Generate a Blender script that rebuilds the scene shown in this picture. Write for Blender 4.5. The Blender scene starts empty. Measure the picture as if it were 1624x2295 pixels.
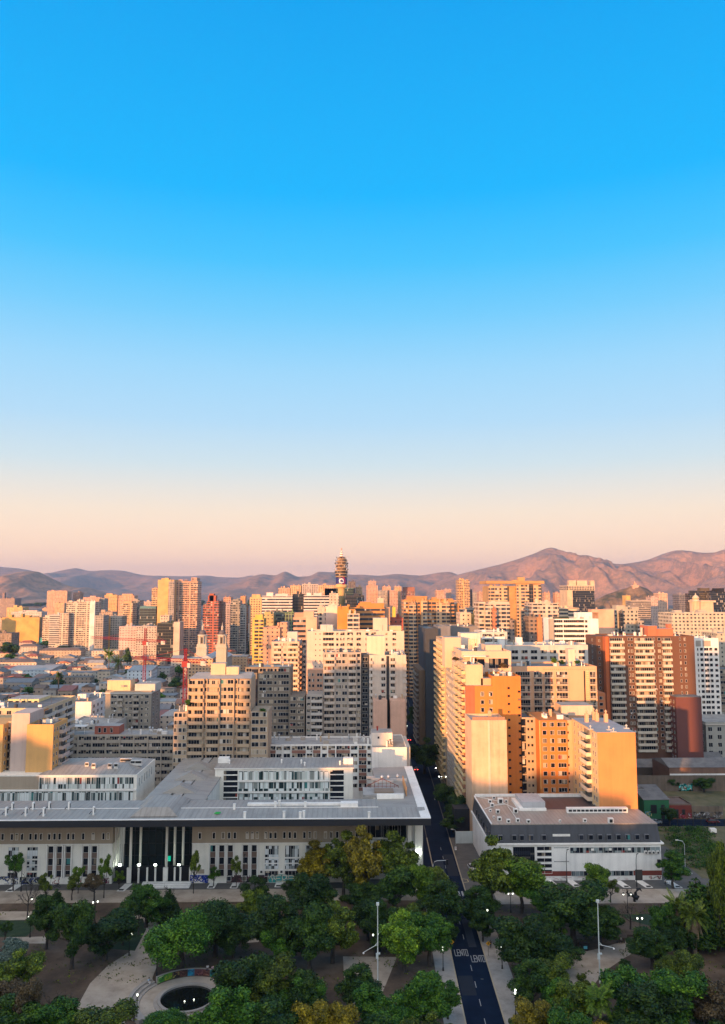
import bpy, math, random
import numpy as np
from mathutils import Vector, Matrix
R = math.radians
random.seed(7)
SC = bpy.context.scene
COL = SC.collection

# ------------------------------------------------------------------ camera, sky, sun, exposure
FPX, PITCH, YAW, CAMH = 1743.0, R(5.8), R(1.12), 80.0
SUN_EL, SUN_AZ = R(4.6), R(30)            # the sun stands behind the camera to the left: direction (-sin az, -cos az)
cam = bpy.data.cameras.new("camera"); cam_o = bpy.data.objects.new("camera", cam); COL.objects.link(cam_o)
cam.sensor_fit = 'VERTICAL'; cam.sensor_height = 36.0; cam.lens = FPX / 2295 * 36.0
cam.clip_start = 1.0; cam.clip_end = 60000.0
cam_o.location = (0, 0, CAMH); cam_o.rotation_euler = (R(90) + PITCH, 0, -YAW)
SC.camera = cam_o
SC.view_settings.view_transform = 'Standard'; SC.view_settings.look = 'None'
SC.view_settings.exposure = 1.15; SC.view_settings.gamma = 1.0
SC.cycles.use_denoising = True
SC.cycles.max_bounces = 6; SC.cycles.diffuse_bounces = 2; SC.cycles.glossy_bounces = 2
SC.cycles.volume_bounces = 0; SC.cycles.transparent_max_bounces = 6

sun_dir = Vector((-math.sin(SUN_AZ) * math.cos(SUN_EL), -math.cos(SUN_AZ) * math.cos(SUN_EL), math.sin(SUN_EL)))
sl = bpy.data.lights.new("sun", 'SUN'); so = bpy.data.objects.new("sun", sl); COL.objects.link(so)
sl.energy = 5.0; sl.angle = R(0.6); sl.color = (1.0, 0.43, 0.14)
so.rotation_euler = sun_dir.to_track_quat('Z', 'Y').to_euler(); so.location = (-200, -200, 300)

def lin(r, g, b):
    f = lambda c: (c / 12.92 if c <= 0.04045 else ((c + 0.055) / 1.055) ** 2.4)
    return (f(r / 255), f(g / 255), f(b / 255), 1.0)

W = bpy.data.worlds.new("World"); SC.world = W; W.use_nodes = True
nt = W.node_tree; nt.nodes.clear()
def N(nt, typ, **kw):
    n = nt.nodes.new(typ)
    for k, v in kw.items(): setattr(n, k, v)
    return n
def math_n(nt, op, a, b=None, clamp=False):
    n = nt.nodes.new('ShaderNodeMath'); n.operation = op; n.use_clamp = clamp
    for i, v in enumerate((a, b)):
        if v is None: continue
        if isinstance(v, (int, float)): n.inputs[i].default_value = v
        else: nt.links.new(v, n.inputs[i])
    return n.outputs[0]
def ramp_n(nt, fac, stops, interp='LINEAR'):
    n = nt.nodes.new('ShaderNodeValToRGB'); cr = n.color_ramp; cr.interpolation = interp
    while len(cr.elements) < len(stops): cr.elements.new(0.5)
    for e, (p, c) in zip(cr.elements, stops): e.position = p; e.color = c if len(c) == 4 else (*c, 1)
    if fac is not None: nt.links.new(fac, n.inputs[0])
    return n.outputs[0]
def mix_n(nt, fac, a, b, mode='MIX'):
    n = nt.nodes.new('ShaderNodeMixRGB'); n.blend_type = mode
    for i, v in enumerate((fac, a, b)):
        if isinstance(v, (int, float)): n.inputs[i].default_value = v
        elif isinstance(v, (tuple, list)): n.inputs[i].default_value = v if len(v) == 4 else (*v, 1)
        else: nt.links.new(v, n.inputs[i])
    return n.outputs[0]

tc = N(nt, 'ShaderNodeTexCoord')
sep = N(nt, 'ShaderNodeSeparateXYZ'); nt.links.new(tc.outputs['Generated'], sep.inputs[0])
el = math_n(nt, 'DIVIDE', math_n(nt, 'ARCSINE', sep.outputs[2]), R(60), clamp=True)   # 0 horizon .. 1 at 60 degrees
D = 1 / 60
sky_ramp = ramp_n(nt, el, [
    (0.0, (1.42, .72, .48)), (1.2 * D, (1.38, .79, .52)), (3.2 * D, (1.26, .85, .57)), (5.6 * D, (1.08, .86, .65)),
    (9.2 * D, lin(214, 230, 236)), (12.3 * D, lin(182, 221, 247)), (16 * D, lin(158, 215, 250)), (19.8 * D, lin(116, 204, 251)),
    (23.5 * D, lin(68, 193, 251)), (28 * D, lin(12, 180, 251)), (39 * D, lin(0, 162, 239)), (42 * D, lin(0, 140, 215)), (1.0, lin(18, 60, 95))])
nish = N(nt, 'ShaderNodeTexSky'); nish.sky_type = 'NISHITA'; nish.sun_disc = False
nish.sun_elevation = SUN_EL; nish.sun_rotation = math.atan2(sun_dir.x, sun_dir.y); nish.altitude = 500; nish.dust_density = 2.0
# glow of the low sun: the western sky behind the camera is far brighter and warmer than the sky ahead
vd = N(nt, 'ShaderNodeVectorMath', operation='DOT_PRODUCT'); nt.links.new(tc.outputs['Generated'], vd.inputs[0]); vd.inputs[1].default_value = (-math.sin(R(25)) * math.cos(R(38)), -math.cos(R(25)) * math.cos(R(38)), math.sin(R(38)))
mr = N(nt, 'ShaderNodeMapRange', interpolation_type='SMOOTHSTEP'); nt.links.new(vd.outputs['Value'], mr.inputs['Value'])
mr.inputs['From Min'].default_value = 0.02; mr.inputs['From Max'].default_value = 0.85
west = mr.outputs[0]
nb = N(nt, 'ShaderNodeBackground'); nt.links.new(nish.outputs[0], nb.inputs[0]); nb.inputs[1].default_value = 0.05
gb = N(nt, 'ShaderNodeBackground')
nt.links.new(mix_n(nt, 1.0, sky_ramp, ramp_n(nt, west, [(0, (0, 0, 0)), (1.0, (1.10, .88, .66))]), 'ADD'), gb.inputs[0])
gb.inputs[1].default_value = 0.495
ms = N(nt, 'ShaderNodeMixShader'); ms.inputs[0].default_value = 0.96
nt.links.new(nb.outputs[0], ms.inputs[1]); nt.links.new(gb.outputs[0], ms.inputs[2])
wo = N(nt, 'ShaderNodeOutputWorld'); nt.links.new(ms.outputs[0], wo.inputs[0])

# ------------------------------------------------------------------ surveying: the photo's points turned into places
def ray(px, py):
    a = (px - 812) / FPX; b = -(py - 1147.5) / FPX
    c, s = math.cos(PITCH), math.sin(PITCH)
    x, y, z = a, c - b * s, s + b * c
    cy, sy = math.cos(YAW), math.sin(YAW)
    return (x * cy + y * sy, -x * sy + y * cy, z)
OX = {1: 0, 2: 403, 3: 806, 4: 1214.7}; OY = {'T': 1197.5, 'M': 1542.9, 'B': 1891.8}
def cd(c, x, y): return (OX[int(c[1])] + x * .2517, OY[c[0]] + y * .2517)
def at(c, x, y, Y):
    r = ray(*cd(c, x, y)); t = Y / r[1]; return Vector((r[0] * t, Y, CAMH + r[2] * t))
def gnd(c, x, y, z=0.0):
    r = ray(*cd(c, x, y)); t = (z - CAMH) / r[2]; return Vector((r[0] * t, r[1] * t, z))

# ------------------------------------------------------------------ materials
MATS = {}
def new_mat(name):
    m = bpy.data.materials.new(name); m.use_nodes = True
    nt = m.node_tree; b = nt.nodes['Principled BSDF']
    return m, nt, b
def wall(col, rough=0.85, var=0.13, name='plaster', bump=0.0):
    """painted plaster or concrete: large mottling, fine grain and faint rain streaks"""
    k = (name, tuple(round(c, 3) for c in col), rough, var)
    if k in MATS: return MATS[k]
    m, nt, b = new_mat(name)
    geo = N(nt, 'ShaderNodeNewGeometry')
    n1 = N(nt, 'ShaderNodeTexNoise'); n1.inputs['Scale'].default_value = 0.16; n1.inputs['Detail'].default_value = 6; n1.inputs['Roughness'].default_value = 0.65
    nt.links.new(geo.outputs['Position'], n1.inputs['Vector'])
    mp = N(nt, 'ShaderNodeMapping'); mp.inputs['Scale'].default_value = (1.1, 1.1, 0.05); nt.links.new(geo.outputs['Position'], mp.inputs['Vector'])
    n2 = N(nt, 'ShaderNodeTexNoise'); n2.inputs['Scale'].default_value = 1.0; n2.inputs['Detail'].default_value = 5; nt.links.new(mp.outputs[0], n2.inputs['Vector'])
    v = math_n(nt, 'ADD', math_n(nt, 'MULTIPLY', n1.outputs[0], 0.6), math_n(nt, 'MULTIPLY', n2.outputs[0], 0.4))
    lo = tuple(c * (1 - 1.6 * var) for c in col); hi = tuple(min(1, c * (1 + 0.9 * var)) for c in col)
    nt.links.new(ramp_n(nt, v, [(0.3, lo), (0.5, col), (0.68, hi)]), b.inputs['Base Color'])
    b.inputs['Roughness'].default_value = rough
    MATS[k] = m; return m
def plain(name, col, rough=0.6, metal=0.0, emit=None, es=1.0):
    k = (name, tuple(col), rough, metal, es)
    if k in MATS: return MATS[k]
    m, nt, b = new_mat(name)
    b.inputs['Base Color'].default_value = (*col[:3], 1); b.inputs['Roughness'].default_value = rough; b.inputs['Metallic'].default_value = metal
    if emit: b.inputs['Emission Color'].default_value = (*emit[:3], 1); b.inputs['Emission Strength'].default_value = es
    MATS[k] = m; return m
def sheet(col, axis=0, period=1.2, name='sheet_roofing', rough=0.55):
    """ribbed sheet roofing, ribs across AXIS"""
    k = (name, tuple(col), axis, period)
    if k in MATS: return MATS[k]
    m, nt, b = new_mat(name)
    geo = N(nt, 'ShaderNodeNewGeometry'); s = N(nt, 'ShaderNodeSeparateXYZ'); nt.links.new(geo.outputs['Position'], s.inputs[0])
    ph = math_n(nt, 'FRACT', math_n(nt, 'DIVIDE', s.outputs[axis], period))
    rib = math_n(nt, 'LESS_THAN', ph, 0.28)
    n1 = N(nt, 'ShaderNodeTexNoise'); n1.inputs['Scale'].default_value = 0.25; n1.inputs['Detail'].default_value = 7; n1.inputs['Roughness'].default_value = 0.7
    mp = N(nt, 'ShaderNodeMapping'); mp.inputs['Scale'].default_value = (1.6, .4, 1) if axis == 0 else (.4, 1.6, 1)
    nt.links.new(geo.outputs['Position'], mp.inputs['Vector']); nt.links.new(mp.outputs[0], n1.inputs['Vector'])
    base = ramp_n(nt, n1.outputs[0], [(0.3, tuple(c * .72 for c in col)), (0.5, col), (0.7, tuple(min(1, c * 1.15) for c in col))])
    nt.links.new(mix_n(nt, math_n(nt, 'MULTIPLY', rib, 0.30), base, tuple(c * .55 for c in col)), b.inputs['Base Color'])
    bp = N(nt, 'ShaderNodeBump'); bp.inputs['Strength'].default_value = 0.5; bp.inputs['Distance'].default_value = 0.06
    nt.links.new(rib, bp.inputs['Height']); nt.links.new(bp.outputs[0], b.inputs['Normal'])
    b.inputs['Roughness'].default_value = rough
    MATS[k] = m; return m
def noise_mat(name, stops, scale=0.3, detail=8, rough=0.9, bump=0.0, rough_n=0.65, obj=False):
    if name in MATS: return MATS[name]
    m, nt, b = new_mat(name)
    n1 = N(nt, 'ShaderNodeTexNoise'); n1.inputs['Scale'].default_value = scale; n1.inputs['Detail'].default_value = detail; n1.inputs['Roughness'].default_value = rough_n
    if obj: t = N(nt, 'ShaderNodeTexCoord'); nt.links.new(t.outputs['Object'], n1.inputs['Vector'])
    else: g = N(nt, 'ShaderNodeNewGeometry'); nt.links.new(g.outputs['Position'], n1.inputs['Vector'])
    nt.links.new(ramp_n(nt, n1.outputs[0], stops), b.inputs['Base Color'])
    b.inputs['Roughness'].default_value = rough
    if bump:
        bp = N(nt, 'ShaderNodeBump'); bp.inputs['Strength'].default_value = bump; bp.inputs['Distance'].default_value = 1.0
        nt.links.new(n1.outputs[0], bp.inputs['Height']); nt.links.new(bp.outputs[0], b.inputs['Normal'])
    MATS[name] = m; return m
def pane_mat(name='glazing', dark=0.54, cur=((.42, .35, .26), (.58, .53, .47)), glass=(.012, .014, .020), cw=1.05, ch=2.65, rough=0.12):
    """window panes: dark glass, drawn curtains and white blinds, changing from pane to pane"""
    if name in MATS: return MATS[name]
    m, nt, b = new_mat(name)
    geo = N(nt, 'ShaderNodeNewGeometry'); s = N(nt, 'ShaderNodeSeparateXYZ'); nt.links.new(geo.outputs['Position'], s.inputs[0])
    oi = N(nt, 'ShaderNodeObjectInfo')
    t = math_n(nt, 'FLOOR', math_n(nt, 'DIVIDE', math_n(nt, 'ADD', s.outputs[0], s.outputs[1]), cw))
    z = math_n(nt, 'FLOOR', math_n(nt, 'DIVIDE', s.outputs[2], ch))
    cb = N(nt, 'ShaderNodeCombineXYZ'); nt.links.new(t, cb.inputs[0]); nt.links.new(z, cb.inputs[1]); nt.links.new(math_n(nt, 'MULTIPLY', oi.outputs['Random'], 91.7), cb.inputs[2])
    wn = N(nt, 'ShaderNodeTexWhiteNoise'); nt.links.new(cb.outputs[0], wn.inputs['Vector'])
    v = wn.outputs['Value']
    c = ramp_n(nt, v, [(0, glass), (dark, tuple(g * 2.2 for g in glass)), (min(.96, dark + .13), tuple(x * .45 for x in cur[0])), (min(.97, dark + .28), cur[0]), (min(.98, dark + .42), cur[1]), (.988, (.26, .05, .04)), (.994, (.05, .20, .19))], 'CONSTANT')
    nt.links.new(c, b.inputs['Base Color'])
    nt.links.new(ramp_n(nt, v, [(0, (rough,) * 3), (min(.96, dark + .13), (.35,) * 3)], 'CONSTANT'), b.inputs['Roughness'])
    b.inputs['Specular IOR Level'].default_value = .3
    MATS[name] = m; return m
GLASS = pane_mat()
GLASS_D = pane_mat('dark_glazing', dark=0.78)
GLASS_BL = pane_mat('office_glazing', dark=0.14, cur=((.55, .60, .56), (.74, .77, .74)), glass=(.02, .035, .035), cw=0.85)
WHITE = wall((.82, .79, .74), name='white_paint')
FRAME = plain('pale_frame', (.55, .53, .50), .5)
DARKM = plain('dark_metal', (.02, .021, .024), .45, .3)
STEEL = plain('galvanised_steel', (.55, .57, .58), .4, .6)

# ------------------------------------------------------------------ mesh building
class MB:
    def __init__(s): s.v = []; s.f = []; s.m = []
    def quad(s, a, b, c, d, m=0):
        n = len(s.v); s.v += [tuple(a), tuple(b), tuple(c), tuple(d)]; s.f.append((n, n + 1, n + 2, n + 3)); s.m.append(m)
    def tri(s, a, b, c, m=0):
        n = len(s.v); s.v += [tuple(a), tuple(b), tuple(c)]; s.f.append((n, n + 1, n + 2)); s.m.append(m)
    def hexa(s, p, m=0, top=None):
        """p: four bottom corners then four top corners, counter-clockwise from above"""
        n = len(s.v); s.v += [tuple(q) for q in p]
        for i, f in enumerate(((3, 2, 1, 0), (4, 5, 6, 7), (0, 1, 5, 4), (1, 2, 6, 5), (2, 3, 7, 6), (3, 0, 4, 7))):
            s.f.append(tuple(n + k for k in f)); s.m.append(top if (i == 1 and top is not None) else m)
    def box(s, x0, x1, y0, y1, z0, z1, m=0, top=None):
        s.hexa([(x0, y0, z0), (x1, y0, z0), (x1, y1, z0), (x0, y1, z0), (x0, y0, z1), (x1, y0, z1), (x1, y1, z1), (x0, y1, z1)], m, top)
    def prism(s, poly, z0, z1, m=0, top=None):
        n = len(poly); b = len(s.v)
        s.v += [(x, y, z0) for x, y in poly] + [(x, y, z1) for x, y in poly]
        s.f.append(tuple(b + n + i for i in range(n))); s.m.append(m if top is None else top)
        s.f.append(tuple(b + n - 1 - i for i in range(n))); s.m.append(m)
        for i in range(n):
            j = (i + 1) % n; s.f.append((b + i, b + j, b + n + j, b + n + i)); s.m.append(m)
    def lathe(s, cx, cy, prof, n=16, m=0, ms=None):
        """prof: (radius, z) from bottom to top"""
        b = len(s.v)
        for r, z in prof:
            for i in range(n):
                a = 2 * math.pi * i / n; s.v.append((cx + r * math.cos(a), cy + r * math.sin(a), z))
        for k in range(len(prof) - 1):
            for i in range(n):
                j = (i + 1) % n
                s.f.append((b + k * n + i, b + k * n + j, b + (k + 1) * n + j, b + (k + 1) * n + i)); s.m.append(ms[k] if ms else m)
        s.f.append(tuple(b + n - 1 - i for i in range(n))); s.m.append(ms[0] if ms else m)
        t = b + (len(prof) - 1) * n
        s.f.append(tuple(t + i for i in range(n))); s.m.append(ms[-1] if ms else m)
    def tube(s, pts, r, n=6, m=0):
        """r: one radius or one per point"""
        pts = [Vector(p) for p in pts]; rr = r if isinstance(r, (list, tuple)) else [r] * len(pts)
        b = len(s.v)
        for k, p in enumerate(pts):
            d = (pts[min(k + 1, len(pts) - 1)] - pts[max(k - 1, 0)]).normalized()
            u = d.cross(Vector((0, 0, 1)) if abs(d.z) < .9 else Vector((1, 0, 0))).normalized(); w = d.cross(u)
            for i in range(n):
                a = 2 * math.pi * i / n; s.v.append(tuple(p + (u * math.cos(a) + w * math.sin(a)) * rr[k]))
        for k in range(len(pts) - 1):
            for i in range(n):
                j = (i + 1) % n; s.f.append((b + k * n + i, b + k * n + j, b + (k + 1) * n + j, b + (k + 1) * n + i)); s.m.append(m)
        s.f.append(tuple(b + i for i in range(n))); s.m.append(m)
        e = b + (len(pts) - 1) * n; s.f.append(tuple(e + n - 1 - i for i in range(n))); s.m.append(m)
    def ball(s, c, r, n=8, m=0, sz=1.0):
        s.lathe(c[0], c[1], [(max(1e-3, r * math.sin(math.pi * k / n)), c[2] - r * sz * math.cos(math.pi * k / n)) for k in range(n + 1)], n * 2 if n < 8 else 12, m)
    def build(s, name, mats, parent=None, smooth=False, label=None):
        me = bpy.data.meshes.new(name)
        off = parent['_o'] if (parent is not None and '_o' in parent) else (0, 0, 0)
        v = np.array(s.v, dtype=np.float64) - np.array(off)
        me.from_pydata(v.tolist(), [], s.f)
        mats = mats if isinstance(mats, (list, tuple)) else [mats]
        for m in mats: me.materials.append(m)
        if len(mats) > 1: me.polygons.foreach_set('material_index', s.m)
        if smooth: me.polygons.foreach_set('use_smooth', [True] * len(s.f))
        me.update()
        return link(name, me, parent, label)
def link(name, me, parent=None, label=None):
    o = bpy.data.objects.new(name, me); COL.objects.link(o)
    if parent is not None: o.parent = parent
    if label: o['label'] = label
    return o
def tag(o, label=None, cat=None, group=None, kind=None):
    for k, v in (('label', label), ('category', cat), ('group', group), ('kind', kind)):
        if v: o[k] = v
    return o
ROOTS = []
def thing(name, label, cat, loc=(0, 0, 0), group=None):
    """an Empty at the thing's base that parents its parts"""
    o = bpy.data.objects.new(name, None); COL.objects.link(o); o.location = loc; o.empty_display_size = 1
    o['_o'] = tuple(float(c) for c in loc); ROOTS.append(o)
    return tag(o, label, cat, group)
def copy_tree(o, loc=None, rz=None, scale=None, label=None, parent=None):
    c = o.copy(); COL.objects.link(c)
    if parent is not None: c.parent = parent
    if loc is not None: c.location = loc
    if rz is not None: c.rotation_euler = (0, 0, rz)
    if scale is not None: c.scale = scale if isinstance(scale, (tuple, list)) else (scale,) * 3
    if label: c['label'] = label
    for ch in o.children: copy_tree(ch, parent=c)
    return c

# ------------------------------------------------------------------ facades
ME = {}
def window_mesh(w, h, glass, frame, mull=1.1, depth=0.09, key=''):
    w, h = round(w, 1), round(h, 1)
    k = ('win', w, h, glass.name, frame.name, mull)
    if k in ME: return ME[k]
    b = MB(); t = 0.07
    b.box(-w / 2, w / 2, -.03, .02, t, h - t, 1)
    b.box(-w / 2, w / 2, -depth, .0, 0, t); b.box(-w / 2, w / 2, -depth, .0, h - t, h)
    n = max(1, int(round(w / mull)))
    for i in range(n + 1):
        x = -w / 2 + t / 2 + (w - t) * i / n
        b.box(x - t / 2, x + t / 2, -depth + .004, .0, t, h - t)
    me = bpy.data.meshes.new('window'); me.from_pydata(b.v, [], b.f); me.materials.append(frame); me.materials.append(glass)
    me.polygons.foreach_set('material_index', b.m); me.update(); ME[k] = me; return me
def balcony_mesh(w, d, hp, mat, mat2=None, rail=False):
    w = round(w, 1); k = ('bal', w, d, hp, mat.name, mat2.name if mat2 else '', rail, id(mat))
    if k in ME: return ME[k]
    b = MB(); t = .12
    b.box(-w / 2, w / 2, -d, 0, -.16, 0)
    if rail:
        b.box(-w / 2, w / 2, -d, -d + .06, hp - .06, hp, 1)
        n = max(2, int(w / .45))
        for i in range(n + 1):
            x = -w / 2 + .03 + (w - .06) * i / n; b.box(x - .025, x + .025, -d + .01, -d + .05, 0, hp - .06, 1)
        for sx in (-1, 1): b.box(sx * w / 2 - .03, sx * w / 2 + .03, -d + .06, 0, hp - .06, hp, 1)
    else:
        b.box(-w / 2, w / 2, -d, -d + t, 0, hp); b.box(-w / 2, -w / 2 + t, -d + t, 0, 0, hp); b.box(w / 2 - t, w / 2, -d + t, 0, 0, hp)
    me = bpy.data.meshes.new('balcony'); me.from_pydata(b.v, [], b.f); me.materials.append(mat); me.materials.append(mat2 or mat)
    me.polygons.foreach_set('material_index', b.m); me.update(); ME[k] = me; return me

def ac_mesh():
    if 'ac' not in ME:
        b = MB(); b.box(-.45, .45, -.42, -.02, 0, .62); b.lathe(.1, -.42, [(.2, .3), (.2, .31)], 8, 1); b.box(-.12, .32, -.44, -.42, .1, .52, 1)
        me = bpy.data.meshes.new('air_conditioner'); me.from_pydata(b.v, [], b.f); me.materials.append(WHITE); me.materials.append(DARKM); me.polygons.foreach_set('material_index', b.m); me.update(); ME['ac'] = me
    return ME['ac']
FRAMES = {'F': 0.0, 'L': -math.pi / 2, 'R': math.pi / 2}
class Bld:
    """one building: an Empty at its base, walls and roof as parts, every window and balcony a part of its own"""
    def __init__(s, name, label, cat='building', at=(0, 0, 0), group=None):
        s.root = thing(name, label, cat, at, group); s.q = {}
    def part(s, mb, name, mats, label=None, smooth=False):
        up = next((c for c in reversed(s.root.children) if c.name.startswith('roof') and c.name[:5] in ('roof', 'roof.')), None) if name in ('roof_vent', 'chimney', 'aerial', 'water_tank', 'roof_box') else None
        o = mb.build(name, mats, s.root, smooth, label)
        if up: o.parent = up
        return o
    def mass(s, x0, x1, y0, y1, z1, mat, roof, z0=0.0, para=0.7, pmat=None, name='wall'):
        """walls with a parapet round a flat roof"""
        w = MB(); t = .25
        w.box(x0, x1, y0, y1, z0, z1 - para - .05)
        for a in ((x0, x1, y0, y0 + t), (x0, x1, y1 - t, y1), (x0, x0 + t, y0 + t, y1 - t), (x1 - t, x1, y0 + t, y1 - t)):
            w.box(*a, z1 - para - .05, z1)
        s.part(w, name, mat)
        r = MB(); r.box(x0 + t, x1 - t, y0 + t, y1 - t, z1 - para - .05, z1 - para); s.part(r, 'roof', roof)
    def put(s, name, me, loc, rz): s.q.setdefault(name, []).append((loc, rz, me))
    def win(s, side, t, plane, z, w, h, glass=GLASS, frame=FRAME, mull=1.1, name='window', off=0.0):
        me = window_mesh(w, h, glass, frame, mull)
        s.put(name, me, {'F': (t, plane - off, z), 'L': (plane - off, t, z), 'R': (plane + off, t, z)}[side], FRAMES[side])
    def bal(s, side, t, plane, z, w, d=1.2, hp=1.0, mat=None, mat2=None, rail=False):
        me = balcony_mesh(w, d, hp, mat or WHITE, mat2, rail)
        s.put('balcony', me, {'F': (t, plane, z), 'L': (plane, t, z), 'R': (plane, t, z)}[side], FRAMES[side])
    def facade(s, side, p0, p1, plane, ztop, n, cols, pitch=2.65, bmat=None, glass=GLASS, frame=FRAME, rail=False, rmat=None, d=1.2):
        """cols: (kind, a, b) in fractions of the width; w window, n small window, b balcony with its door, p flush parapet with strip window, s strip"""
        L = p1 - p0
        for i in range(n):
            z = ztop - (i + 1) * pitch
            for c in cols:
                k, a, b_ = c[:3]; t = p0 + L * (a + b_) / 2; w = L * (b_ - a)
                if len(c) > 3 and not (c[3][0] <= i < c[3][1]): continue
                if k in 'wsp' and (int(t * 7.1 + z * 3.3) % 17) == 0: s.put('air_conditioner', ac_mesh(), {'F': (t + w * .3, plane, z + .3), 'L': (plane, t + w * .3, z + .3), 'R': (plane, t + w * .3, z + .3)}[side], FRAMES[side])
                if k == 'w': s.win(side, t, plane, z + .95, w, 1.35, glass, frame)
                elif k == 'n': s.win(side, t, plane, z + 1.2, w, .8, GLASS_D, frame, 3)
                elif k == 's': s.win(side, t, plane, z + .95, w, 1.5, glass, frame, 1.3)
                elif k == 'b':
                    s.win(side, t, plane, z + .12, w * .94, 2.15, glass, frame, 1.0)
                    s.bal(side, t, plane, z, w, d, 1.0, bmat, rmat, rail)
                elif k == 'p':
                    s.win(side, t, plane, z + 1.0, w, 1.5, glass, frame, 1.1)
                    s.bal(side, t, plane, z, w, .35, .95, bmat)
                elif k == 't': s.win(side, t, plane, z + .15, w, 2.2, glass, frame, 1.1)
    def done(s):
        o = s.root['_o']
        for name, q in s.q.items():
            q.sort(key=lambda e: (-round(e[0][2], 1), e[0][1]))
            for loc, rz, me in q[:100]:
                c = link(name, me, s.root); c.location = [loc[i] - o[i] for i in range(3)]; c.rotation_euler = (0, 0, rz)
            if len(q) > 100:                                   # the hidden rest below the first hundred
                vs, fs, mi, mats = [], [], [], []
                for loc, rz, me in q[100:]:
                    n = len(vs); cz, sz = math.cos(rz), math.sin(rz)
                    mp = []
                    for m in me.materials:
                        if m not in mats: mats.append(m)
                        mp.append(mats.index(m))
                    for v in me.vertices:
                        x, y, z = v.co; vs.append((x * cz - y * sz + loc[0] - o[0], x * sz + y * cz + loc[1] - o[1], z + loc[2] - o[2]))
                    for p in me.polygons: fs.append([n + i for i in p.vertices]); mi.append(mp[p.material_index])
                me = bpy.data.meshes.new(name); me.from_pydata(vs, [], fs)
                for m in mats: me.materials.append(m)
                me.polygons.foreach_set('material_index', mi); me.update()
                link(name, me, s.root)['kind'] = 'stuff'
        s.q = {}
        return s.root

# ------------------------------------------------------------------ the setting: ground, road, paths, hills
from mathutils import noise as mnoise
def sheet_poly(name, pts, z, mat, label=None, kind='structure'):
    m = MB(); n = len(pts); m.v = [(p[0], p[1], z) for p in pts]; m.f = [tuple(range(n))]; m.m = [0]
    a = sum(pts[i][0] * pts[(i + 1) % n][1] - pts[(i + 1) % n][0] * pts[i][1] for i in range(n))
    if a < 0: m.f = [tuple(reversed(range(n)))]
    o = m.build(name, mat); o['kind'] = kind
    if label: o['label'] = label
    return o
GROUND = noise_mat('city_ground', [(0.3, (.055, .052, .05)), (0.55, (.10, .095, .09)), (0.72, (.075, .085, .055))], 0.02, 10)
EARTH = noise_mat('park_earth', [(0.3, (.032, .021, .014)), (0.5, (.095, .064, .042)), (0.66, (.16, .115, .08)), (.8, (.05, .045, .02))], 0.12, 10, bump=.15)
SANDY = noise_mat('sandy_path', [(0.28, (.25, .205, .16)), (0.5, (.40, .335, .27)), (0.72, (.50, .43, .355))], 0.22, 10, bump=.08)
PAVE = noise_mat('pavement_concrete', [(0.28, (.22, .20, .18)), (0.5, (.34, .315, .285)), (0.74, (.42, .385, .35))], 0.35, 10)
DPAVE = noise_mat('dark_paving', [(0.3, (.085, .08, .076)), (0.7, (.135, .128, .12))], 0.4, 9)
ASPH = noise_mat('asphalt', [(0.3, (.004, .010, .026)), (0.55, (.006, .014, .036)), (0.75, (.011, .021, .045))], 0.25, 10, rough=.9); ASPH.node_tree.nodes['Principled BSDF'].inputs['Specular IOR Level'].default_value = .12
GRASS = noise_mat('grass_turf', [(0.3, (.008, .026, .010)), (0.55, (.018, .045, .015)), (0.72, (.05, .06, .02))], 0.35, 10, bump=.3)
LOTG = noise_mat('dry_lot_grass', [(0.3, (.05, .06, .02)), (0.5, (.12, .11, .05)), (0.7, (.2, .16, .09))], 0.14, 10, bump=.3)
PAINT = plain('road_paint', (.37, .39, .40), .7)
g = MB(); g.quad((-26000, -4000, 0), (26000, -4000, 0), (26000, 40000, 0), (-26000, 40000, 0)); g.build('ground', GROUND)['kind'] = 'structure'
sheet_poly('park_ground', [(-140, 90), (140, 90), (140, 211), (-140, 211)], .02, EARTH)
sheet_poly('promenade', [(-140, 211), (22.5, 211), (22.5, 224.5), (-140, 224.5)], .024, SANDY)
sheet_poly('promenade', [(36, 208), (140, 208), (140, 224.5), (36, 224.5)], .024, SANDY)
sheet_poly('paving', [(-140, 219.5), (20.5, 219.5), (20.5, 224.8), (-140, 224.8)], .03, DPAVE)
sheet_poly('paving', [(40, 217.5), (118, 217.5), (118, 224.8), (40, 224.8)], .03, DPAVE)
def gp(c, pts, z): return [gnd(c, x, y, z) for x, y in pts]
sheet_poly('path', gp('B1', [(1150, 585), (1430, 580), (1400, 760), (1390, 1100), (1340, 1230), (1160, 1330), (1085, 1450), (1120, 1640), (640, 1640), (700, 1420), (800, 1240), (960, 1080), (1150, 960), (1290, 760)], .03), .03, SANDY)
sheet_poly('path', gp('B1', [(-300, 600), (520, 598), (480, 665), (-300, 690)], .03), .03, SANDY)
sheet_poly('path', gp('B1', [(60, 830), (430, 822), (420, 885), (60, 885)], .03), .03, SANDY)
sheet_poly('path', gp('B2', [(520, 725), (720, 800), (700, 870), (590, 880), (500, 780)], .03), .03, SANDY)
sheet_poly('path', gp('B3', [(-150, 1000), (330, 1005), (260, 1180), (190, 1350), (100, 1420), (-80, 1420), (-140, 1200)], .03), .03, SANDY)
sheet_poly('path', gp('B4', [(150, 1010), (480, 935), (890, 820), (900, 920), (720, 1020), (560, 1130), (470, 1240), (440, 1330), (300, 1340), (200, 1180)], .03), .03, SANDY)
sheet_poly('lawn', gp('B1', [(-300, 672), (220, 680), (310, 750), (230, 825), (-300, 830)], .03), .034, GRASS)
sheet_poly('lawn', gp('B1', [(1040, 690), (1270, 660), (1300, 760), (1200, 950), (960, 930)], .03), .034, GRASS)
sheet_poly('lawn', gp('B2', [(530, 650), (760, 648), (740, 760), (600, 720)], .03), .034, GRASS)
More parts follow.
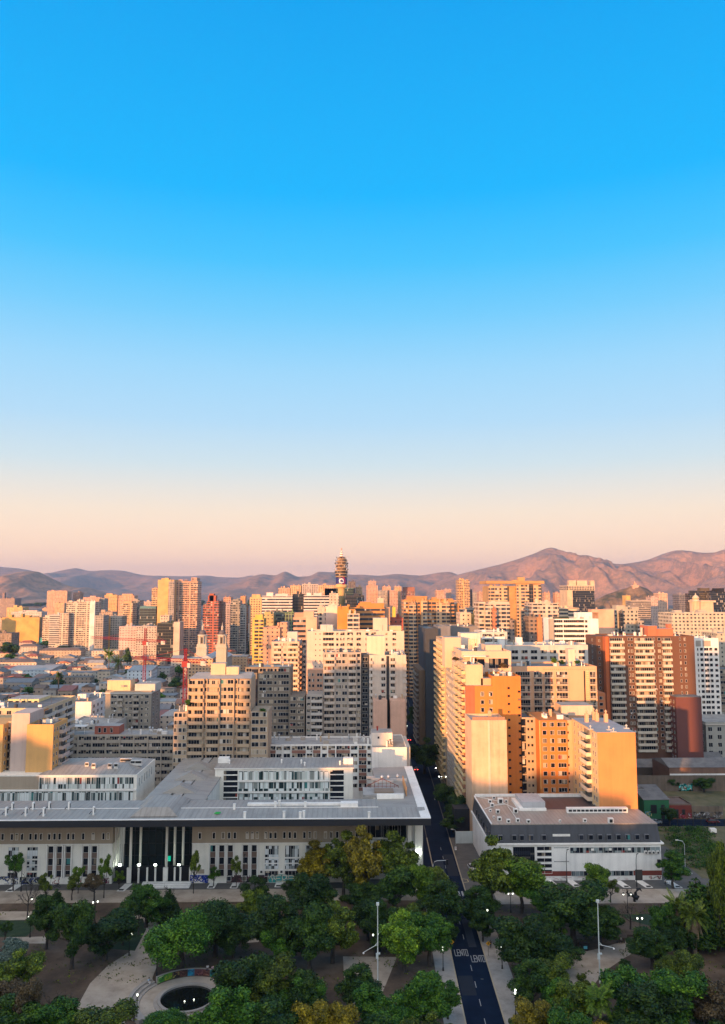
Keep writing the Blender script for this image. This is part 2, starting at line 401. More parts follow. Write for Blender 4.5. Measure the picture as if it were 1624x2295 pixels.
sheet_poly('lawn', gp('B4', [(690, 625), (1000, 622), (1000, 740), (820, 690)], .03), .034, GRASS)
# the street: a straight carriageway running away between the blocks
def rl(Y): return 22.3 + (Y - 153) * .0355
SY0, SY1, RW = 90, 640, 7.1
sheet_poly('road', [(rl(SY0), SY0), (rl(SY0) + RW, SY0), (rl(SY1) + RW, SY1), (rl(SY1), SY1)], .045, ASPH)
for a, b in ((SY0, 262), (276, 330), (345, SY1)):
    m = MB()
    for o in (-.3, RW): m.hexa([(rl(a) + o, a, 0), (rl(a) + o + .3, a, 0), (rl(b) + o + .3, b, 0), (rl(b) + o, b, 0), (rl(a) + o, a, .15), (rl(a) + o + .3, a, .15), (rl(b) + o + .3, b, .15), (rl(b) + o, b, .15)])
    m.build('kerb', wall((.42, .36, .26) if a < 262 else (.10, .09, .08), name='kerbstone'))['kind'] = 'structure'  # far kerb: street canyon shade put into its darker colour
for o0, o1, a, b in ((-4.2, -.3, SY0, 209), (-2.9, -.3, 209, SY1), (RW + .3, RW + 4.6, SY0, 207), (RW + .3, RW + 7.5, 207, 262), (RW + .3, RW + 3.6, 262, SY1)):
    sheet_poly('sidewalk', [(rl(a) + o0, a), (rl(a) + o1, a), (rl(b) + o1, b), (rl(b) + o0, b)], .10, PAVE if b < 230 else DPAVE if b < 300 else ASPH)  # canyon sidewalks get dark materials in place of street shade
def mark(pts, z=.05): return sheet_poly('road_marking', pts, z, PAINT)
for y in (96, 104, 112, 120, 128, 136, 144, 152, 159, 166, 173.0, 188, 196, 204, 226, 234, 242, 250):
    x = rl(y) + RW / 2; mark([(x - .06, y), (x + .06, y), (x + .06 + .1, y + 2.6), (x - .06 + .1, y + 2.6)])
for k in range(7):
    y = 213.4; x = rl(y) + .35 + k * .95; mark([(x, y), (x + .5, y), (x + .6, y + 3.4), (x + .1, y + 3.4)])
y = 210.8; mark([(rl(y) + .2, y), (rl(y) + RW - .2, y), (rl(y) + RW - .2, y + .35), (rl(y) + .2, y + .35)])
LET = {'L': [[(0, 1), (0, 0), (1, 0)]], 'E': [[(1, 1), (0, 1), (0, 0), (1, 0)], [(0, .5), (.8, .5)]], 'N': [[(0, 0), (0, 1), (1, 0), (1, 1)]],
       'T': [[(0, 1), (1, 1)], [(.5, 1), (.5, 0)]], 'O': [[(0, 0), (1, 0), (1, 1), (0, 1), (0, 0)]], 'A': [[(0, 0), (0, 1), (1, 1), (1, 0)], [(0, .5), (1, .5)]],
       'R': [[(0, 0), (0, 1), (1, 1), (1, .5), (0, .5), (1, 0)]], 'U': [[(0, 1), (0, 0), (1, 0), (1, 1)]], 'V': [[(0, 1), (.5, 0), (1, 1)]], 'D': [[(0, 0), (0, 1), (.8, 1), (1, .7), (1, .3), (.8, 0), (0, 0)]],
       'P': [[(0, 0), (0, 1), (1, 1), (1, .5), (0, .5)]], 'I': [[(.5, 0), (.5, 1)]], 'S': [[(1, 1), (0, 1), (0, .5), (1, .5), (1, 0), (0, 0)]], 'C': [[(1, 1), (0, 1), (0, 0), (1, 0)]],
       'G': [[(1, 1), (0, 1), (0, 0), (1, 0), (1, .5), (.6, .5)]], 'M': [[(0, 0), (0, 1), (.5, .4), (1, 1), (1, 0)]], 'K': [[(0, 0), (0, 1)], [(1, 1), (0, .5), (1, 0)]], 'B': [[(0, 0), (0, 1), (.9, 1), (.9, .55), (0, .5), (1, .45), (1, 0), (0, 0)]],
       'e': [[(0, .5), (1, .5), (.9, .9), (.5, 1), (.1, .85), (0, .5), (.15, .12), (.55, 0), (1, .15)]]}
def strokes(text, w, h, gap):
    out = []; x = 0
    for ch in text:
        for pl in LET.get(ch, []): out.append([(x + u * w, v * h) for u, v in pl])
        x += w + gap
    return out, x - gap
def ribbon(mb, pl, t, put, tv=None, m=0):
    """a flat stroke of width t along the polyline; put(u, v) gives the place"""
    for (a, b), (c, d) in zip(pl, pl[1:]):
        L = math.hypot(c - a, d - b) or 1; ux, uy = (c - a) / L, (d - b) / L; nx, ny = -uy * t / 2, ux * t / 2
        if tv: nx *= 1; ny *= tv / t
        ex, ey = ux * t / 2, uy * t / 2
        mb.quad(put(a - ex - nx, b - ey - ny), put(c + ex - nx, d + ey - ny), put(c + ex + nx, d + ey + ny), put(a - ex + nx, b - ey + ny), m)
for (x0, y0) in ((24.0, 179.9), (27.25, 177.0)):
    mb = MB(); st, _ = strokes('LENTO', .46, 2.9, .14)
    for i, pl in enumerate(st):
        ribbon(mb, pl, .13, lambda u, v: (x0 + u + v * .035, y0 + v, .052 + .0015 * i), .3)
    o = mb.build('road_lettering', PAINT); o['kind'] = 'structure'; o['label'] = 'white painted word LENTO on the carriageway'

for i, (a, b, c, d) in enumerate(((.6, 3.0, 118, 131), (3.9, 6.6, 139, 150), (.3, 3.3, 163, 171), (4.2, 6.0, 184, 199), (1.0, 6.2, 205, 207.5), (.5, 3.2, 216, 241), (3.8, 6.7, 228, 246))):
    sheet_poly('road_patch', [(rl(c) + a, c), (rl(c) + b, c), (rl(d) + b, d), (rl(d) + a, d)], .0475, noise_mat('asphalt_patch_%s' % ('dark', 'worn')[i % 2], [(.3, ((.003, .007, .018), (.012, .021, .042))[i % 2]), (.7, ((.006, .012, .026), (.020, .030, .052))[i % 2])], .5, 8))
for x, y in ((2.0, 146), (5.2, 169.5), (1.7, 193), (5.0, 221)):
    m = MB(); m.lathe(rl(y) + x, y, [(.34, .046), (.34, .051)], 14); m.build('manhole_cover', plain('cast_iron', (.03, .032, .036), .6))['kind'] = 'structure'
# hills: ridge lines surveyed from the photo, each with its own distance, flanks and gullies
def crest(cps):
    out = []
    for c, pts in cps: out += [cd(c, x, y) for x, y in pts]
    return out
def hill(name, label, prof, Y, near, far, mat, gully=.22, seed=0, nx=150, ny=46, scale=1.0, base=0.0):
    P = []
    for px, py in prof:
        r = ray(px, py); t = Y / r[1]; P.append((r[0] * t, CAMH + r[2] * t))
    w_ = (P[-1][0] - P[0][0]) * .06
    P = [(P[0][0] - w_, base)] + P + [(P[-1][0] + w_, base)]
    xs = np.linspace(P[0][0], P[-1][0], nx); zs = np.interp(xs, [p[0] for p in P], [p[1] for p in P])
    k = np.array([.25, .5, .25]); zs[1:-1] = np.convolve(zs, k, 'valid')
    v = []; W_ = xs[-1] - xs[0]
    for j in range(ny):
        s = j / (ny - 1) * 1.7 - 1.0                               # -1 near foot, 0 crest, .7 behind
        y = Y + (s * near if s < 0 else s * far)
        for i, x in enumerate(xs):
            h = max(0.0, zs[i] - base); q = 1 - abs(s) if s < 0 else 1 - s * 1.3
            sh = max(0.0, q) ** (1.25 if s < 0 else 1.0)
            p = Vector((x / (1100 * scale) + seed, y / (2600 * scale), seed * 1.7))
            rid = 1 - abs(mnoise.fractal(p, .9, 2.1, 5) * 1.6)
            mod = (rid - .72) * gully * 2.4 * min(1, abs(s) * 3.2) * max(0, min(1, q * 3))
            p2 = Vector((x / (260 * scale), y / (420 * scale), seed)); mod = (mod + mnoise.fractal(p2, .8, 2.2, 5) * .07 * min(1, abs(s) * 5)) * (s < 0)
            v.append((x, y, base + max(-2.0, h * (sh + mod * sh ** .5)) - (1.5 if q <= 0.02 else 0)))
    f = [(j * nx + i, j * nx + i + 1, (j + 1) * nx + i + 1, (j + 1) * nx + i) for j in range(ny - 1) for i in range(nx - 1)]
    me = bpy.data.meshes.new(name); me.from_pydata(v, [], f); me.materials.append(mat); me.update()
    me.polygons.foreach_set('use_smooth', [True] * len(f))
    o = link(name, me); o['kind'] = 'structure'; o['label'] = label; return o
HILLM = noise_mat('dry_hillside', [(0.34, (.15, .10, .08)), (0.46, (.38, .22, .145)), (0.54, (.19, .135, .10)), (0.68, (.50, .28, .17))], 0.006, 12, rough_n=.75)
SCRUB = noise_mat('scrubby_hillside', [(0.38, (.05, .055, .03)), (0.5, (.17, .115, .075)), (0.6, (.26, .17, .105)), (0.75, (.07, .065, .035))], 0.022, 12, rough_n=.75)
hill('hills', 'pale blue range of hills furthest along the horizon', crest([('T1', [(-500, 300), (-200, 250), (0, 283), (110, 292), (240, 310), (400, 352), (600, 310), (690, 295), (760, 318), (850, 322), (1000, 312), (1100, 318), (1200, 345), (1280, 360), (1624, 372)]), ('T2', [(150, 368), (240, 360), (330, 375), (480, 380), (560, 378), (640, 355), (720, 385), (900, 400), (1300, 420), (1624, 460)])]), 10500, 3300, 2500, HILLM, seed=3)
hill('hills', 'far grey ridge showing above the saddle of the sunlit hills', crest([('T4', [(300, 380), (500, 300), (720, 258), (870, 235), (960, 214), (1080, 165), (1170, 135), (1250, 129), (1330, 140), (1450, 152), (1600, 148), (1900, 130), (2300, 260)])]), 7900, 1500, 1800, HILLM, seed=9)
hill('hills', 'flat topped dark hill rising alone from the plain', crest([('T1', [(-420, 520), (-200, 440), (0, 380), (100, 350), (170, 328), (250, 322), (330, 325), (400, 362), (500, 412), (600, 455), (700, 475), (770, 468), (850, 488), (950, 522)])]), 4600, 1150, 1200, HILLM, seed=5, scale=.5)
hill('hills', 'low rolling hills behind the telecom tower', crest([('T2', [(250, 525), (320, 500), (420, 462), (500, 430), (600, 385), (690, 358), (740, 350), (800, 358), (860, 365), (900, 338), (940, 325), (985, 345), (1040, 375), (1100, 370), (1160, 365), (1200, 345), (1230, 325), (1300, 330), (1380, 332), (1500, 355), (1624, 352)]), ('T3', [(100, 362), (180, 365), (260, 352), (340, 345), (440, 355), (540, 362), (620, 350), (700, 335), (800, 325), (850, 342), (900, 370), (1100, 440), (1250, 520)])]), 7600, 2300, 1700, HILLM, seed=1, scale=.8)
hill('hills', 'highest sunlit hill with pointed summit and orange gullies', crest([('T3', [(560, 520), (640, 450), (760, 390), (880, 355), (980, 330), (1100, 300), (1250, 265), (1430, 210), (1560, 165)]), ('T4', [(-40, 152), (30, 122), (80, 110), (120, 118), (150, 130), (240, 165), (330, 185), (400, 205), (540, 225), (600, 245), (640, 258), (700, 260), (800, 258), (870, 248), (930, 235), (1050, 210), (1150, 160), (1200, 145), (1250, 138), (1330, 142), (1400, 160), (1530, 160), (1624, 130), (1900, 60), (2400, 240), (2900, 500)])]), 6500, 2200, 1500, HILLM, gully=.44, seed=2, nx=260, ny=60, scale=.75)
hill('hills', 'smooth pink hillside entering behind the black office towers', crest([('T4', [(1160, 540), (1230, 520), (1320, 475), (1400, 440), (1500, 400), (1624, 345), (1900, 230), (2300, 330), (2700, 520)])]), 4800, 900, 900, HILLM, gully=.12, seed=6, scale=.4)
hill('hills', 'rocky wooded knoll in the middle of the city', crest([('T4', [(430, 615), (470, 592), (560, 540), (640, 512), (700, 490), (750, 478), (790, 462), (820, 456), (860, 458), (930, 480), (1000, 530), (1060, 590)])]), 1900, 170, 160, SCRUB, gully=.2, seed=4, nx=90, ny=40, scale=.07)

# ------------------------------------------------------------------ the white civic building with the overhanging roof
ROOFG = sheet((.33, .305, .275), 0, 1.35)
ROOFY = sheet((.33, .305, .275), 1, 1.35)
ROOFF = noise_mat('flat_roof_membrane', [(0.3, (.25, .24, .23)), (0.5, (.36, .345, .33)), (0.72, (.43, .41, .39))], .3, 9)
ROOFD = noise_mat('dark_roof_membrane', [(0.3, (.10, .10, .105)), (0.5, (.16, .158, .16)), (0.72, (.22, .215, .21))], .3, 9)
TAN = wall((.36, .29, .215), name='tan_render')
STONE = wall((.80, .755, .67), name='pale_stone')
BROWNP = plain('brown_panel', (.16, .10, .075), .7)
LAMPM = plain('lamp_glow', (.9, .95, .9), .4, emit=(.86, 1.0, .86), es=14.0)
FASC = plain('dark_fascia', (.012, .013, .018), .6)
def X(c, x, y, Y): return at(c, x, y, Y).x
def Zc(c, x, y, Y): return at(c, x, y, Y).z
cv = Bld('civic_building', 'long white civic building under a wide overhanging metal roof facing the park', 'building', (-40, 224, 0))
YF = 224.0; zt = 14.9; zf = 10.6
segs = [(-128, X('M1', 1005, 1300, YF)), (X('M2', 110, 1300, YF), X('M3', 70, 1250, YF))]
for x0, x1 in segs:
    b = MB(); b.box(x0, x1, YF, YF + 6, 0, zf); cv.part(b, 'wall', STONE)
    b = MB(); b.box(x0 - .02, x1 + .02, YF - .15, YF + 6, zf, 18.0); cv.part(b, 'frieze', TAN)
    b = MB(); b.box(x0, x1, YF - .22, YF - .15, zf - .1, zf + .12); cv.part(b, 'ledge', WHITE)
def cx(c, l, plane=YF): return [X(c, x, 1300, plane) for x in l]
for x in cx('M1', [-200, -150, -90, -40, 25, 108, 150, 198, 273, 320, 367, 440, 487, 532, 609, 653, 742, 830, 921, 963]) + cx('M2', [178, 303, 385, 438, 490, 600, 645, 688, 765, 808, 850, 930, 978, 1025, 1108, 1155, 1203, 1295, 1348, 1400, 1522, 1574]):
    cv.win('F', x, YF - .15, 11.8, .75, 1.75, GLASS, WHITE, 2, name='slot_window')
for x in cx('M1', [-560, -480, -400, 458, 535, 614, 769, 846]) + cx('M2', [296, 375, 451, 586, 663]):
    for z0, z1, kind in ((8.3, 10.1, 0), (6.9, 8.3, 1), (5.0, 6.9, 0), (3.7, 5.0, 1), (1.9, 3.7, 0)):
        if kind == 0: cv.win('F', x, YF, z0, 1.4, z1 - z0, GLASS_D, FRAME, 1.4)
        else: b = MB(); b.box(x - .7, x + .7, YF - .06, YF, z0, z1); cv.part(b, 'spandrel', BROWNP)
    for s in (-1, 1): b = MB(); b.box(x + s * .95 - .14, x + s * .95 + .14, YF - .5, YF, 1.8, zf - .2); cv.part(b, 'pilaster', WHITE)
GRIDG = pane_mat('grid_glazing', dark=.18, cur=((.50, .55, .55), (.72, .74, .75)), cw=.8, ch=1.5)
for a, b_ in ((-330, -230), (-130, -40), (80, 172), (247, 343)):
    x0, x1 = cx('M1', [a, b_]); cv.win('F', (x0 + x1) / 2, YF, 3.6, x1 - x0, 6.3, GRIDG, FRAME, .75, name='grid_window'); cv.win('F', (x0 + x1) / 2, YF, 1.7, x1 - x0, 1.5, GLASS_D, FRAME, .9)
for a, b_ in ((757, 880), (937, 1062), (1115, 1235), (1300, 1420)):
    x0, x1 = cx('M2', [a, b_]); cv.win('F', (x0 + x1) / 2, YF, 3.6, x1 - x0, 6.3, GRIDG, FRAME, .75, name='grid_window'); cv.win('F', (x0 + x1) / 2, YF, 1.7, x1 - x0, 1.5, GLASS_D, FRAME, .9)
for x in cx('M2', [815, 1000, 1175]) + cx('M1', [125, 295]):
    b = MB(); b.box(x - 2.2, x + 2.2, YF - .10, YF - .02, 6.4, 6.8); cv.part(b, 'transom', WHITE)
    b = MB(); b.box(x - 2.2, x + 2.2, YF - .12, YF - .03, 5.0, 5.3); cv.part(b, 'transom', WHITE)
for x in cx('M2', [730, 908, 1090, 1270]):
    b = MB(); b.box(x - .45, x + .45, YF - .5, YF, 2.6, 3.5); b.box(x - .3, x + .3, YF - .52, YF - .5, 2.75, 3.35, 1); cv.part(b, 'air_conditioner', [WHITE, DARKM])
# graffiti along the foot of the wall
def graffiti(parent, put, w, h, cols, seed, n=9, name='graffiti', t=.2, base=None, word=None):
    rnd = random.Random(seed); mb = MB(); mats = []
    if base is not None: mb.quad(put(0, 0, 0), put(w, 0, 0), put(w, h, 0), put(0, h, 0), 0); mats = [plain('wall_paint', base, .7)]
    k0 = len(mats); mats += [plain('spray_paint', c, .6) for c in cols]; lay = 1
    if word:
        st, L = strokes(word, 1, 1, .3)
        for pl in st:
            pl = [(.05 * w + u / L * w * .9, h * (.15 + .7 * v)) for u, v in pl]
            for kk, tt in ((0, t * 2.1), (1, t)):
                ribbon(mb, pl, tt, lambda u, v: put(u, v, lay), None, k0 + min(kk, len(cols) - 1)); lay += 1
    for i in range(n):
        x = rnd.uniform(0, w); y = h * rnd.uniform(.3, .7); pl = []; a = rnd.uniform(0, 6.28)
        for q in range(rnd.randint(5, 9)):
            a += rnd.uniform(-1.4, 1.4); x = min(w - .15, max(.15, x + math.cos(a) * .42)); y = min(h - .12, max(.12, y + math.sin(a) * h * .26)); pl.append((x, y))
        ribbon(mb, pl, t * rnd.uniform(.6, 1.2), lambda u, v: put(u, v, lay), None, k0 + rnd.randrange(len(cols))); lay += 1
    return mb.build(name, mats, parent)
def gwall(c, a, b_, h, cols, seed, n=9, base=None, z0=.1, word=None):
    x0, x1 = cx(c, [a, b_]); graffiti(cv.root, lambda u, v, l: (x0 + u, YF - .02 - .0025 * l, z0 + v), x1 - x0, h, cols, seed, n, base=base, word=word)
gwall('M1', -40, 180, 2.1, [(.02, .02, .03), (.04, .08, .3), (.05, .05, .06)], 3, 26)
gwall('M1', 190, 425, 1.9, [(.65, .6, .45), (.05, .08, .25), (.6, .6, .55)], 4, 24, base=(.012, .012, .016))
gwall('M1', 480, 545, 2.0, [(.3, .05, .04), (.1, .1, .12)], 5, 6)
gwall('M1', 915, 985, 1.4, [(.28, .01, .07), (.22, .02, .06)], 6, 16)
gwall('M1', 700, 740, 2.2, [(.5, .16, .12)], 7, 5)
gwall('M2', 95, 262, 2.1, [(.01, .04, .38), (.02, .07, .5), (.005, .02, .2)], 8, 36)
gwall('M2', 420, 785, 2.0, [(.10, .03, .03), (.02, .015, .02), (.2, .08, .08)], 9, 22, base=(.035, .014, .016))
gwall('M2', 787, 1140, 2.1, [(.02, .16, .17), (.62, .58, .42), (.1, .3, .28), (.7, .7, .6)], 10, 14, base=(.03, .30, .28), word='TEGAOU')
for x in cx('M2', [443, 578, 658]): cv.win('F', x, YF - .09, .55, 1.2, 1.3, GLASS_D, WHITE, 2, name='cellar_window')
b = MB(); x0, x1 = cx('M2', [148, 222]); b.box(x0, x1, YF - .1, YF, 2.6, 3.7); cv.part(b, 'wall_plaque', TAN)
# glazed portico between the two wings
px0, px1 = segs[0][1], segs[1][0]
b = MB(); b.box(px0, px1, 236, 236.3, 0, 18); cv.part(b, 'portico_glazing', pane_mat('portico_glass', dark=.93, cw=2.2, ch=3.2, glass=(.006, .012, .014), rough=.7))
for k in range(11):
    x = px0 + (px1 - px0) * (k + .5) / 11; b = MB(); b.box(x - .06, x + .06, 235.7, 236, 0, 18); cv.part(b, 'mullion', DARKM)
for z in (3.6, 7.0, 10.5, 14): b = MB(); b.box(px0, px1, 235.74, 235.98, z, z + .12); cv.part(b, 'transom', DARKM)
for k in range(5): b = MB(); b.box(px0 - .1, px0 + .25, 226 + k * 2, 226.5 + k * 2, 0, 16.5); cv.part(b, 'fin', WHITE)
for c, x, y in (('M1', 1163, 225.2), ('M1', 1483, 225.2), ('M1', 1250, 231), ('M1', 1555, 231), ('M2', 28, 231)):
    b = MB(); xx = X(c, x, 1400, y); b.lathe(xx, y, [(.36, 0), (.36, 18)], 12); cv.part(b, 'column', STONE, smooth=True)
for c, x, w in (('B1', 1145, 1.2), ('B1', 1230, .45), ('B1', 1307, .45), ('B1', 1380, .45), ('B1', 1470, 1.3), ('B1', 1552, .45), ('B2', 2, .45), ('B2', 88, .5)):
    b = MB(); xx = X(c, x, 300, 224.4); b.box(xx - w / 2, xx + w / 2, 224.3, 224.8, 0, 4.1); cv.part(b, 'gate_post', STONE)
b = MB()
n = int((px1 - px0 - .6) / .28)
for k in range(n): b.box(px0 + .3 + k * .28, px0 + .35 + k * .28, 224.5, 224.56, 0, 4.0)
b.box(px0 + .3, px1 - .3, 224.48, 224.58, 3.9, 4.0); b.box(px0 + .3, px1 - .3, 224.48, 224.58, .2, .3); cv.part(b, 'gate', DARKM)
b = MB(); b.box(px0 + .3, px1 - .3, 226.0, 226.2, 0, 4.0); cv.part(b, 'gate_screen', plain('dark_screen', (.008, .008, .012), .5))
for c, x in (('B1', 1065), ('B1', 1235), ('B1', 1380), ('B1', 1590)):
    b = MB(); xx = X(c, x, 190, 226.5); zz = Zc(c, x, 190, 226.5); b.box(xx - .32, xx + .32, 226.3, 226.7, zz - .15, zz + .3); b.tube([(xx, 226.5, zz - .2), (xx, 226.5, 4)], .06, m=1); cv.part(b, 'floodlight', [LAMPM, DARKM])
b = MB(); xx = X('B1', 1500, 130, 235); zz = Zc('B1', 1500, 130, 235); b.box(xx - .55, xx + .55, 235.0, 235.2, zz - .7, zz + .7); b.lathe(xx, 234.98, [(.4, zz - .5), (.4, zz - .49)], 10, 1); cv.part(b, 'lit_sign', [plain('green_lit_sign', (.0, .3, .2), .5, emit=(.0, .8, .45), es=.25), WHITE])
b = MB(); xs0, xs1 = X('B1', 1255, 380, 222), X('B2', 90, 380, 222)
for k in range(4): b.box(xs0, xs1, 220.4 + k * .9, 221.3 + k * .9, 0, .14 * (k + 1) + .04)
cv.part(b, 'entrance_steps', WHITE)
# right end: dark glazing, white band and corner pillars
x0, x1 = X('M3', 70, 1250, 226), X('M3', 425, 1250, 226)
b = MB(); b.box(x0, x1 + 3.3, 226.2, 240, 0, 18); cv.part(b, 'end_wall', STONE)
cv.win('F', (x0 + x1) / 2 - 1.8, 226.2, 11.2, 9.5, 4.6, GLASS_D, FRAME, 1.6, name='dark_window'); cv.win('F', x1 - 3.6, 226.2, 11.0, 6.6, 4.4, GLASS_D, FRAME, 1.6, name='dark_window')
b = MB(); b.box(x0, x1 + .6, 224.8, 226.2, 8.6, 10.9); cv.part(b, 'balcony_band', WHITE)
for a, c_ in ((490, 550), (425, 458)):
    b = MB(); xa, xb = X('M3', a, 1300, 223), X('M3', c_, 1300, 223); b.box(xa, xb, 222.4, 224.2, 0, 18.4); cv.part(b, 'pillar', STONE)
b = MB(); xx = X('M3', 525, 1470, 222.1); zz = Zc('M3', 525, 1462, 222.1); b.box(xx - .6, xx + .6, 221.9, 222.3, zz - .15, zz + .25); cv.part(b, 'floodlight', LAMPM)
# front roof, spine roof and street wing roof
XE = X('M3', 633, 1168, 212); XI = XE - 13.5
def slope_roof(name, p, mat, thick=.35):
    b = MB(); b.hexa([(q[0], q[1], q[2] - thick) for q in p] + [tuple(q) for q in p]); return cv.part(b, name, mat)
slope_roof('front_roof', [(-135, 212.6, 20.0), (XE - .8, 212.6, 20.0), (XE - .8, 222, 20.55), (-135, 222, 20.55)], ROOFG)
slope_roof('front_roof', [(-135, 222.05, 20.55), (XI, 222.05, 20.55), (XI, 233, 19.9), (-135, 233, 19.9)], ROOFG)
b = MB(); b.box(-135, XE, 212.0, 212.6, 18.5, 20.25); cv.part(b, 'fascia', FASC)
b = MB(); b.box(-135, XE - .02, 211.9, 212.55, 20.25, 20.42); cv.part(b, 'gutter', WHITE)
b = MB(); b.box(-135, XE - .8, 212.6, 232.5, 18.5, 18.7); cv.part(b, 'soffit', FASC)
b = MB(); b.box(-135, XI, 221.85, 222.2, 20.56, 20.66); cv.part(b, 'ridge_capping', WHITE)
b = MB(); b.box(XE - .7, XE, 212.6, 273, 18.5, 20.3); cv.part(b, 'fascia', FASC)
slope_roof('verge', [(XE - 2.6, 212.6, 20.36), (XE + .05, 212.6, 20.42), (XE + .05, 273, 20.42), (XE - 2.6, 273, 20.36)], WHITE, .1)
slope_roof('street_wing_roof', [(XI, 222.1, 20.0), (XE - 2.6, 222.1, 20.2), (XE - 2.6, 273, 20.2), (XI, 273, 20.0)], ROOFY)
b = MB(); b.box(XI, XE - .8, 226.3, 273, 0, 18.5); cv.part(b, 'street_wing_wall', STONE)
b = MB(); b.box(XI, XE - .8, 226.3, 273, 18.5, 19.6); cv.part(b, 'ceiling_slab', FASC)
sl_, sr_ = X('M1', 1265, 1050, 233), X('M2', 220, 990, 233)
sm = (sl_ + sr_) / 2
slope_roof('spine_roof', [(sl_, 233.05, 19.7), (sl_ + 7, 233.05, 20.2), (sl_ + 7, 290, 20.2), (sl_, 290, 19.7)], ROOFY)
slope_roof('spine_roof', [(sl_ + 7.6, 233.05, 20.0), (sr_ - 7.6, 233.05, 20.0), (sr_ - 7.6, 290, 20.0), (sl_ + 7.6, 290, 20.0)], ROOFF)
slope_roof('spine_roof', [(sr_ - 7, 233.05, 20.2), (sr_, 233.05, 19.7), (sr_, 290, 19.7), (sr_ - 7, 290, 20.2)], ROOFY)
b = MB(); b.box(sl_ + .3, sr_ - .3, 240, 289.8, 0, 19.3); cv.part(b, 'spine_wall', STONE)
def hip(x0, x1, y0, y1, z0, z1, ins, mat, name='skylight'):
    b = MB(); b.hexa([(x0, y0, z0), (x1, y0, z0), (x1, y1, z0), (x0, y1, z0), (x0 + ins, y0 + ins, z1), (x1 - ins, y0 + ins, z1), (x1 - ins, y1 - ins, z1), (x0 + ins, y1 - ins, z1)]); cv.part(b, name, mat)
hip(sm - 7.5, sm + 5, 215, 233, 20.3, 22.0, 2.8, ROOFG)
for yy in (240, 256, 270):
    b = MB(); b.hexa([(sm - 5, yy, 20.02), (sm + 5, yy, 20.02), (sm + 5, yy + 7, 20.02), (sm - 5, yy + 7, 20.02), (sm - .1, yy + .3, 22.4), (sm + .1, yy + .3, 22.4), (sm + .1, yy + 4, 22.4), (sm - .1, yy + 4, 22.4)]); cv.part(b, 'skylight', ROOFY)
acs = [('M1', 100, 1085), ('M1', 285, 1082), ('M1', 430, 1080), ('M1', 605, 1080), ('M1', 45, 1128), ('M1', 220, 1130), ('M1', 380, 1132), ('M1', 825, 1122)]
for c, x, y in acs:
    p = gnd(c, x, y, 20.45); b = MB(); b.box(p.x - .12, p.x + .32, p.y, p.y + .9, 20.2, 22.4); b.box(p.x + .34, p.x + .38, p.y + .2, p.y + .7, 20.8, 22.0, 1); b.tube([(p.x - 1, p.y + .2, 20.5), (p.x - .6, p.y + .4, 21.1), (p.x - .1, p.y + .4, 20.9)], .1, m=1)
    cv.part(b, 'air_conditioner', [WHITE, DARKM])
for c, x, y in [('M2', 482, 1082), ('M2', 575, 1155), ('M2', 925, 1150), ('M2', 1070, 1155), ('M2', 1102, 1145), ('M2', 848, 1060), ('M2', 884, 1050), ('M2', 1115, 1062), ('M3', 82, 1155)]:
    p = gnd(c, x, y, 20.4); b = MB(); b.box(p.x - .32, p.x + .32, p.y, p.y + .6, 20.1, 21.9); b.box(p.x - .38, p.x + .38, p.y - .06, p.y + .66, 21.9, 22.0); cv.part(b, 'roof_vent', WHITE)
b = MB(); p = gnd('M2', 335, 1108, 20.6); b.hexa([(p.x - .9, p.y - .6, 20.52), (p.x + .5, p.y - .8, 20.52), (p.x + .9, p.y + .6, 20.66), (p.x - .6, p.y + .5, 20.66), (p.x - .8, p.y - .5, 20.66), (p.x + .4, p.y - .6, 20.66), (p.x + .7, p.y + .4, 20.78), (p.x - .5, p.y + .3, 20.78)])
tag(b.build('tarpaulin', plain('bright_green_sheeting', (.01, .35, .02), .5)), 'scrap of bright green sheeting lying on the civic building front roof', 'tarpaulin')
# long white duct across the front roof
b = MB(); pa, pb = gnd('M2', 605, 1028, 20.6), gnd('M2', 1450, 1020, 20.6); b.box(pa.x, pb.x, pa.y - 1.2, pa.y + .2, 20.1, 20.95); b.box(pb.x - .6, pb.x + 4.2, pa.y - 3.8, pa.y - 1.2, 19.9, 21.6); cv.part(b, 'roof_duct', WHITE)
# three-storey court wing
wx0, wx1 = X('M2', 310, 900, 262), X('M2', 1540, 900, 262); wt = Zc('M2', 700, 715, 262)
b = MB(); b.box(wx0, wx1, 262, 277, 0, wt); cv.part(b, 'court_wing', STONE)
b = MB(); b.box(wx0 - .3, wx1 + .3, 261.6, 277.4, wt, wt + .3, 1, 0); cv.part(b, 'court_wing_roof', [ROOFG, WHITE])
ga, gb_ = X('M2', 520, 800, 262), X('M2', 1330, 800, 262); fp = (Zc('M2', 0, 725, 262) - Zc('M2', 0, 825, 262))
for i in range(4):
    z = wt - .35 - (i + 1) * fp
    n = 18
    for k in range(n):
        t = ga + (gb_ - ga) * (k + .5) / n; cv.win('F', t, 262, z + .3, (gb_ - ga) / n - .03, fp - .65, GLASS_BL, FRAME, 1.2, name='office_window')
    b = MB(); b.box(ga - .2, gb_ + .2, 261.5, 262, z - .12, z + .22); cv.part(b, 'floor_band', WHITE)
    for a, c_ in ((387, 515), (1335, 1460)):
        xa, xb = X('M2', a, 800, 262), X('M2', c_, 800, 262)
        if i < 3: cv.win('F', (xa + xb) / 2, 262, z + .12, xb - xa, fp - .25, GLASS_D, WHITE, 6, name='dark_bay')
        b = MB(); b.box(xa, xb, 261.7, 261.95, z + fp * .52, z + fp * .6); cv.part(b, 'rail', WHITE)
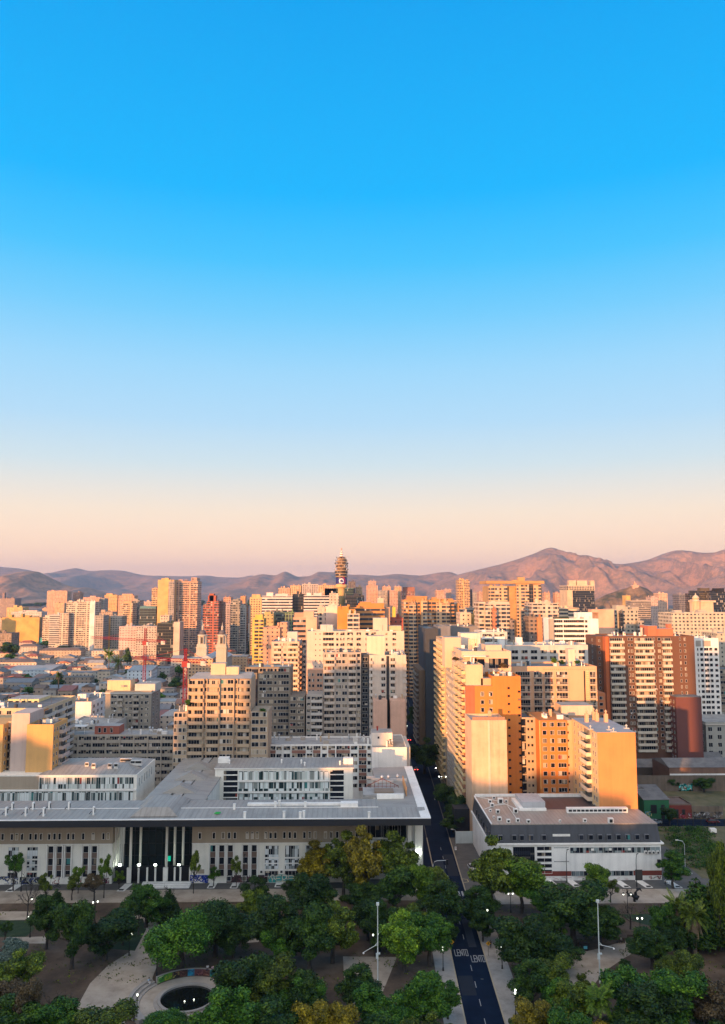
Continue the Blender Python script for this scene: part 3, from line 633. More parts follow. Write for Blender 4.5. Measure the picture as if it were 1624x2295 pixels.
for c, x, y, w, h in (('M2', 385, 640, 3.6, 1.6), ('M2', 1497, 650, 3.2, 1.8)):
    p = gnd(c, x, y + 25, wt + .3); b = MB(); b.box(p.x - w / 2, p.x + w / 2, p.y, p.y + 3, wt + .3, wt + .3 + h); cv.part(b, 'roof_box', WHITE)
for c, x, y in (('M2', 905, 665), ('M2', 1080, 668), ('M2', 1110, 690), ('M2', 1425, 680), ('M2', 440, 670)):
    p = gnd(c, x, y, wt + .3); b = MB(); b.lathe(p.x, p.y, [(.25, wt + .3), (.25, wt + 1.3), (.42, wt + 1.32), (.05, wt + 1.7)], 8); cv.part(b, 'roof_vent', WHITE)
# two-storey west court wing
lx1 = X('M1', 1215, 850, 258); lt = Zc('M1', 600, 772, 258)
b = MB(); b.box(-128, lx1, 258, 282, 0, lt); cv.part(b, 'west_wing', STONE)
b = MB(); b.box(-128, X('M1', 345, 790, 258), 257.9, 258.0, lt - 4.4, lt - .3); cv.part(b, 'blind_panel', TAN)
bx0 = X('M1', 355, 765, 260)
b = MB(); b.hexa([(bx0, 258.4, lt), (lx1 - .3, 258.4, lt), (lx1 - .3, 282, lt), (bx0, 282, lt), (bx0 + 4.5, 266, lt + 1.5), (lx1 - 5, 266, lt + 1.5), (lx1 - 5, 277, lt + 1.5), (bx0 + 4.5, 277, lt + 1.5)]); cv.part(b, 'west_wing_roof', ROOFG)
b = MB(); b.box(-128, bx0 - .5, 281, 282, lt, lt + 2.3); cv.part(b, 'terrace_wall', wall((.58, .46, .38), name='pinkish_render'))
b = MB(); p = X('M1', 330, 745, 266); b.box(p - 3, p + 3, 264, 267, lt + 2.2, lt + 2.35); [b.box(p + sx * 2.9 - .1, p + sx * 2.9 + .1, yy, yy + .2, lt, lt + 2.2) for sx in (-1, 1) for yy in (264.1, 266.7)]; cv.part(b, 'terrace_canopy', FASC)
for i, g_ in ((0, GLASS_BL), (1, GLASS_BL)):
    z = lt - .4 - (i + 1) * 4.35
    xs = X('M1', 350 if i == 0 else -200, 800, 258); n = int((lx1 - xs - .6) / 1.5)
    for k in range(n): cv.win('F', xs + (k + .5) * 1.5, 258, z + .45, 1.46, 3.6, g_, FRAME, .8, name='office_window')
    b = MB(); b.box(-128, lx1, 257.6, 258, z - .1, z + .35); cv.part(b, 'floor_band', WHITE)
for k in range(6): cv.win('R', 261 + k * 3.2, lx1, lt - 4.2, .7, 2.6, GLASS_D, FRAME, 2, name='slot_window')
for c, x, y, w in (('M1', 770, 690, 1.2), ('M1', 830, 700, 1.2), ('M1', 975, 700, 1.3), ('M1', 1030, 700, 1.3), ('M1', 1120, 655, 4), ('M1', 1230, 672, 2.2), ('M1', 1180, 672, 1.5)):
    p = gnd(c, x, y, lt + 1.4); b = MB(); b.box(p.x - w / 2, p.x + w / 2, p.y, p.y + 1.2, lt + .8, lt + 2.5); b.box(p.x - w / 2 + .1, p.x + w / 2 - .1, p.y - .02, p.y, lt + 1.6, lt + 2.3, 1); cv.part(b, 'roof_machine', [FRAME, DARKM])
# machinery and trusses on the street wing roof
RUST = plain('rusty_steel', (.17, .05, .03), .8)
xa, xb = X('M3', 55, 900, 243), X('M3', 345, 900, 243); b = MB(); zz = 20.1
b.tube([(xa, 243, zz + .2), (xb, 243, zz + .2)], .1); b.tube([(xa, 243, zz + 1.0), ((xa + xb) / 2, 243, zz + 3.2), (xb, 243, zz + 1.0)], .1); b.tube([(xa, 243, zz + 1), (xb, 243, zz + 1)], .08)
for k in range(9): x = xa + (xb - xa) * k / 8; b.tube([(x, 243, zz + .2), (x, 243, zz + 1 + 2.2 * (1 - abs(k - 4) / 4))], .06)
cv.part(b, 'roof_truss', RUST)
b = MB(); b.box(X('M3', 30, 1010, 236), X('M3', 400, 1010, 236), 234.5, 244, 20.0, 20.6, 0); cv.part(b, 'upstand', ROOFF)
b = MB(); b.box(X('M3', 130, 1010, 238), X('M3', 300, 1010, 238), 236.5, 240.5, 20.6, 21.1); cv.part(b, 'roof_hatch', wall((.27, .2, .15), name='hatch_felt'))
b = MB(); b.box(XI, X('M3', 390, 1080, 233), 232.4, 233.2, 19.0, 21.4); cv.part(b, 'parapet_wall', WHITE)
b = MB(); xx = X('M3', 398, 930, 243); b.box(xx - .12, xx + .12, 235, 250, 20.2, 22.6); cv.part(b, 'screen_wall', wall((.55, .28, .12), name='ochre_render'))
for c, x, y, r in (('M3', 198, 800, .5), ('M3', 255, 798, .5), ('M3', 336, 790, .45)):
    p = gnd(c, x, y + 25, 20.2); b = MB(); b.lathe(p.x, p.y, [(r * .5, 20.2), (r * .5, 21.0), (r, 21.1), (r * 1.1, 21.6), (r * .3, 22.1)], 10); cv.part(b, 'roof_cowl', STEEL, smooth=True)
for c, x0_, x1_, y in (('M3', 100, 180, 815), ('M3', 150, 300, 835), ('M3', 230, 420, 820), ('M3', 60, 140, 800)):
    pa, pb = gnd(c, x0_, y, 20.3), gnd(c, x1_, y + 8, 20.3); b = MB(); b.box(pa.x, pb.x, pa.y - .35, pa.y + .35, 20.15, 20.95); cv.part(b, 'roof_duct', STEEL)
cv.done()

# ------------------------------------------------------------------ the white building with the dark mansard storey
MANS = sheet((.042, .045, .055), 0, 2.4, name='dark_mansard_sheet'); MANSY = sheet((.05, .053, .062), 1, 2.4, name='dark_mansard_sheet')
RFB = sheet((.33, .285, .24), 0, 1.1, name='dusty_sheet_roof')
mz = Bld('mansard_building', 'low white building with a dark mansard storey and flat sheet roof at the street corner', 'building', (64, 224, 0))
mx0, mx1 = X('M3', 1175, 1500, 224) - .2, X('M4', 1062, 1560, 224); z1, z2 = 9.8, 14.6
b = MB(); b.box(mx0, mx1, 224, 256, 0, z1 - .05); mz.part(b, 'wall', WHITE)
b = MB(); b.box(mx0 - .45, mx1 + .7, 223.4, 256.4, z1 - .05, z1 + .3); mz.part(b, 'cornice', WHITE)
tx0, tx1 = mx0 + .5, X('M4', 1025, 1255, 225.5)
b = MB(); b.hexa([(mx0, 224, z1 + .3), (mx1, 224, z1 + .3), (mx1, 256, z1 + .3), (mx0, 256, z1 + .3), (tx0, 225.5, z2), (tx1, 225.5, z2), (tx1, 255, z2), (tx0, 255, z2)]); mz.part(b, 'mansard', MANS)
b = MB(); b.box(tx0 - .05, tx1 + .05, 225.4, 238, z2, z2 + .22); b.box(tx0 - .05, tx0 + 15, 238, 255, z2, z2 + .22); b.box(tx0 + 15, tx1, 238, 240, z2, z2 + .2); mz.part(b, 'roof', RFB)
b = MB(); b.box(tx0 - .15, tx0 + .2, 225.3, 255.2, z2 + .22, z2 + .5); b.box(tx0 + .2, tx1 + .1, 254.8, 255.2, z2, z2 + 1.0); mz.part(b, 'parapet', WHITE)
def mw(x, pl, z, w, h, g=GLASS_D):
    mz.win('F', x, 224.35 - (0 if pl else .0), z, w, h, g, FRAME, 1, name='roof_window')
for x in [X('M3', v, 1310, 224.6) for v in (1250, 1372, 1440, 1522)] + [X('M4', v, 1310, 224.6) for v in (12, 343, 428, 510, 592, 674, 757, 840, 925)]:
    b = MB(); w = 1.25
    b.box(x - w / 2, x + w / 2, 223.95, 225.6, 10.8, 12.2); b.box(x - w / 2 + .1, x + w / 2 - .1, 223.9, 223.95, 10.95, 12.1, 1); mz.part(b, 'dormer_window', [plain('dormer_frame', (.16, .165, .18), .5), GLASS_D])
for k in range(6): 
    b = MB(); y = 227 + k * 4.3; b.box(mx0 - .02, mx0 + .8, y - .55, y + .55, 10.9, 12.5); b.box(mx0 - .06, mx0 - .02, y - .42, y + .42, 11.0, 12.4, 1); mz.part(b, 'dormer_window', [MANSY, GLASS_D])
def mX(c, x): return X(c, x, 1450, 224)
mz.win('F', (mX('M3', 1365) + mX('M3', 1555)) / 2, 224, 2.8, mX('M3', 1555) - mX('M3', 1365), 6.3, pane_mat('louvre_glazing', dark=.8, cw=5, ch=.5, cur=((.2, .18, .15), (.3, .28, .25))), DARKM, .6, name='louvred_window')
for i in range(5): mz.win('F', (mX('M3', 1575) + mX('M4', 85)) / 2, 224, 1.9 + i * 1.55, mX('M4', 85) - mX('M3', 1575), 1.15, GLASS_D, WHITE, 1.7, name='strip_window')
mz.win('F', (mX('M4', 248) + mX('M4', 1050)) / 2, 224, 7.3, mX('M4', 1050) - mX('M4', 248), 1.55, pane_mat('ribbon_glazing', dark=.22, cur=((.16, .20, .20), (.26, .30, .30)), cw=.9), FRAME, 1.3, name='ribbon_window')
for x in (918, 952, 985, 1025): b = MB(); xx = mX('M4', x); b.box(xx - .38, xx + .38, 223.4, 224, 7.2, 7.9); b.lathe(xx, 223.38, [(.26, 7.3), (.26, 7.3)], 8, 1); b.box(xx - .24, xx + .24, 223.37, 223.4, 7.32, 7.78, 1); mz.part(b, 'air_conditioner', [WHITE, DARKM])
for x in (445, 605, 775): b = MB(); xx = mX('M4', x); b.box(xx - .35, xx + .35, 223.6, 223.92, 8.1, 8.6); mz.part(b, 'air_conditioner', WHITE)
b = MB(); b.box(mX('M4', -40), mx1 + .02, 223.96, 224, 1.25, 2.55); mz.part(b, 'red_band', wall((.20, .045, .03), name='red_band_paint'))
mz.win('F', (mX('M4', 255) + mX('M4', 400)) / 2, 223.95, 1.2, mX('M4', 400) - mX('M4', 255), 1.45, pane_mat('low_glazing', dark=.3, cur=((.12, .15, .16), (.2, .24, .25))), FRAME, 1.3, name='ribbon_window')
mz.win('F', (mX('M4', 570) + mX('M4', 805)) / 2, 223.95, 1.2, mX('M4', 805) - mX('M4', 570), 1.45, pane_mat('low_glazing'), FRAME, 1.3, name='ribbon_window')
b = MB(); b.box(mX('M4', 820), mX('M4', 885), 223.9, 224, 0, 2.8); mz.part(b, 'door', plain('dark_door', (.05, .045, .04), .6))
b = MB(); xx = mX('M4', 1035); b.box(xx - .45, xx + .45, 223.6, 224, 4.6, 5.5); mz.part(b, 'wall_lamp', DARKM)
graffiti(mz.root, lambda u, v, l: (mX('M4', 940) + u, 223.95 - .0025 * l, .25 + v), 3.6, .85, [(.45, .02, .02), (.15, .15, .12)], 21, 3, word='IXV', t=.14)
graffiti(mz.root, lambda u, v, l: (mX('M4', 0) + u, 223.95 - .0025 * l, .1 + v), 24, 1.0, [(.55, .42, .38), (.6, .36, .32)], 22, 12, t=.12)
for a, z, w in (('M4', 7.9, 0), ('M4', 4.2, 0)):
    b = MB(); xa, xb = mX(a, 105), mX(a, 240)
    for k in range(14): b.box(xa + (xb - xa) * k / 14, xa + (xb - xa) * (k + .6) / 14, 223.95, 224, z + .8, z + 1.0)
    mz.part(b, 'vent_grille', DARKM)
b = MB()
for k in range(13): x = X('M4', 92 + k * 12, 1303, 224.6); b.box(x, x + .32, 224.28, 224.5, 11.75, 12.35)
mz.part(b, 'sign_letters', WHITE)
# roof plant
for c, x, y, s in (('M3', 1160, 1020, 1), ('M3', 1180, 1055, 1.1), ('M3', 1255, 1025, 1.6), ('M3', 1230, 1112, 1.1), ('M3', 1245, 1180, 1.1), ('M3', 1325, 1198, 1), ('M3', 1408, 1190, 1), ('M3', 1503, 1200, 1), ('M3', 1390, 1110, 1.3), ('M3', 1195, 985, .9), ('M3', 1303, 1015, .8), ('M3', 1162, 1098, .7), ('M3', 1195, 1155, .6), ('M4', 382, 1190, .9), ('M4', 615, 1200, 1.4), ('M4', 160, 1190, .6)):
    p = gnd(c, x, y, z2 + .2); b = MB(); b.box(p.x - .5 * s, p.x + .5 * s, p.y, p.y + .7 * s, z2 + .2, z2 + .25 + .9 * s); b.box(p.x - .32 * s, p.x + .32 * s, p.y - .02, p.y, z2 + .35, z2 + .2 + .75 * s, 1); mz.part(b, 'air_conditioner', [WHITE, DARKM])
for pts in ([('M3', 1030, 960), ('M3', 1240, 1005), ('M3', 1420, 1085)], [('M3', 1320, 970), ('M3', 1318, 1050), ('M3', 1410, 1180)], [('M3', 1110, 1075), ('M3', 1200, 1040), ('M3', 1300, 1030)]):
    b = MB(); b.tube([tuple(gnd(*p, z2 + .45)) for p in pts], .09); mz.part(b, 'roof_pipe', WHITE)
b = MB(); xa, xb = X('M4', 225, 1130, 236), X('M4', 765, 1130, 236); b.box(xa, xb, 236, 237.5, z2 + .2, z2 + 1.6)
for k in range(14): x = xa + .4 + (xb - xa - .6) * k / 14; b.box(x, x + (xb - xa) / 18, 235.97, 236, z2 + .6, z2 + 1.2, 1)
mz.part(b, 'roof_lantern', [WHITE, DARKM])
b = MB(); xa, xb = X('M3', 1440, 1050, 241), X('M4', 20, 1050, 241); b.box(xa, xb, 240, 250, z2 - 2, z2 + 2.4); mz.part(b, 'stair_tower', wall((.42, .42, .43), name='grey_streaked_render', var=.22))
b = MB(); b.box(xa - 1.2, xa, 239, 250, z2 + .2, z2 + 1.1); b.box(xa - 1.2, xb, 238.6, 239.4, z2 + .2, z2 + .9); mz.part(b, 'upstand', WHITE)
mz.done()

# ------------------------------------------------------------------ apartment blocks standing behind, from the left edge to the right
ORANGE = wall((.58, .20, .04), name='orange_paint', var=.11); PEACH = wall((.64, .38, .23), name='peach_paint', var=.06)
CREAM = wall((.60, .46, .29), name='cream_paint'); SAND = wall((.47, .35, .23), name='sand_render'); GREYC = wall((.37, .325, .275), name='grey_concrete', var=.14)
PINKG = wall((.52, .41, .36), name='pinkish_grey_render'); PINK = wall((.60, .40, .31), name='pink_paint'); BRICK = wall((.14, .068, .040), name='dark_red_brick', var=.06)  # brick darkened: the tower's shade is put into its colour
TERRA = wall((.40, .13, .06), name='terracotta_paint'); OCHRE = wall((.62, .36, .11), name='ochre_paint'); BEIGE = wall((.50, .43, .33), name='beige_render')
LGREY = wall((.54, .505, .46), name='light_grey_paint'); BGREY = wall((.05, .058, .07), name='blue_grey_wall'); DBROWN = wall((.20, .13, .08), name='brown_render')  # blue grey darkened: the street slab's shadow is in its colour
def blk(name, label, c, xl, xr, yt, Y, depth, mat, roof=ROOFF, cat='apartment block', z0=0.0, group=None, para=.7):
    x0, x1, z1 = X(c, xl, yt, Y), X(c, xr, yt, Y), Zc(c, (xl + xr) / 2, yt, Y)
    b = Bld(name, label, cat, ((x0 + x1) / 2, Y, z0), group); b.x0, b.x1, b.Y, b.z1, b.c, b.yt, b.dep = x0, x1, Y, z1, c, yt, depth
    b.mass(x0, x1, Y, Y + depth, z1, mat, roof, z0, para)
    b.fr = lambda a: (X(c, a, yt, Y) - x0) / (x1 - x0)
    return b
def cols(b, l):
    """columns given by the photo's own x range"""
    return [(e[0], b.fr(e[1]), b.fr(e[2])) + tuple(e[3:]) for e in l]
def hut(b, c, xl, xr, yt, Y, depth, zb, mat, name='roof_house', roof=None):
    x0, x1, z1 = X(c, xl, yt, Y), X(c, xr, yt, Y), Zc(c, (xl + xr) / 2, yt, Y)
    m = MB(); m.box(x0, x1, Y, Y + depth, zb, z1, 0, 1); b.part(m, name, [mat, roof or ROOFF]); return x0, x1, z1
def clutter(b, x0, x1, y0, y1, z, n, seed, mats=None):
    """chimneys, vents, tanks and machine boxes on a roof"""
    r = random.Random(seed)
    for i in range(n):
        x, y = r.uniform(x0 + 1, x1 - 1), r.uniform(y0 + 1, y1 - 1); k = r.random(); m = MB()
        if k < .35: m.lathe(x, y, [(.22, z), (.22, z + r.uniform(.8, 1.6)), (.38, z + 1.62), (.1, z + 2.0)], 8); b.part(m, 'roof_vent', STEEL)
        elif k < .6: s = r.uniform(.5, 1.1); m.box(x - s, x + s, y - s * .6, y + s * .6, z, z + s * 1.3); b.part(m, 'roof_box', r.choice([WHITE, GREYC, LGREY]))
        elif k < .8: m.box(x - .3, x + .3, y - .3, y + .3, z, z + 1.9); m.box(x - .38, x + .38, y - .38, y + .38, z + 1.9, z + 2.05); b.part(m, 'chimney', r.choice([WHITE, SAND]))
        elif k < .9: m.tube([(x, y, z), (x, y, z + r.uniform(2.5, 5))], .05, 5); b.part(m, 'aerial', DARKM)
        else:
            m.lathe(x, y, [(.65, z + .3), (.7, z + 1.5), (.3, z + 1.8)], 12); m.box(x - .5, x + .5, y - .5, y + .5, z, z + .3); b.part(m, 'water_tank', r.choice([WHITE, BGREY]))
# L1 orange and cream block at the left edge
b = blk('apartment_block', 'peach and orange apartment block with blank end walls at the left edge', 'M1', 240, 475, 320, 262, 13, wall((.64, .36, .13), name='apricot_paint', var=.10), ROOFD)
m = MB(); m.box(X('M1', 105, 222, 264), b.x0 - .02, 264, 276, 0, Zc('M1', 180, 222, 264)); b.part(m, 'stair_wall', PINKG)
m = MB(); m.box(-140, X('M1', 28, 320, 262), 262, 276, 0, b.z1); b.part(m, 'wall', wall((.64, .36, .13), name='apricot_paint', var=.10))
m = MB(); m.box(X('M1', 28, 300, 262), X('M1', 105, 300, 264), 266, 276, 0, b.z1 + .4); b.part(m, 'recess_wall', SAND)
rx0, rx1 = X('M1', 36, 300, 266), X('M1', 102, 300, 266)
for i in range(11):
    z = b.z1 - 1 - (i + 1) * 2.65
    b.bal('F', (rx0 + rx1) / 2, 266, z, rx1 - rx0, 1.0, 1.0, SAND, DARKM, True); b.win('F', (rx0 + rx1) / 2, 266, z + .1, rx1 - rx0 - .4, 2.1, GLASS_D)
    b.win('R', 263.2, b.x1, z + 1, .9, 1.2, GLASS_D); b.win('R', 265.6, b.x1, z + 1, .9, 1.2, GLASS_D)
    b.bal('R', 270.5, b.x1, z, 6.5, 1.5, 1.0, PINKG); b.win('R', 270.5, b.x1, z + .1, 6.0, 2.1, GLASS)
    b.win('R', 264, X('M1', 28, 320, 262), z + 1, .9, 1.2, GLASS_D)
clutter(b, b.x0, b.x1, 262, 275, b.z1 - .7, 5, 3); b.done()
b = blk('apartment_block', 'cream stepped apartment block with sunlit roof terraces behind the orange end walls', 'M1', -150, 385, 175, 292, 34, CREAM, ROOFD)
x0, x1, z1 = hut(b, 'M1', 70, 345, 95, 312, 12, b.z1 - .7, wall((.72, .56, .28), name='sunny_cream_paint'));  # yellow of the low sun put into this brighter cream
for k in range(5): b.win('F', x0 + (x1 - x0) * (k + .5) / 5, 312, z1 - 2.5, (x1 - x0) / 5 - .8, 1.9, GLASS_D)
x0, x1, z1 = hut(b, 'M1', 310, 375, 195, 291, 6, b.z1 - 3, ORANGE)
b.facade('F', b.x0, b.x1, 292, b.z1 - .6, 4, [('w', .08 + k * .155, .16 + k * .155) for k in range(6)])
for i in range(9):
    for k in range(3): b.bal('R', 297 + k * 10.5, b.x1, b.z1 - .8 - (i + 1) * 2.65, 8.6, 1.3, 1.0, LGREY); b.win('R', 297 + k * 10.5, b.x1, b.z1 - .7 - (i + 1) * 2.65, 7.6, 2.1, GLASS)
clutter(b, b.x0, b.x1, 293, 311, b.z1 - .7, 8, 4); b.done()
# L2
b = blk('white_house', 'plain white box building with blank front and windows on its right flank', 'M1', 605, 812, 118, 380, 34, WHITE, ROOFD, 'building')
for i in range(4):
    for k in range(5): b.win('R', 384 + k * 6, b.x1, b.z1 - 3.4 - i * 2.9, 2.2, 1.5, GLASS_D)
hut(b, 'M1', 690, 765, 50, 395, 5, b.z1 - .7, WHITE); clutter(b, b.x0, b.x1, 381, 412, b.z1 - .7, 9, 5); b.done()
# L3
b = blk('apartment_tower', 'grey concrete apartment tower with small balconies standing alone among low roofs', 'M1', 938, 1348, 22, 367, 17, wall((.28, .245, .20), name='brown_grey_concrete', var=.12), ROOFF)
m = MB(); m.box(b.x0 - .2, b.x1 + .2, 366.7, 384.2, b.z1 - 1.3, b.z1 - .72); b.part(m, 'roof_band', LGREY)
b.facade('F', b.x0, b.x1, 367, b.z1 - 1.5, 10, cols(b, [('w', 990, 1040), ('b', 1050, 1098), ('w', 1115, 1140), ('w', 1150, 1180), ('b', 1190, 1242), ('w', 1256, 1276), ('w', 1290, 1325)]), 2.72, bmat=GREYC)
for k in range(10): 
    for j in range(2): b.win('R', 371 + j * 7, b.x1, b.z1 - 3.5 - k * 2.72, 1.6, 1.3, GLASS_D)
hut(b, 'T1', 955, 1160, 1300, 371, 8, b.z1 - .7, wall((.7, .5, .3), name='warm_render')); hut(b, 'T1', 1200, 1380, 1332, 369, 12, b.z1 - .7, LGREY)  # first roof house: orange sunlight put into its colour
clutter(b, b.x0, b.x1, 368, 383, b.z1 + 1.5, 6, 6); b.done()
# L4
b = blk('apartment_slab', 'long low apartment slab with eight bays of strip windows and a grey roof', 'M1', 578, 1548, 412, 322, 13, wall((.46, .41, .34), name='slab_render'), ROOFF, para=.5)
bay = [582, 696, 820, 943, 1068, 1192, 1316, 1438, 1545]
b.facade('F', b.x0, b.x1, 322, b.z1 - .4, 7, [c for i in range(8) for c in cols(b, [('p', bay[i] + 5, bay[i + 1] - 5)])], 2.68, bmat=wall((.46, .41, .34), name='slab_render'))
for x in bay: m = MB(); xx = X('M1', x, 412, 322); m.box(xx - .22, xx + .22, 321.3, 322, 0, b.z1 - .3); b.part(m, 'pilaster', wall((.46, .41, .34), name='slab_render'))
clutter(b, X('M1', 1070, 412, 322), b.x1, 323, 334, b.z1 - .5, 16, 7); 
x0, x1, z1 = hut(b, 'M1', 843, 1062, 335, 326, 7, b.z1 - .5, wall((.36, .11, .07), name='red_brown_render'))
for t in (.2, .42, .68): b.win('F', x0 + (x1 - x0) * t, 326, b.z1 + .2, 1.1, 1.9, GLASS_D)
m = MB(); xa, xb = X('M1', 650, 345, 328), X('M1', 770, 345, 328); m.box(xa, xb, 326, 331, b.z1 + 2.4, b.z1 + 2.52); [m.box(xx, xx + .12, 326.1, 326.25, b.z1 - .4, b.z1 + 2.4) for xx in (xa + .1, xb - .25)]; b.part(m, 'awning', WHITE)
b.done()
b = blk('apartment_slab', 'low white roofed block with chimneys behind the long apartment slab', 'M1', 582, 1000, 322, 345, 24, LGREY, ROOFF); clutter(b, b.x0, b.x1, 346, 368, b.z1 - .6, 16, 8); b.facade('F', b.x0, b.x1, 345, b.z1 - .6, 2, [('w', .02 + k * .12, .1 + k * .12) for k in range(8)]); b.done()
# L5 tan stepped tower
TANB = wall((.42, .31, .21), name='tan_concrete', var=.12)
b = blk('apartment_tower', 'tall stepped tan apartment tower with stacked balconies catching low sun', 'T2', 78, 632, 1285, 291, 15, TANB, ROOFF)
m = MB(); m.hexa([(b.x0, 290.6, b.z1), (b.x1, 290.6, b.z1), (b.x1, 303, b.z1), (b.x0, 303, b.z1), (b.x0 + 1, 300, b.z1 + 1.2), (b.x1 - .5, 300, b.z1 + 1.2), (b.x1 - .5, 303, b.z1 + 1.2), (b.x0 + 1, 303, b.z1 + 1.2)]); b.part(m, 'sloped_roof', ROOFF)
n = 20
cl = cols(b, [('b', 82, 212), ('w', 220, 240), ('b', 248, 352), ('s', 362, 418), ('s', 424, 478), ('w', 492, 514), ('b', 520, 628)])
b.facade('F', b.x0, b.x1, 291, b.z1 - .2, n, cl, 2.66, bmat=TANB, d=1.3)
for x in (78, 216, 245, 356, 484, 516, 632): m = MB(); xx = X('T2', x, 1285, 291); m.box(xx - .15, xx + .15, 290.2, 291, 0, b.z1 - .05); b.part(m, 'pier', TANB)
hut(b, 'T2', 275, 405, 1150, 297, 5, b.z1, wall((.58, .45, .30), name='tank_house_render')); hut(b, 'T2', 412, 522, 1180, 297, 5, b.z1, wall((.58, .45, .30), name='tank_house_render'))
m = MB(); xl, xr, zl = X('M1', 1548, 212, 290), X('M2', 204, 212, 290), Zc('M2', 100, 212, 290); m.box(xl, min(xr, b.x0 - .05), 290, 304, 0, zl); b.part(m, 'lower_wing', TANB)
xr = min(xr, b.x0 - .05)
for i in range(9):
    for t0, t1 in ((.03, .3), (.34, .62), (.68, .97)): b.win('F', xl + (xr - xl) * (t0 + t1) / 2, 290, zl - (i + 1) * 2.66 + .9, (xr - xl) * (t1 - t0), 1.5, GLASS)
m = MB(); xl2, xr2, zl2 = X('M2', 632, 205, 290), X('M2', 786, 205, 290), Zc('M2', 700, 205, 290); m.box(max(xl2, b.x1 + .05), xr2, 290, 304, 0, zl2); b.part(m, 'lower_wing', TANB)
for i in range(9):
    for t0, t1 in ((.05, .46), (.52, .92)): b.win('F', xl2 + (xr2 - xl2) * (t0 + t1) / 2, 290, zl2 - (i + 1) * 2.66 + .8, (xr2 - xl2) * (t1 - t0), 1.6, GLASS)
clutter(b, xl, b.x0, 291, 303, zl, 6, 9); b.done()
# L6
GB = wall((.22, .18, .135), name='weathered_brown_concrete', var=.14)  # dark brown holds the shade this tower stands in
b = blk('apartment_tower', 'brown apartment tower right of the tan tower, shade put into its colour', 'T2', 580, 985, 1180, 340, 16, GB, ROOFF)
b.facade('F', b.x0, b.x1, 340, b.z1 - .4, 18, cols(b, [('s', 590, 640), ('s', 705, 768), ('s', 775, 830), ('w', 840, 862), ('s', 872, 972)]), 2.66)
m = MB(); xx = X('T2', 668, 1300, 340); m.box(xx - 2.0, xx + 1.2, 339.92, 340, 8, b.z1 - 1); b.part(m, 'stairwell_glass', GLASS_D)
m = MB(); xl, xr, zl = X('T2', 975, 1440, 338), X('T2', 1112, 1440, 338), Zc('T2', 1040, 1440, 338); m.box(xl, xr, 338, 354, 0, zl); b.part(m, 'lower_wing', GB)
for i in range(12):
    for t0, t1 in ((.04, .42), (.5, .95)): b.win('F', xl + (xr - xl) * (t0 + t1) / 2, 338, zl - (i + 1) * 2.66 + .8, (xr - xl) * (t1 - t0), 1.5, GLASS)
clutter(b, b.x0, b.x1, 341, 355, b.z1 - .6, 7, 10); b.done()
# L7
PG = wall((.40, .35, .30), name='grey_pink_concrete', var=.12)
b = blk('apartment_tower', 'grey pink apartment tower with staggered white balcony fronts beside the street', 'T2', 1275, 1612, 1050, 340, 15, PG, ROOFD)
b.facade('F', b.x0, b.x1, 340, b.z1 - .4, 22, cols(b, [('b', 1283, 1378), ('s', 1388, 1436), ('s', 1442, 1490), ('b', 1500, 1568), ('s', 1574, 1606)]), 2.66, bmat=wall((.50, .44, .38), name='balcony_white'))
m = MB(); xl, xr, zl = X('T2', 1125, 1435, 338), b.x0 - .05, Zc('T2', 1200, 1435, 338); m.box(xl, xr, 338, 354, 0, zl); b.part(m, 'lower_wing', PG)
for i in range(12):
    z = zl - (i + 1) * 2.66; b.bal('F', xl + (xr - xl) * .64, 338, z, (xr - xl) * .7, 1.2, 1.0, LGREY); b.win('F', xl + (xr - xl) * .64, 338, z + .1, (xr - xl) * .66, 2.1, GLASS); b.win('F', xl + (xr - xl) * .14, 338, z + 1, (xr - xl) * .2, 1.3, GLASS)
m = MB(); m.box(b.x1 + .02, X('T3', 82, 1300, 342), 342, 352, 0, b.z1 - 1.2); b.part(m, 'shaft_wall', BGREY)
for i in range(20): b.win('F', (b.x1 + X('T3', 82, 1300, 342)) / 2, 342, b.z1 - 4 - i * 2.66, 2.4, 1.6, GLASS_D)
clutter(b, b.x0, b.x1, 341, 354, b.z1 - .6, 12, 11); b.done()
# L8
b = blk('apartment_tower', 'slim white apartment tower at the street edge with dark central slot', 'T3', 86, 412, 1075, 337, 17, wall((.56, .49, .42), name='offwhite_paint', var=.14), ROOFD)
b.facade('F', b.x0, b.x1, 337, b.z1 - .9, 13, cols(b, [('w', 190, 228), ('w', 272, 314), ('w', 96, 112)]), 2.68)
for i in range(13):
    z = b.z1 - .9 - (i + 1) * 2.68
    for xx in (b.x0 + .6, b.x1 - .6): b.bal('F', xx, 337, z, 1.5, .9, 1.0, LGREY)
    b.bal('F', X('T3', 293, 1200, 337), 337, z, 2.2, .7, 1.0, LGREY); b.bal('F', X('T3', 208, 1200, 337), 337, z, 2.0, .5, .9, LGREY)
m = MB(); xx = X('T3', 249, 1200, 337); m.box(xx - .6, xx + .6, 336.9, 337, 4, b.z1 - .4); b.part(m, 'dark_slot', FASC)
hut(b, 'T3', 62, 220, 905, 346, 7, b.z1 - .7, wall((.70, .55, .42), name='warm_white_paint'))
for a, c_ in ((120, 243), (272, 406)):
    m = MB(); x0, x1 = X('M3', a, 108, 328), X('M3', c_, 108, 328); zt_ = Zc('M3', 200, 108, 328); m.box(x0, x1, 328, 337, 0, zt_); b.part(m, 'lower_wing', PINK)
    clutter(b, x0, x1, 329, 336, zt_, 2, int(a))
for i in range(9): b.bal('F', b.x0 + .5, 335.5, b.z1 - 38 - i * 2.66 + 0, 1.6, .8, 1.0, LGREY); b.bal('R', 332, X('M3', 406, 108, 328), b.z1 - 38.5 - i * 2.66, 5, .6, 1.0, LGREY)
clutter(b, b.x0 + 5, b.x1, 338, 352, b.z1 - .6, 8, 12); b.done()
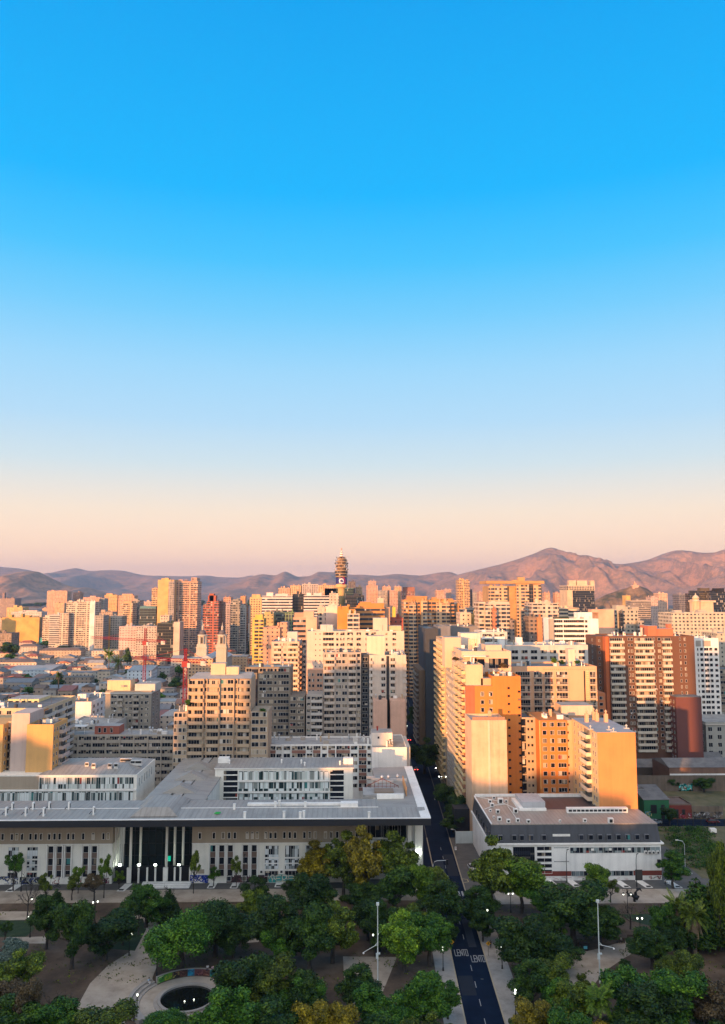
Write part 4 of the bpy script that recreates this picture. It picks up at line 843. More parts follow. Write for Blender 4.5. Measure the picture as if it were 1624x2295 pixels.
# L9
b = blk('apartment_slab', 'broad white modern apartment block with recessed dark windows in the centre', 'T2', 1130, 1996, 862, 402, 18, wall((.60, .49, .40), name='pinkish_white_paint', var=.10), ROOFF)
cl = [('n', 1203, 1214), ('n', 1242, 1252), ('s', 1272, 1372), ('w', 1390, 1412), ('s', 1426, 1466), ('s', 1486, 1540), ('s', 1570, 1612), ('w', 1650, 1680), ('s', 1700, 1745), ('w', 1830, 1850), ('w', 1890, 1925)]
b.facade('F', b.x0, b.x1, 402, b.z1 - .3, 11, cols(b, cl), 2.72)
hut(b, 'T3', 120, 245, 745, 408, 8, b.z1 - .7, wall((.60, .49, .40), name='pinkish_white_paint', var=.10)); hut(b, 'T2', 1250, 1360, 805, 408, 6, b.z1 - .7, LGREY); hut(b, 'T3', 250, 370, 815, 410, 8, b.z1 - .7, CREAM)
m = MB(); xl, xr, zl = X('T2', 1134, 1205, 396), X('T2', 1272, 1205, 396), Zc('T2', 1200, 1205, 396); m.box(xl, xr, 396, 402, 0, zl); b.part(m, 'lower_wing', wall((.62, .34, .22), name='salmon_paint'))
for i in range(5):
    for t in (.14, .38, .7, .88): b.win('F', xl + (xr - xl) * t, 396, zl - 3.2 - i * 2.7, (xr - xl) * .15, 1.4, GLASS)
clutter(b, b.x0, b.x1, 403, 418, b.z1 - .7, 14, 13); b.done()
# L10
b = blk('apartment_tower', 'pink and white apartment tower with grey roof terrace left of the broad white block', 'T2', 815, 1062, 955, 420, 26, wall((.60, .44, .34), name='blush_paint'), ROOFF)
b.facade('F', b.x0, b.x1, 420, b.z1 - .5, 12, cols(b, [('b', 836, 905), ('s', 920, 948), ('b', 960, 1052)]), 2.72, bmat=wall((.62, .50, .41), name='blush_white'), d=1.0)
for i in range(12):
    for k in range(4): b.bal('R', 423.5 + k * 6, b.x1, b.z1 - .5 - (i + 1) * 2.72, 4.6, 1.1, 1.0, PEACH); b.win('R', 423.5 + k * 6, b.x1, b.z1 - .4 - (i + 1) * 2.72, 4.2, 2.1, GLASS)
hut(b, 'T2', 955, 1045, 868, 428, 6, b.z1 - .7, LGREY); clutter(b, b.x0, b.x1, 421, 445, b.z1 - .7, 12, 14); b.done()
# L11 terrace block with the white cube
RB = wall((.30, .15, .11), name='red_brown_panel')
b = blk('terrace_block', 'low white framed block with wide windows between the civic building and the towers', 'M2', 780, 1730, 497, 300, 16, WHITE, ROOFF, para=.4)
clg = [('p', 786, 852), ('w', 858, 906), ('s', 922, 982), ('p', 996, 1120), ('s', 1128, 1180), ('p', 1186, 1252), ('s', 1264, 1310), ('p', 1320, 1382), ('p', 1392, 1512), ('s', 1520, 1580), ('p', 1592, 1660), ('s', 1668, 1722)]
b.facade('F', b.x0, b.x1, 300, b.z1 - .3, 6, cols(b, clg), 2.75, bmat=RB, frame=WHITE)
for x in (783, 914, 990, 1256, 1386, 1586, 1728): m = MB(); xx = X('M2', x, 500, 300); m.box(xx - .2, xx + .2, 299.4, 300, 0, b.z1 - .2); b.part(m, 'pilaster', WHITE)
clutter(b, b.x0, b.x1, 301, 315, b.z1 - .4, 26, 15); b.done()
b = blk('white_annex', 'blank white cube with a sunlit stair house and red chimney by the street', 'M3', 106, 418, 525, 294, 26, WHITE, ROOFF, 'building', para=.3)
m = MB(); m.box(b.x1 + .02, X('M3', 448, 520, 296), 296, 318, 0, b.z1 - .2); b.part(m, 'side_wall', LGREY)
x0, x1, z1 = hut(b, 'M3', 104, 290, 395, 299, 9, b.z1 - .3, wall((.74, .66, .58), name='stair_house_white'))
m = MB(); xx = X('M3', 156, 380, 304); m.lathe(xx, 304, [(.3, z1), (.3, z1 + 1.4), (.42, z1 + 1.45), (.42, z1 + 1.6)], 10); b.part(m, 'chimney', plain('red_flue', (.35, .03, .02), .5))
b.win('F', X('M3', 166, 420, 299), 299, b.z1 + 2.2, .8, .9, GLASS_D); b.win('F', X('M3', 272, 440, 299), 299, b.z1 + .1, .9, 2.0, RB if False else GLASS_D)
clutter(b, X('M3', 215, 500, 296), X('M3', 320, 500, 296), 295, 300, b.z1 - .3, 7, 16); b.done()

# ------------------------------------------------------------------ right of the street
def street_block(label, Y0, Y1, zt_, mat, bmat, xw=41.0, wid=16, n=20, seed=1, kind='b', roof=ROOFF):
    b = Bld('street_block', label, 'apartment block', (xw + wid / 2, Y0, 0)); b.mass(xw, xw + wid, Y0, Y1, zt_, mat, roof); b.x0, b.x1, b.z1 = xw, xw + wid, zt_
    L = Y1 - Y0; nb = max(1, int(L / 7))
    b.facade('L', Y0, Y1, xw, zt_ - .6, n, [(kind, (k + .08) / nb, (k + .92) / nb) for k in range(nb)], 2.66, bmat=bmat, d=1.3)
    clutter(b, xw, xw + wid, Y0, Y1, zt_ - .7, 6, seed); return b
YCR = wall((.70, .53, .28), name='yellow_cream_paint')
b = street_block('cream apartment block with sunlit balconies along the street, beside the orange block', 274, 297, 54.5, CREAM, YCR, 41.2, 6, 19, 31); b.done()
b = street_block('grey street block with plain windows and a terrace top, second along the street', 299.5, 329, 56.5, GREYC, CREAM, 41.3, 18, 20, 32, 'w'); b.done()
b = street_block('yellow street block of wavy balconies, third along the street', 330.5, 362, 59.3, SAND, YCR, 41.0, 17, 21, 33); b.done()
# R14 penthouse block
b = blk('penthouse_block', 'pale pink block crowned by a double height penthouse with big square windows', 'T3', 905, 1345, 1040, 288, 34, wall((.68, .46, .33), name='pale_pink_paint', var=.05), ROOFF)
PP = wall((.68, .46, .33), name='pale_pink_paint', var=.05)
x0, x1 = X('T3', 980, 1100, 288), X('T3', 1112, 1100, 288); b.win('F', (x0 + x1) / 2, 288, b.z1 - 6.0, x1 - x0, 3.2, GLASS, PP, 2.4, name='penthouse_window')
x0, x1 = X('T3', 1148, 1100, 288), X('T3', 1322, 1100, 288); b.win('F', (x0 + x1) / 2, 288, b.z1 - 6.2, x1 - x0, 3.6, GLASS, PP, 2.4, name='penthouse_window')
x0, x1 = X('T3', 978, 1100, 288), X('T3', 1045, 1100, 288); m = MB(); m.box(x0, x1, 287.92, 288, b.z1 - 12.8, b.z1 - 8.6); b.part(m, 'red_panel', TERRA)
m = MB(); xl, xr = X('T3', 925, 1040, 286), X('T3', 1120, 1040, 286); m.box(xl, xr, 285.4, 288, b.z1 - 1.9, b.z1 - 1.4); m.box(xl + 2.2, xl + 2.7, 285.6, 286.1, b.z1 - 14, b.z1 - 1.9); b.part(m, 'canopy', wall((.72, .62, .54), name='canopy_white'))
for xa, xb, dz in ((975, 1112, 7.6), (1140, 1335, 8.2)):
    x0, x1 = X('T3', xa, 1180, 288), X('T3', xb, 1180, 288); m = MB(); m.box(x0, x1, 287.0, 288, b.z1 - dz - .8, b.z1 - dz + 1.0); b.part(m, 'terrace_parapet', PP)
x0, x1 = X('T3', 1150, 1220, 288), X('T3', 1335, 1220, 288)
for i in range(3): b.win('F', (x0 + x1) / 2, 288, b.z1 - 11.6 - i * 2.66, x1 - x0 - .5, 1.9, GLASS)
x0, x1 = X('T3', 1045, 1220, 288), X('T3', 1110, 1220, 288)
for i in range(5): m = MB(); m.box(x0, x1, 287.7, 287.95, b.z1 - 9.2 - i * .85, b.z1 - 8.9 - i * .85); b.part(m, 'louvre', YCR)
hut(b, 'T3', 755, 900, 918, 310, 9, 50, PP); hut(b, 'T3', 900, 1072, 880, 318, 9, 50, wall((.72, .60, .50), name='canopy_white')); hut(b, 'T3', 1120, 1262, 985, 300, 9, b.z1 - .7, PP)
m = MB()
for k in range(5): xx = X('T3', 972 + k * 17, 960, 305); m.tube([(xx, 305, b.z1 - .7), (xx, 305, b.z1 + 3.4)], .22, 6)
b.part(m, 'flues', YCR); clutter(b, b.x0, b.x1, 290, 320, b.z1 - .7, 8, 17); b.done()
# R15 orange block
b = blk('apartment_block', 'bright orange apartment block with sparse small windows facing the sun', 'T3', 1178, 1430, 1262, 272, 14, ORANGE, ROOFD)
m = MB(); zz = Zc('T3', 980, 1350, 272); xm = X('T3', 1022, 1350, 272); m.box(41.05, xm, 272, 286, 0, zz); b.part(m, 'side_wing', TERRA); m = MB(); m.box(xm + .01, b.x0 - .02, 272, 286, 0, zz - .02); b.part(m, 'lower_wing', ORANGE)
m = MB(); m.box(41.2, b.x0 - .2, 273, 285, zz - .02, zz + .05); b.part(m, 'wing_roof', ROOFF); hut(b, 'T3', 1078, 1176, 1283, 274, 5, zz, PEACH)
for i in range(16):
    z = zz - 4.0 - i * 2.68
    for xx in (1090, 1165):
        if i < 6: b.win('F', X('T3', xx, 1400, 272), 272, z + .5, 1.25, 1.5, GLASS)
    b.win('F', X('T3', 1325, 1400, 272), 272, z + 2.9, .75, .7, GLASS_D, GLASS_D.copy() if False else DARKM, 3, name='small_window')
    b.win('F', X('T3', 1418, 1400, 272), 272, z + 1.7, .8, .7, GLASS_D, DARKM, 3, name='small_window')
    b.win('L', 275, 41.05, zz - 3 - i * 2.68, 1.2, 1.4, GLASS_D); b.bal('L', 281.5, 41.05, zz - 3.6 - i * 2.68, 5, 1.0, 1.0, PEACH)
clutter(b, b.x0, b.x1, 273, 285, b.z1 - .7, 8, 18); b.done()
# R16 blank wall
BLK = wall((.62, .42, .27), name='weathered_party_wall', var=.22)
b = blk('party_wall_block', 'tall blank weathered party wall with a central strip above the mansard roof', 'M3', 992, 1306, 283, 258, 13.8, BLK, ROOFF, 'building')
m = MB(); x0, x1 = X('M3', 1142, 600, 258), X('M3', 1162, 600, 258); m.box(x0, x1, 257.85, 258, 14, b.z1); b.part(m, 'pilaster_strip', wall((.66, .50, .37), name='party_wall_strip'))
m = MB(); xx = X('M3', 1158, 270, 262); m.box(xx - .5, xx + .5, 262, 263, b.z1, b.z1 + 2.4); b.part(m, 'chimney', PEACH)
for k in range(9): m = MB(); xa = b.x0 + .4 + (b.x1 - b.x0 - .8) * k / 9; m.box(xa, xa + (b.x1 - b.x0) / 9 - .15, 258.3, 258.36, b.z1 + .05, b.z1 + 1.0); b.part(m, 'railing_panel', plain('rail_mesh', (.35, .2, .13), .7))
b.done()
# R17 group
b = blk('apartment_block', 'tan and orange block with columns of square windows behind the protruding wing', 'M3', 1432, 1562, 258, 272, 14, SAND, ROOFD)
b.facade('F', b.x0, b.x1, 272, b.z1 - .2, 14, cols(b, [('t', 1437, 1474), ('n', 1490, 1506), ('n', 1522, 1540)]), 2.68, frame=DARKM)
m = MB(); xa, xb, zz = b.x1 + .02, X('M4', 222, 285, 267), Zc('M4', 100, 285, 267); m.box(xa, xb, 267, 286, 0, zz); b.part(m, 'orange_wing', wall((.55, .20, .05), name='deep_orange_paint', var=.05))
m = MB(); m.box(xa, X('M4', -20, 285, 267), 266.9, 267, 14, zz - .02); b.part(m, 'yellow_strip', OCHRE)
for i in range(13):
    for x0_, x1_ in ((2, 40), (70, 107), (135, 212)):
        xl, xr = X('M4', x0_, 400, 267), X('M4', x1_, 400, 267); b.win('F', (xl + xr) / 2, 267, zz - .3 - (i + 1) * 2.68 + .9, xr - xl, 1.5, GLASS)
    b.win('F', X('M4', 227, 400, 267.2), 267.2, zz - (i + 1) * 2.68 + 1.0, .7, .7, GLASS_D, DARKM, 3, name='small_window')
m = MB(); m.box(xb, X('M4', 268, 285, 267.2), 267.2, 286, 0, zz); b.part(m, 'side_wing', PEACH)
hut(b, 'M4', 172, 450, 152, 284, 9, zz - 1, wall((.66, .50, .38), name='pale_peach_paint')); hut(b, 'M4', 62, 85, 185, 275, 1.2, zz, PEACH, 'chimney')
clutter(b, xa, xb, 268, 280, zz, 5, 19); b.done()
b = Bld('apartment_wing', 'protruding apartment wing with big blank orange end wall and grey roof', 'apartment block', (82, 240, 0))
x0, x1, z1 = X('M4', 490, 395, 240), X('M4', 829, 395, 240), Zc('M4', 660, 395, 240)
m = MB(); m.box(x0 + .06, x1, 240.06, 267.1, 0, z1); b.part(m, 'wall', wall((.66, .46, .24), name='cream_orange_paint', var=.05))
m = MB(); m.box(x0 + .02, x1 + .03, 240, 240.06, 0, z1 + .1); b.part(m, 'end_wall', wall((.62, .26, .085), name='sunset_orange_paint', var=.11))
m = MB(); m.box(x0 - .1, x1 + .1, 240.06, 267.1, z1, z1 + .15); b.part(m, 'roof', wall((.34, .335, .35), name='grey_roof_felt'))
for i in range(13):
    z = z1 - .2 - (i + 1) * 2.68
    for y in (242.2, 244.4): b.win('L', y, x0 + .06, z + .8, 1.0, 1.5, GLASS_D)
    for y in (256.5, 259.8, 264): b.win('L', y, x0 + .06, z + .8, 1.0, 1.5, GLASS_D)
    b.bal('L', 250.4, x0 + .06, z, 7.4, 1.5, 1.05, wall((.70, .58, .44), name='wing_balcony_paint')); b.win('L', 250.4, x0 + .06, z + .1, 6.6, 2.2, GLASS_D)
for c, x, y in (('M4', 400, 300), ('M4', 573, 300), ('M4', 463, 280), ('M4', 492, 292)):
    p = gnd(c, x, y, z1 + .2); m = MB(); m.box(p.x - .55, p.x + .55, p.y, p.y + 1.0, z1, z1 + 2.8); m.lathe(p.x, p.y + .5, [(.28, z1 + 2.8), (.28, z1 + 3.4), (.5, z1 + 3.5), (.1, z1 + 4.1)], 8); b.part(m, 'chimney', PEACH)
for c, x, y in (('M4', 595, 368), ('M4', 635, 385), ('M4', 750, 355), ('M4', 430, 362)):
    p = gnd(c, x, y, z1 + .2); m = MB(); m.box(p.x - .8, p.x + .8, p.y - .5, p.y + .5, z1 + .1, z1 + .35); m.lathe(p.x, p.y, [(.15, z1 + .3), (.15, z1 + .9), (.45, z1 + 1.0), (.1, z1 + 1.4)], 8); b.part(m, 'roof_vent', LGREY)
b.done()
# R13 peach balcony block
b = blk('apartment_block', 'peach apartment block with railed balconies and planted roof terrace', 'T3', 1348, 2108, 1175, 305, 20, PEACH, ROOFD)
cl = [('b', 1380, 1515), ('b', 1545, 1622), ('b', 1640, 1722), ('b', 1742, 1850), ('b', 2042, 2098)]
b.facade('F', b.x0, b.x1, 305, b.z1 - 1.6, 14, cols(b, cl), 2.68, bmat=wall((.62, .47, .37), name='slab_edge_peach'), rail=True, rmat=wall((.66, .52, .42), name='rail_peach'))
m = MB(); xl, xr = X('T4', 385, 1200, 305), X('T4', 412, 1200, 305); zz = b.z1 - 1.8
while zz > 8: m.box(xl, xr, 304.7, 305, zz - .3, zz); zz -= .75
b.part(m, 'louvre_strip', YCR); m = MB(); xx = X('T4', 374, 1200, 305); m.box(xx - .25, xx + .25, 304.9, 305, 5, b.z1 - 1.8); b.part(m, 'dark_slot', FASC)
m = MB()
for k in range(26): xx = b.x0 + (b.x1 - b.x0) * (.38 + .62 * k / 26); m.box(xx, xx + .2, 304.95, 305, b.z1 - 1.25, b.z1 - 1.05)
b.part(m, 'vent_holes', DARKM)
hut(b, 'T4', 232, 292, 1022, 314, 4, b.z1 - .7, wall((.72, .56, .44), name='pale_peach_paint')); clutter(b, b.x0, b.x1, 306, 324, b.z1 - .7, 16, 20); b.done()
b = blk('white_house', 'light grey flat roofed block with long blank gallery behind the peach balconies', 'T3', 1290, 2030, 985, 345, 20, LGREY, ROOFF, 'building'); b.facade('F', b.x0, b.x1, 345, b.z1 - 2, 4, [('s', .08 + .115 * k, .16 + .115 * k) for k in range(8)]); hut(b, 'T3', 1400, 1446, 918, 350, 4, b.z1 - .7, WHITE); hut(b, 'T3', 1240, 1290, 935, 346, 4, b.z1 - 6, WHITE); clutter(b, b.x0, b.x1, 346, 364, b.z1 - .7, 10, 21); b.done()
b = blk('apartment_slab', 'pale grey balconied slab in shade between the street and the cream tower', 'T3', 1075, 1312, 868, 385, 20, LGREY, ROOFF); b.facade('F', b.x0, b.x1, 385, b.z1 - .6, 6, [('b', .05, .45), ('b', .5, .9)], bmat=WHITE); hut(b, 'T3', 1095, 1120, 850, 388, 3, b.z1 - .7, WHITE); clutter(b, b.x0, b.x1, 386, 404, b.z1 - .7, 8, 22); b.done()
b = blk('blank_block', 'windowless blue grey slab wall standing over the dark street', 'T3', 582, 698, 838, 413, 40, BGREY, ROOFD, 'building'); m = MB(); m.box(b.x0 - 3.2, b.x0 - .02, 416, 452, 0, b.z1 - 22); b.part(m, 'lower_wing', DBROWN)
for i in range(14): b.bal('L', 430, b.x0 - 3.2, b.z1 - 25 - i * 2.7, 22, 1.2, 1, GREYC)
b.done()
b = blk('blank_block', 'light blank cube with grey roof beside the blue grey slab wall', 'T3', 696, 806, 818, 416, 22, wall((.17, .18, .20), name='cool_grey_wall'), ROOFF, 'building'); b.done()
b = blk('blank_block', 'low wide grey rooftop hall behind the light blank cube', 'T3', 806, 1050, 818, 440, 26, wall((.20, .185, .175), name='warm_grey_wall'), ROOFD, 'building'); clutter(b, b.x0, b.x1, 441, 460, b.z1 - .7, 5, 23); b.done()
# R11 red brick tower
BANDC = wall((.56, .50, .41), name='balcony_cream')
b = blk('brick_tower', 'shade darkened red brick apartment tower with cream curved balconies, sunlit only at its top', 'T4', 595, 1352, 905, 362, 20, BRICK, ROOFF, 'apartment block')
cl = cols(b, [('b', 597, 722), ('w', 760, 778), ('w', 786, 806), ('b', 815, 980), ('w', 985, 1000), ('w', 1026, 1052), ('b', 1060, 1142), ('w', 1218, 1232), ('w', 1258, 1276)])
b.facade('F', b.x0, b.x1, 362, b.z1 - .4, 19, cl, 2.72, bmat=BANDC, d=1.5)
m = MB(); xl = X('T4', 503, 885, 362); m.box(xl, b.x0 - .02, 366, 382, 0, b.z1 - .3); b.part(m, 'side_wing', BRICK); m = MB(); m.box(b.x0 - 1.7, b.x0 - .05, 362.5, 366, 0, b.z1 - .3); b.part(m, 'corner_pier', wall((.45, .13, .05), name='orange_brick'))  # corner strip: sunlight painted as a brighter orange brick
for i in range(18):
    for k in range(2): b.win('F', xl + 1.4 + k * 2.6, 366, b.z1 - 3 - i * 2.72, .8, 1.2, GLASS_D)
    b.win('L', 372, xl, b.z1 - 3 - i * 2.72, 1.2, 1.3, GLASS_D)
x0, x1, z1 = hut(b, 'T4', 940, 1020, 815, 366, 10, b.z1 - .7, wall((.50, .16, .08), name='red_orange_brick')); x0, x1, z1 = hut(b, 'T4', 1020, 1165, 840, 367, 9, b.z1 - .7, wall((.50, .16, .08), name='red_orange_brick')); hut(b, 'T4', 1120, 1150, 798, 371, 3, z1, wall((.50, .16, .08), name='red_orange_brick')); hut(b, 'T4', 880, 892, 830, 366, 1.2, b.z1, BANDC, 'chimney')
m = MB(); p = at('T4', 1222, 880, 364); m.lathe(p.x, 364, [(.1, b.z1 - .7), (.1, b.z1 + .4), (.4, b.z1 + .6), (1.1, b.z1 + 1.2), (1.15, b.z1 + 1.3)], 12); b.part(m, 'dish_aerial', WHITE)
m = MB(); xl, xr, zl = X('M4', 1190, 78, 354), X('M4', 1416, 78, 354), Zc('M4', 1300, 78, 354); m.box(xl, xr, 354, 372, 0, zl); b.part(m, 'lower_wing', wall((.14, .052, .044), name='wine_brick', var=.05)); m = MB(); m.box(xl - .2, xr + .2, 353.8, 372, zl, zl + .2); b.part(m, 'wing_roof', ROOFD)
for i in range(14): b.win('L', 356.5, xl, zl - 3 - i * 2.72, 1.0, 1.4, GLASS); b.win('L', 359.5, xl, zl - 3 - i * 2.72, 1.0, 1.4, GLASS)
m = MB(); xl, xr, zl = X('M4', 485, 42, 350), X('M4', 562, 42, 350), Zc('M4', 520, 42, 350); m.box(xl, xr, 350, 361.5, 0, zl); b.part(m, 'annex', wall((.48, .17, .07), name='red_orange_brick_annex'))
for i in range(6): b.win('F', (xl + xr) / 2, 350, zl - 2.8 - i * 2.72, 1.6, 1.4, GLASS_D)
clutter(b, b.x0, b.x1, 363, 380, b.z1 - .7, 14, 24); b.done()
# R12 white grid tower
b = blk('apartment_tower', 'white apartment tower gridded with square dark windows at the right edge', 'T4', 1352, 1568, 925, 400, 18, WHITE, ROOFF)
b.facade('F', b.x0, b.x1, 400, b.z1 - 4.6, 21, cols(b, [('w', 1374, 1386), ('s', 1400, 1428), ('s', 1436, 1476), ('s', 1482, 1510), ('w', 1528, 1556)]), 2.66, glass=GLASS_D)
for a, c_ in ((1366, 1412), (1428, 1500)): m = MB(); m.box(X('T4', a, 960, 400), X('T4', c_, 960, 400), 399.95, 400, b.z1 - 4.2, b.z1 - 1.2); b.part(m, 'vent_screen', GREYC)
clutter(b, b.x0, b.x1, 401, 416, b.z1 - .7, 8, 25); b.done()
b = blk('apartment_block', 'dark older apartment block cut by the right edge of the picture', 'T4', 1572, 1760, 1200, 405, 18, GB, ROOFD); b.facade('F', b.x0, b.x1, 405, b.z1 - .5, 13, [('s', .05, .3), ('s', .36, .6), ('s', .68, .95)]); b.done()
b = blk('old_office_block', 'old grey three storey corner block with tall windows and stone cornice', 'M4', 1455, 1900, 300, 372, 30, wall((.32, .32, .29), name='old_grey_stone'), ROOFF, 'building')
for i in range(6):
    for k in range(9): b.win('F', b.x0 + 2 + k * 4.4, 372, b.z1 - 4.2 - i * 3.6, 2.0, 2.0, GLASS_D)
    for k in range(5): b.win('L', 375 + k * 5, b.x0, b.z1 - 4.2 - i * 3.6, 2.0, 2.0, GLASS_D)
m = MB(); m.box(b.x0 - .6, b.x1, 371.4, 371.98, b.z1 - 1.2, b.z1 - .8); m.box(b.x0 - .6, b.x0 - .02, 371.98, 402, b.z1 - 1.2, b.z1 - .8); b.part(m, 'cornice', LGREY); b.done()
# R8 white and black banded
b = blk('banded_block', 'white slab block banded with long black window strips and a blank white end', 'T4', 75, 500, 752, 426, 16, WHITE, ROOFD, 'apartment block')
b.facade('F', b.x0, b.x1, 426, b.z1 - .4, 14, cols(b, [('p', 104, 182), ('p', 188, 372), ('w', 378, 402)]), 2.68, bmat=WHITE, glass=GLASS_D)
m = MB(); xl, xr = X('T4', 62, 800, 425), X('T4', 102, 800, 425); m.box(xl, xr, 424.5, 426, 0, b.z1 + .2); b.part(m, 'end_pier', GREYC)
hut(b, 'T4', 318, 445, 695, 431, 8, b.z1 - .7, WHITE); clutter(b, X('T4', 318, 700, 426), b.x1, 427, 440, b.z1 - .7, 12, 26)
m = MB(); m.box(X('T4', 110, 740, 428), X('T4', 240, 740, 428), 428, 432, b.z1 - .7, b.z1 + .7); b.part(m, 'roof_planter', plain('planter_leaves', (.03, .045, .02), .9)); b.done()

# ------------------------------------------------------------------ the city beyond
def city_mat(name, cw, ch, a, b_, c, d, dark=.6, slab=0.0, glass=(.03, .035, .045)):
    """far facade: windows (or window bands) drawn as the wall's own pattern, wall colour from the object"""
    if name in MATS: return MATS[name]
    m, nt, b = new_mat(name)
    geo = N(nt, 'ShaderNodeNewGeometry'); s = N(nt, 'ShaderNodeSeparateXYZ'); nt.links.new(geo.outputs['Position'], s.inputs[0])
    sn = N(nt, 'ShaderNodeSeparateXYZ'); nt.links.new(geo.outputs['True Normal'], sn.inputs[0]); oi = N(nt, 'ShaderNodeObjectInfo')
    side = math_n(nt, 'GREATER_THAN', math_n(nt, 'ABSOLUTE', sn.outputs[0]), .7)
    mx = N(nt, 'ShaderNodeMix'); mx.data_type = 'FLOAT'; nt.links.new(side, mx.inputs[0]); nt.links.new(s.outputs[0], mx.inputs[2]); nt.links.new(s.outputs[1], mx.inputs[3])
    t = math_n(nt, 'DIVIDE', mx.outputs[0], cw); z = math_n(nt, 'DIVIDE', s.outputs[2], ch)
    def rng(v, lo, hi):
        f = math_n(nt, 'FRACT', v); return math_n(nt, 'MULTIPLY', math_n(nt, 'GREATER_THAN', f, lo), math_n(nt, 'LESS_THAN', f, hi))
    mask = math_n(nt, 'MULTIPLY', rng(t, a, b_), rng(z, c, d))
    if slab:   # blank piers between groups of bays
        mask = math_n(nt, 'MULTIPLY', mask, math_n(nt, 'LESS_THAN', math_n(nt, 'FRACT', math_n(nt, 'DIVIDE', mx.outputs[0], cw * 4)), 1 - slab))
    cb = N(nt, 'ShaderNodeCombineXYZ'); nt.links.new(math_n(nt, 'FLOOR', math_n(nt, 'MULTIPLY', t, 2)), cb.inputs[0]); nt.links.new(math_n(nt, 'FLOOR', z), cb.inputs[1]); nt.links.new(math_n(nt, 'MULTIPLY', oi.outputs['Random'], 53.1), cb.inputs[2])
    wn = N(nt, 'ShaderNodeTexWhiteNoise'); nt.links.new(cb.outputs[0], wn.inputs['Vector'])
    win = ramp_n(nt, wn.outputs['Value'], [(0, glass), (dark, tuple(g * 2.4 for g in glass)), (min(.95, dark + .16), (.22, .2, .17)), (min(.97, dark + .3), (.42, .39, .34))], 'CONSTANT')
    n1 = N(nt, 'ShaderNodeTexNoise'); n1.inputs['Scale'].default_value = .12; n1.inputs['Detail'].default_value = 6; nt.links.new(geo.outputs['Position'], n1.inputs['Vector'])
    wallc = mix_n(nt, 1.0, oi.outputs['Color'], ramp_n(nt, n1.outputs[0], [(.3, (.78,) * 3), (.55, (1, 1, 1)), (.75, (1.12,) * 3)]), 'MULTIPLY')
    edge = math_n(nt, 'LESS_THAN', math_n(nt, 'FRACT', z), .1)
    wallc = mix_n(nt, math_n(nt, 'MULTIPLY', edge, .22), wallc, (.6, .5, .4))
    nt.links.new(mix_n(nt, mask, wallc, win), b.inputs['Base Color'])
    nt.links.new(ramp_n(nt, mask, [(0, (.85,) * 3), (1, (.2,) * 3)], 'CONSTANT'), b.inputs['Roughness'])
    MATS[name] = m; return m
CM = {'p': city_mat('far_punched_facade', 3.0, 2.75, .22, .74, .34, .82),
      'b': city_mat('far_balcony_facade', 3.6, 2.75, .06, .94, .38, .98, .62, .12),
      'h': city_mat('far_banded_facade', 2.2, 3.0, -.1, 1.1, .45, .96, .85),
      'v': city_mat('far_pier_facade', 2.4, 3.0, .3, .98, .12, .95, .8),
      'g': city_mat('far_glass_facade', 1.7, 3.2, .05, .97, .06, .97, .93, 0, (.012, .016, .022)),
      'o': city_mat('far_small_window_facade', 3.4, 2.9, .34, .64, .4, .78, .85),
      'x': wall((.5, .45, .4), name='unused')}
def blank_mat():
    if 'far_blank' in MATS: return MATS['far_blank']
    m, nt, b = new_mat('far_blank_wall'); oi = N(nt, 'ShaderNodeObjectInfo'); g = N(nt, 'ShaderNodeNewGeometry')
    n1 = N(nt, 'ShaderNodeTexNoise'); n1.inputs['Scale'].default_value = .1; n1.inputs['Detail'].default_value = 7; nt.links.new(g.outputs['Position'], n1.inputs['Vector'])
    nt.links.new(mix_n(nt, 1.0, oi.outputs['Color'], ramp_n(nt, n1.outputs[0], [(.3, (.75,) * 3), (.55, (1, 1, 1)), (.75, (1.15,) * 3)]), 'MULTIPLY'), b.inputs['Base Color'])
    b.inputs['Roughness'].default_value = .9; MATS['far_blank'] = m; return m
CM['x'] = blank_mat()
FOOT = []                                        # footprints already taken
for o in ROOTS: pass
def taken(x0, x1, y0, y1, gap=4):
    return any(a < x1 + gap and b_ > x0 - gap and c < y1 + gap and d > y0 - gap for a, b_, c, d in FOOT)
def far(label, c, xl, xr, yt, Y, depth, col, style='p', top=(), cat='building', name='city_block', roof=None, group=None, z0=0.0, steps=()):
    """top: extra (xl, xr, yt) boxes on the roof; steps: extra lower masses (xl, xr, yt, dY)"""
    x0, x1, z1 = X(c, xl, yt, Y), X(c, xr, yt, Y), Zc(c, (xl + xr) / 2, yt, Y)
    return far_box(label, x0, x1, Y, depth, z1, col, style, [(X(c, a, b_, Y + 2), X(c, d, b_, Y + 2), Zc(c, a, b_, Y + 2), 0) for a, d, b_ in top] + [(X(c, e[0], e[2], Y + e[3]), X(c, e[1], e[2], Y + e[3]), Zc(c, e[0], e[2], Y + e[3]), e[3]) for e in steps], cat, name, roof, group, z0)
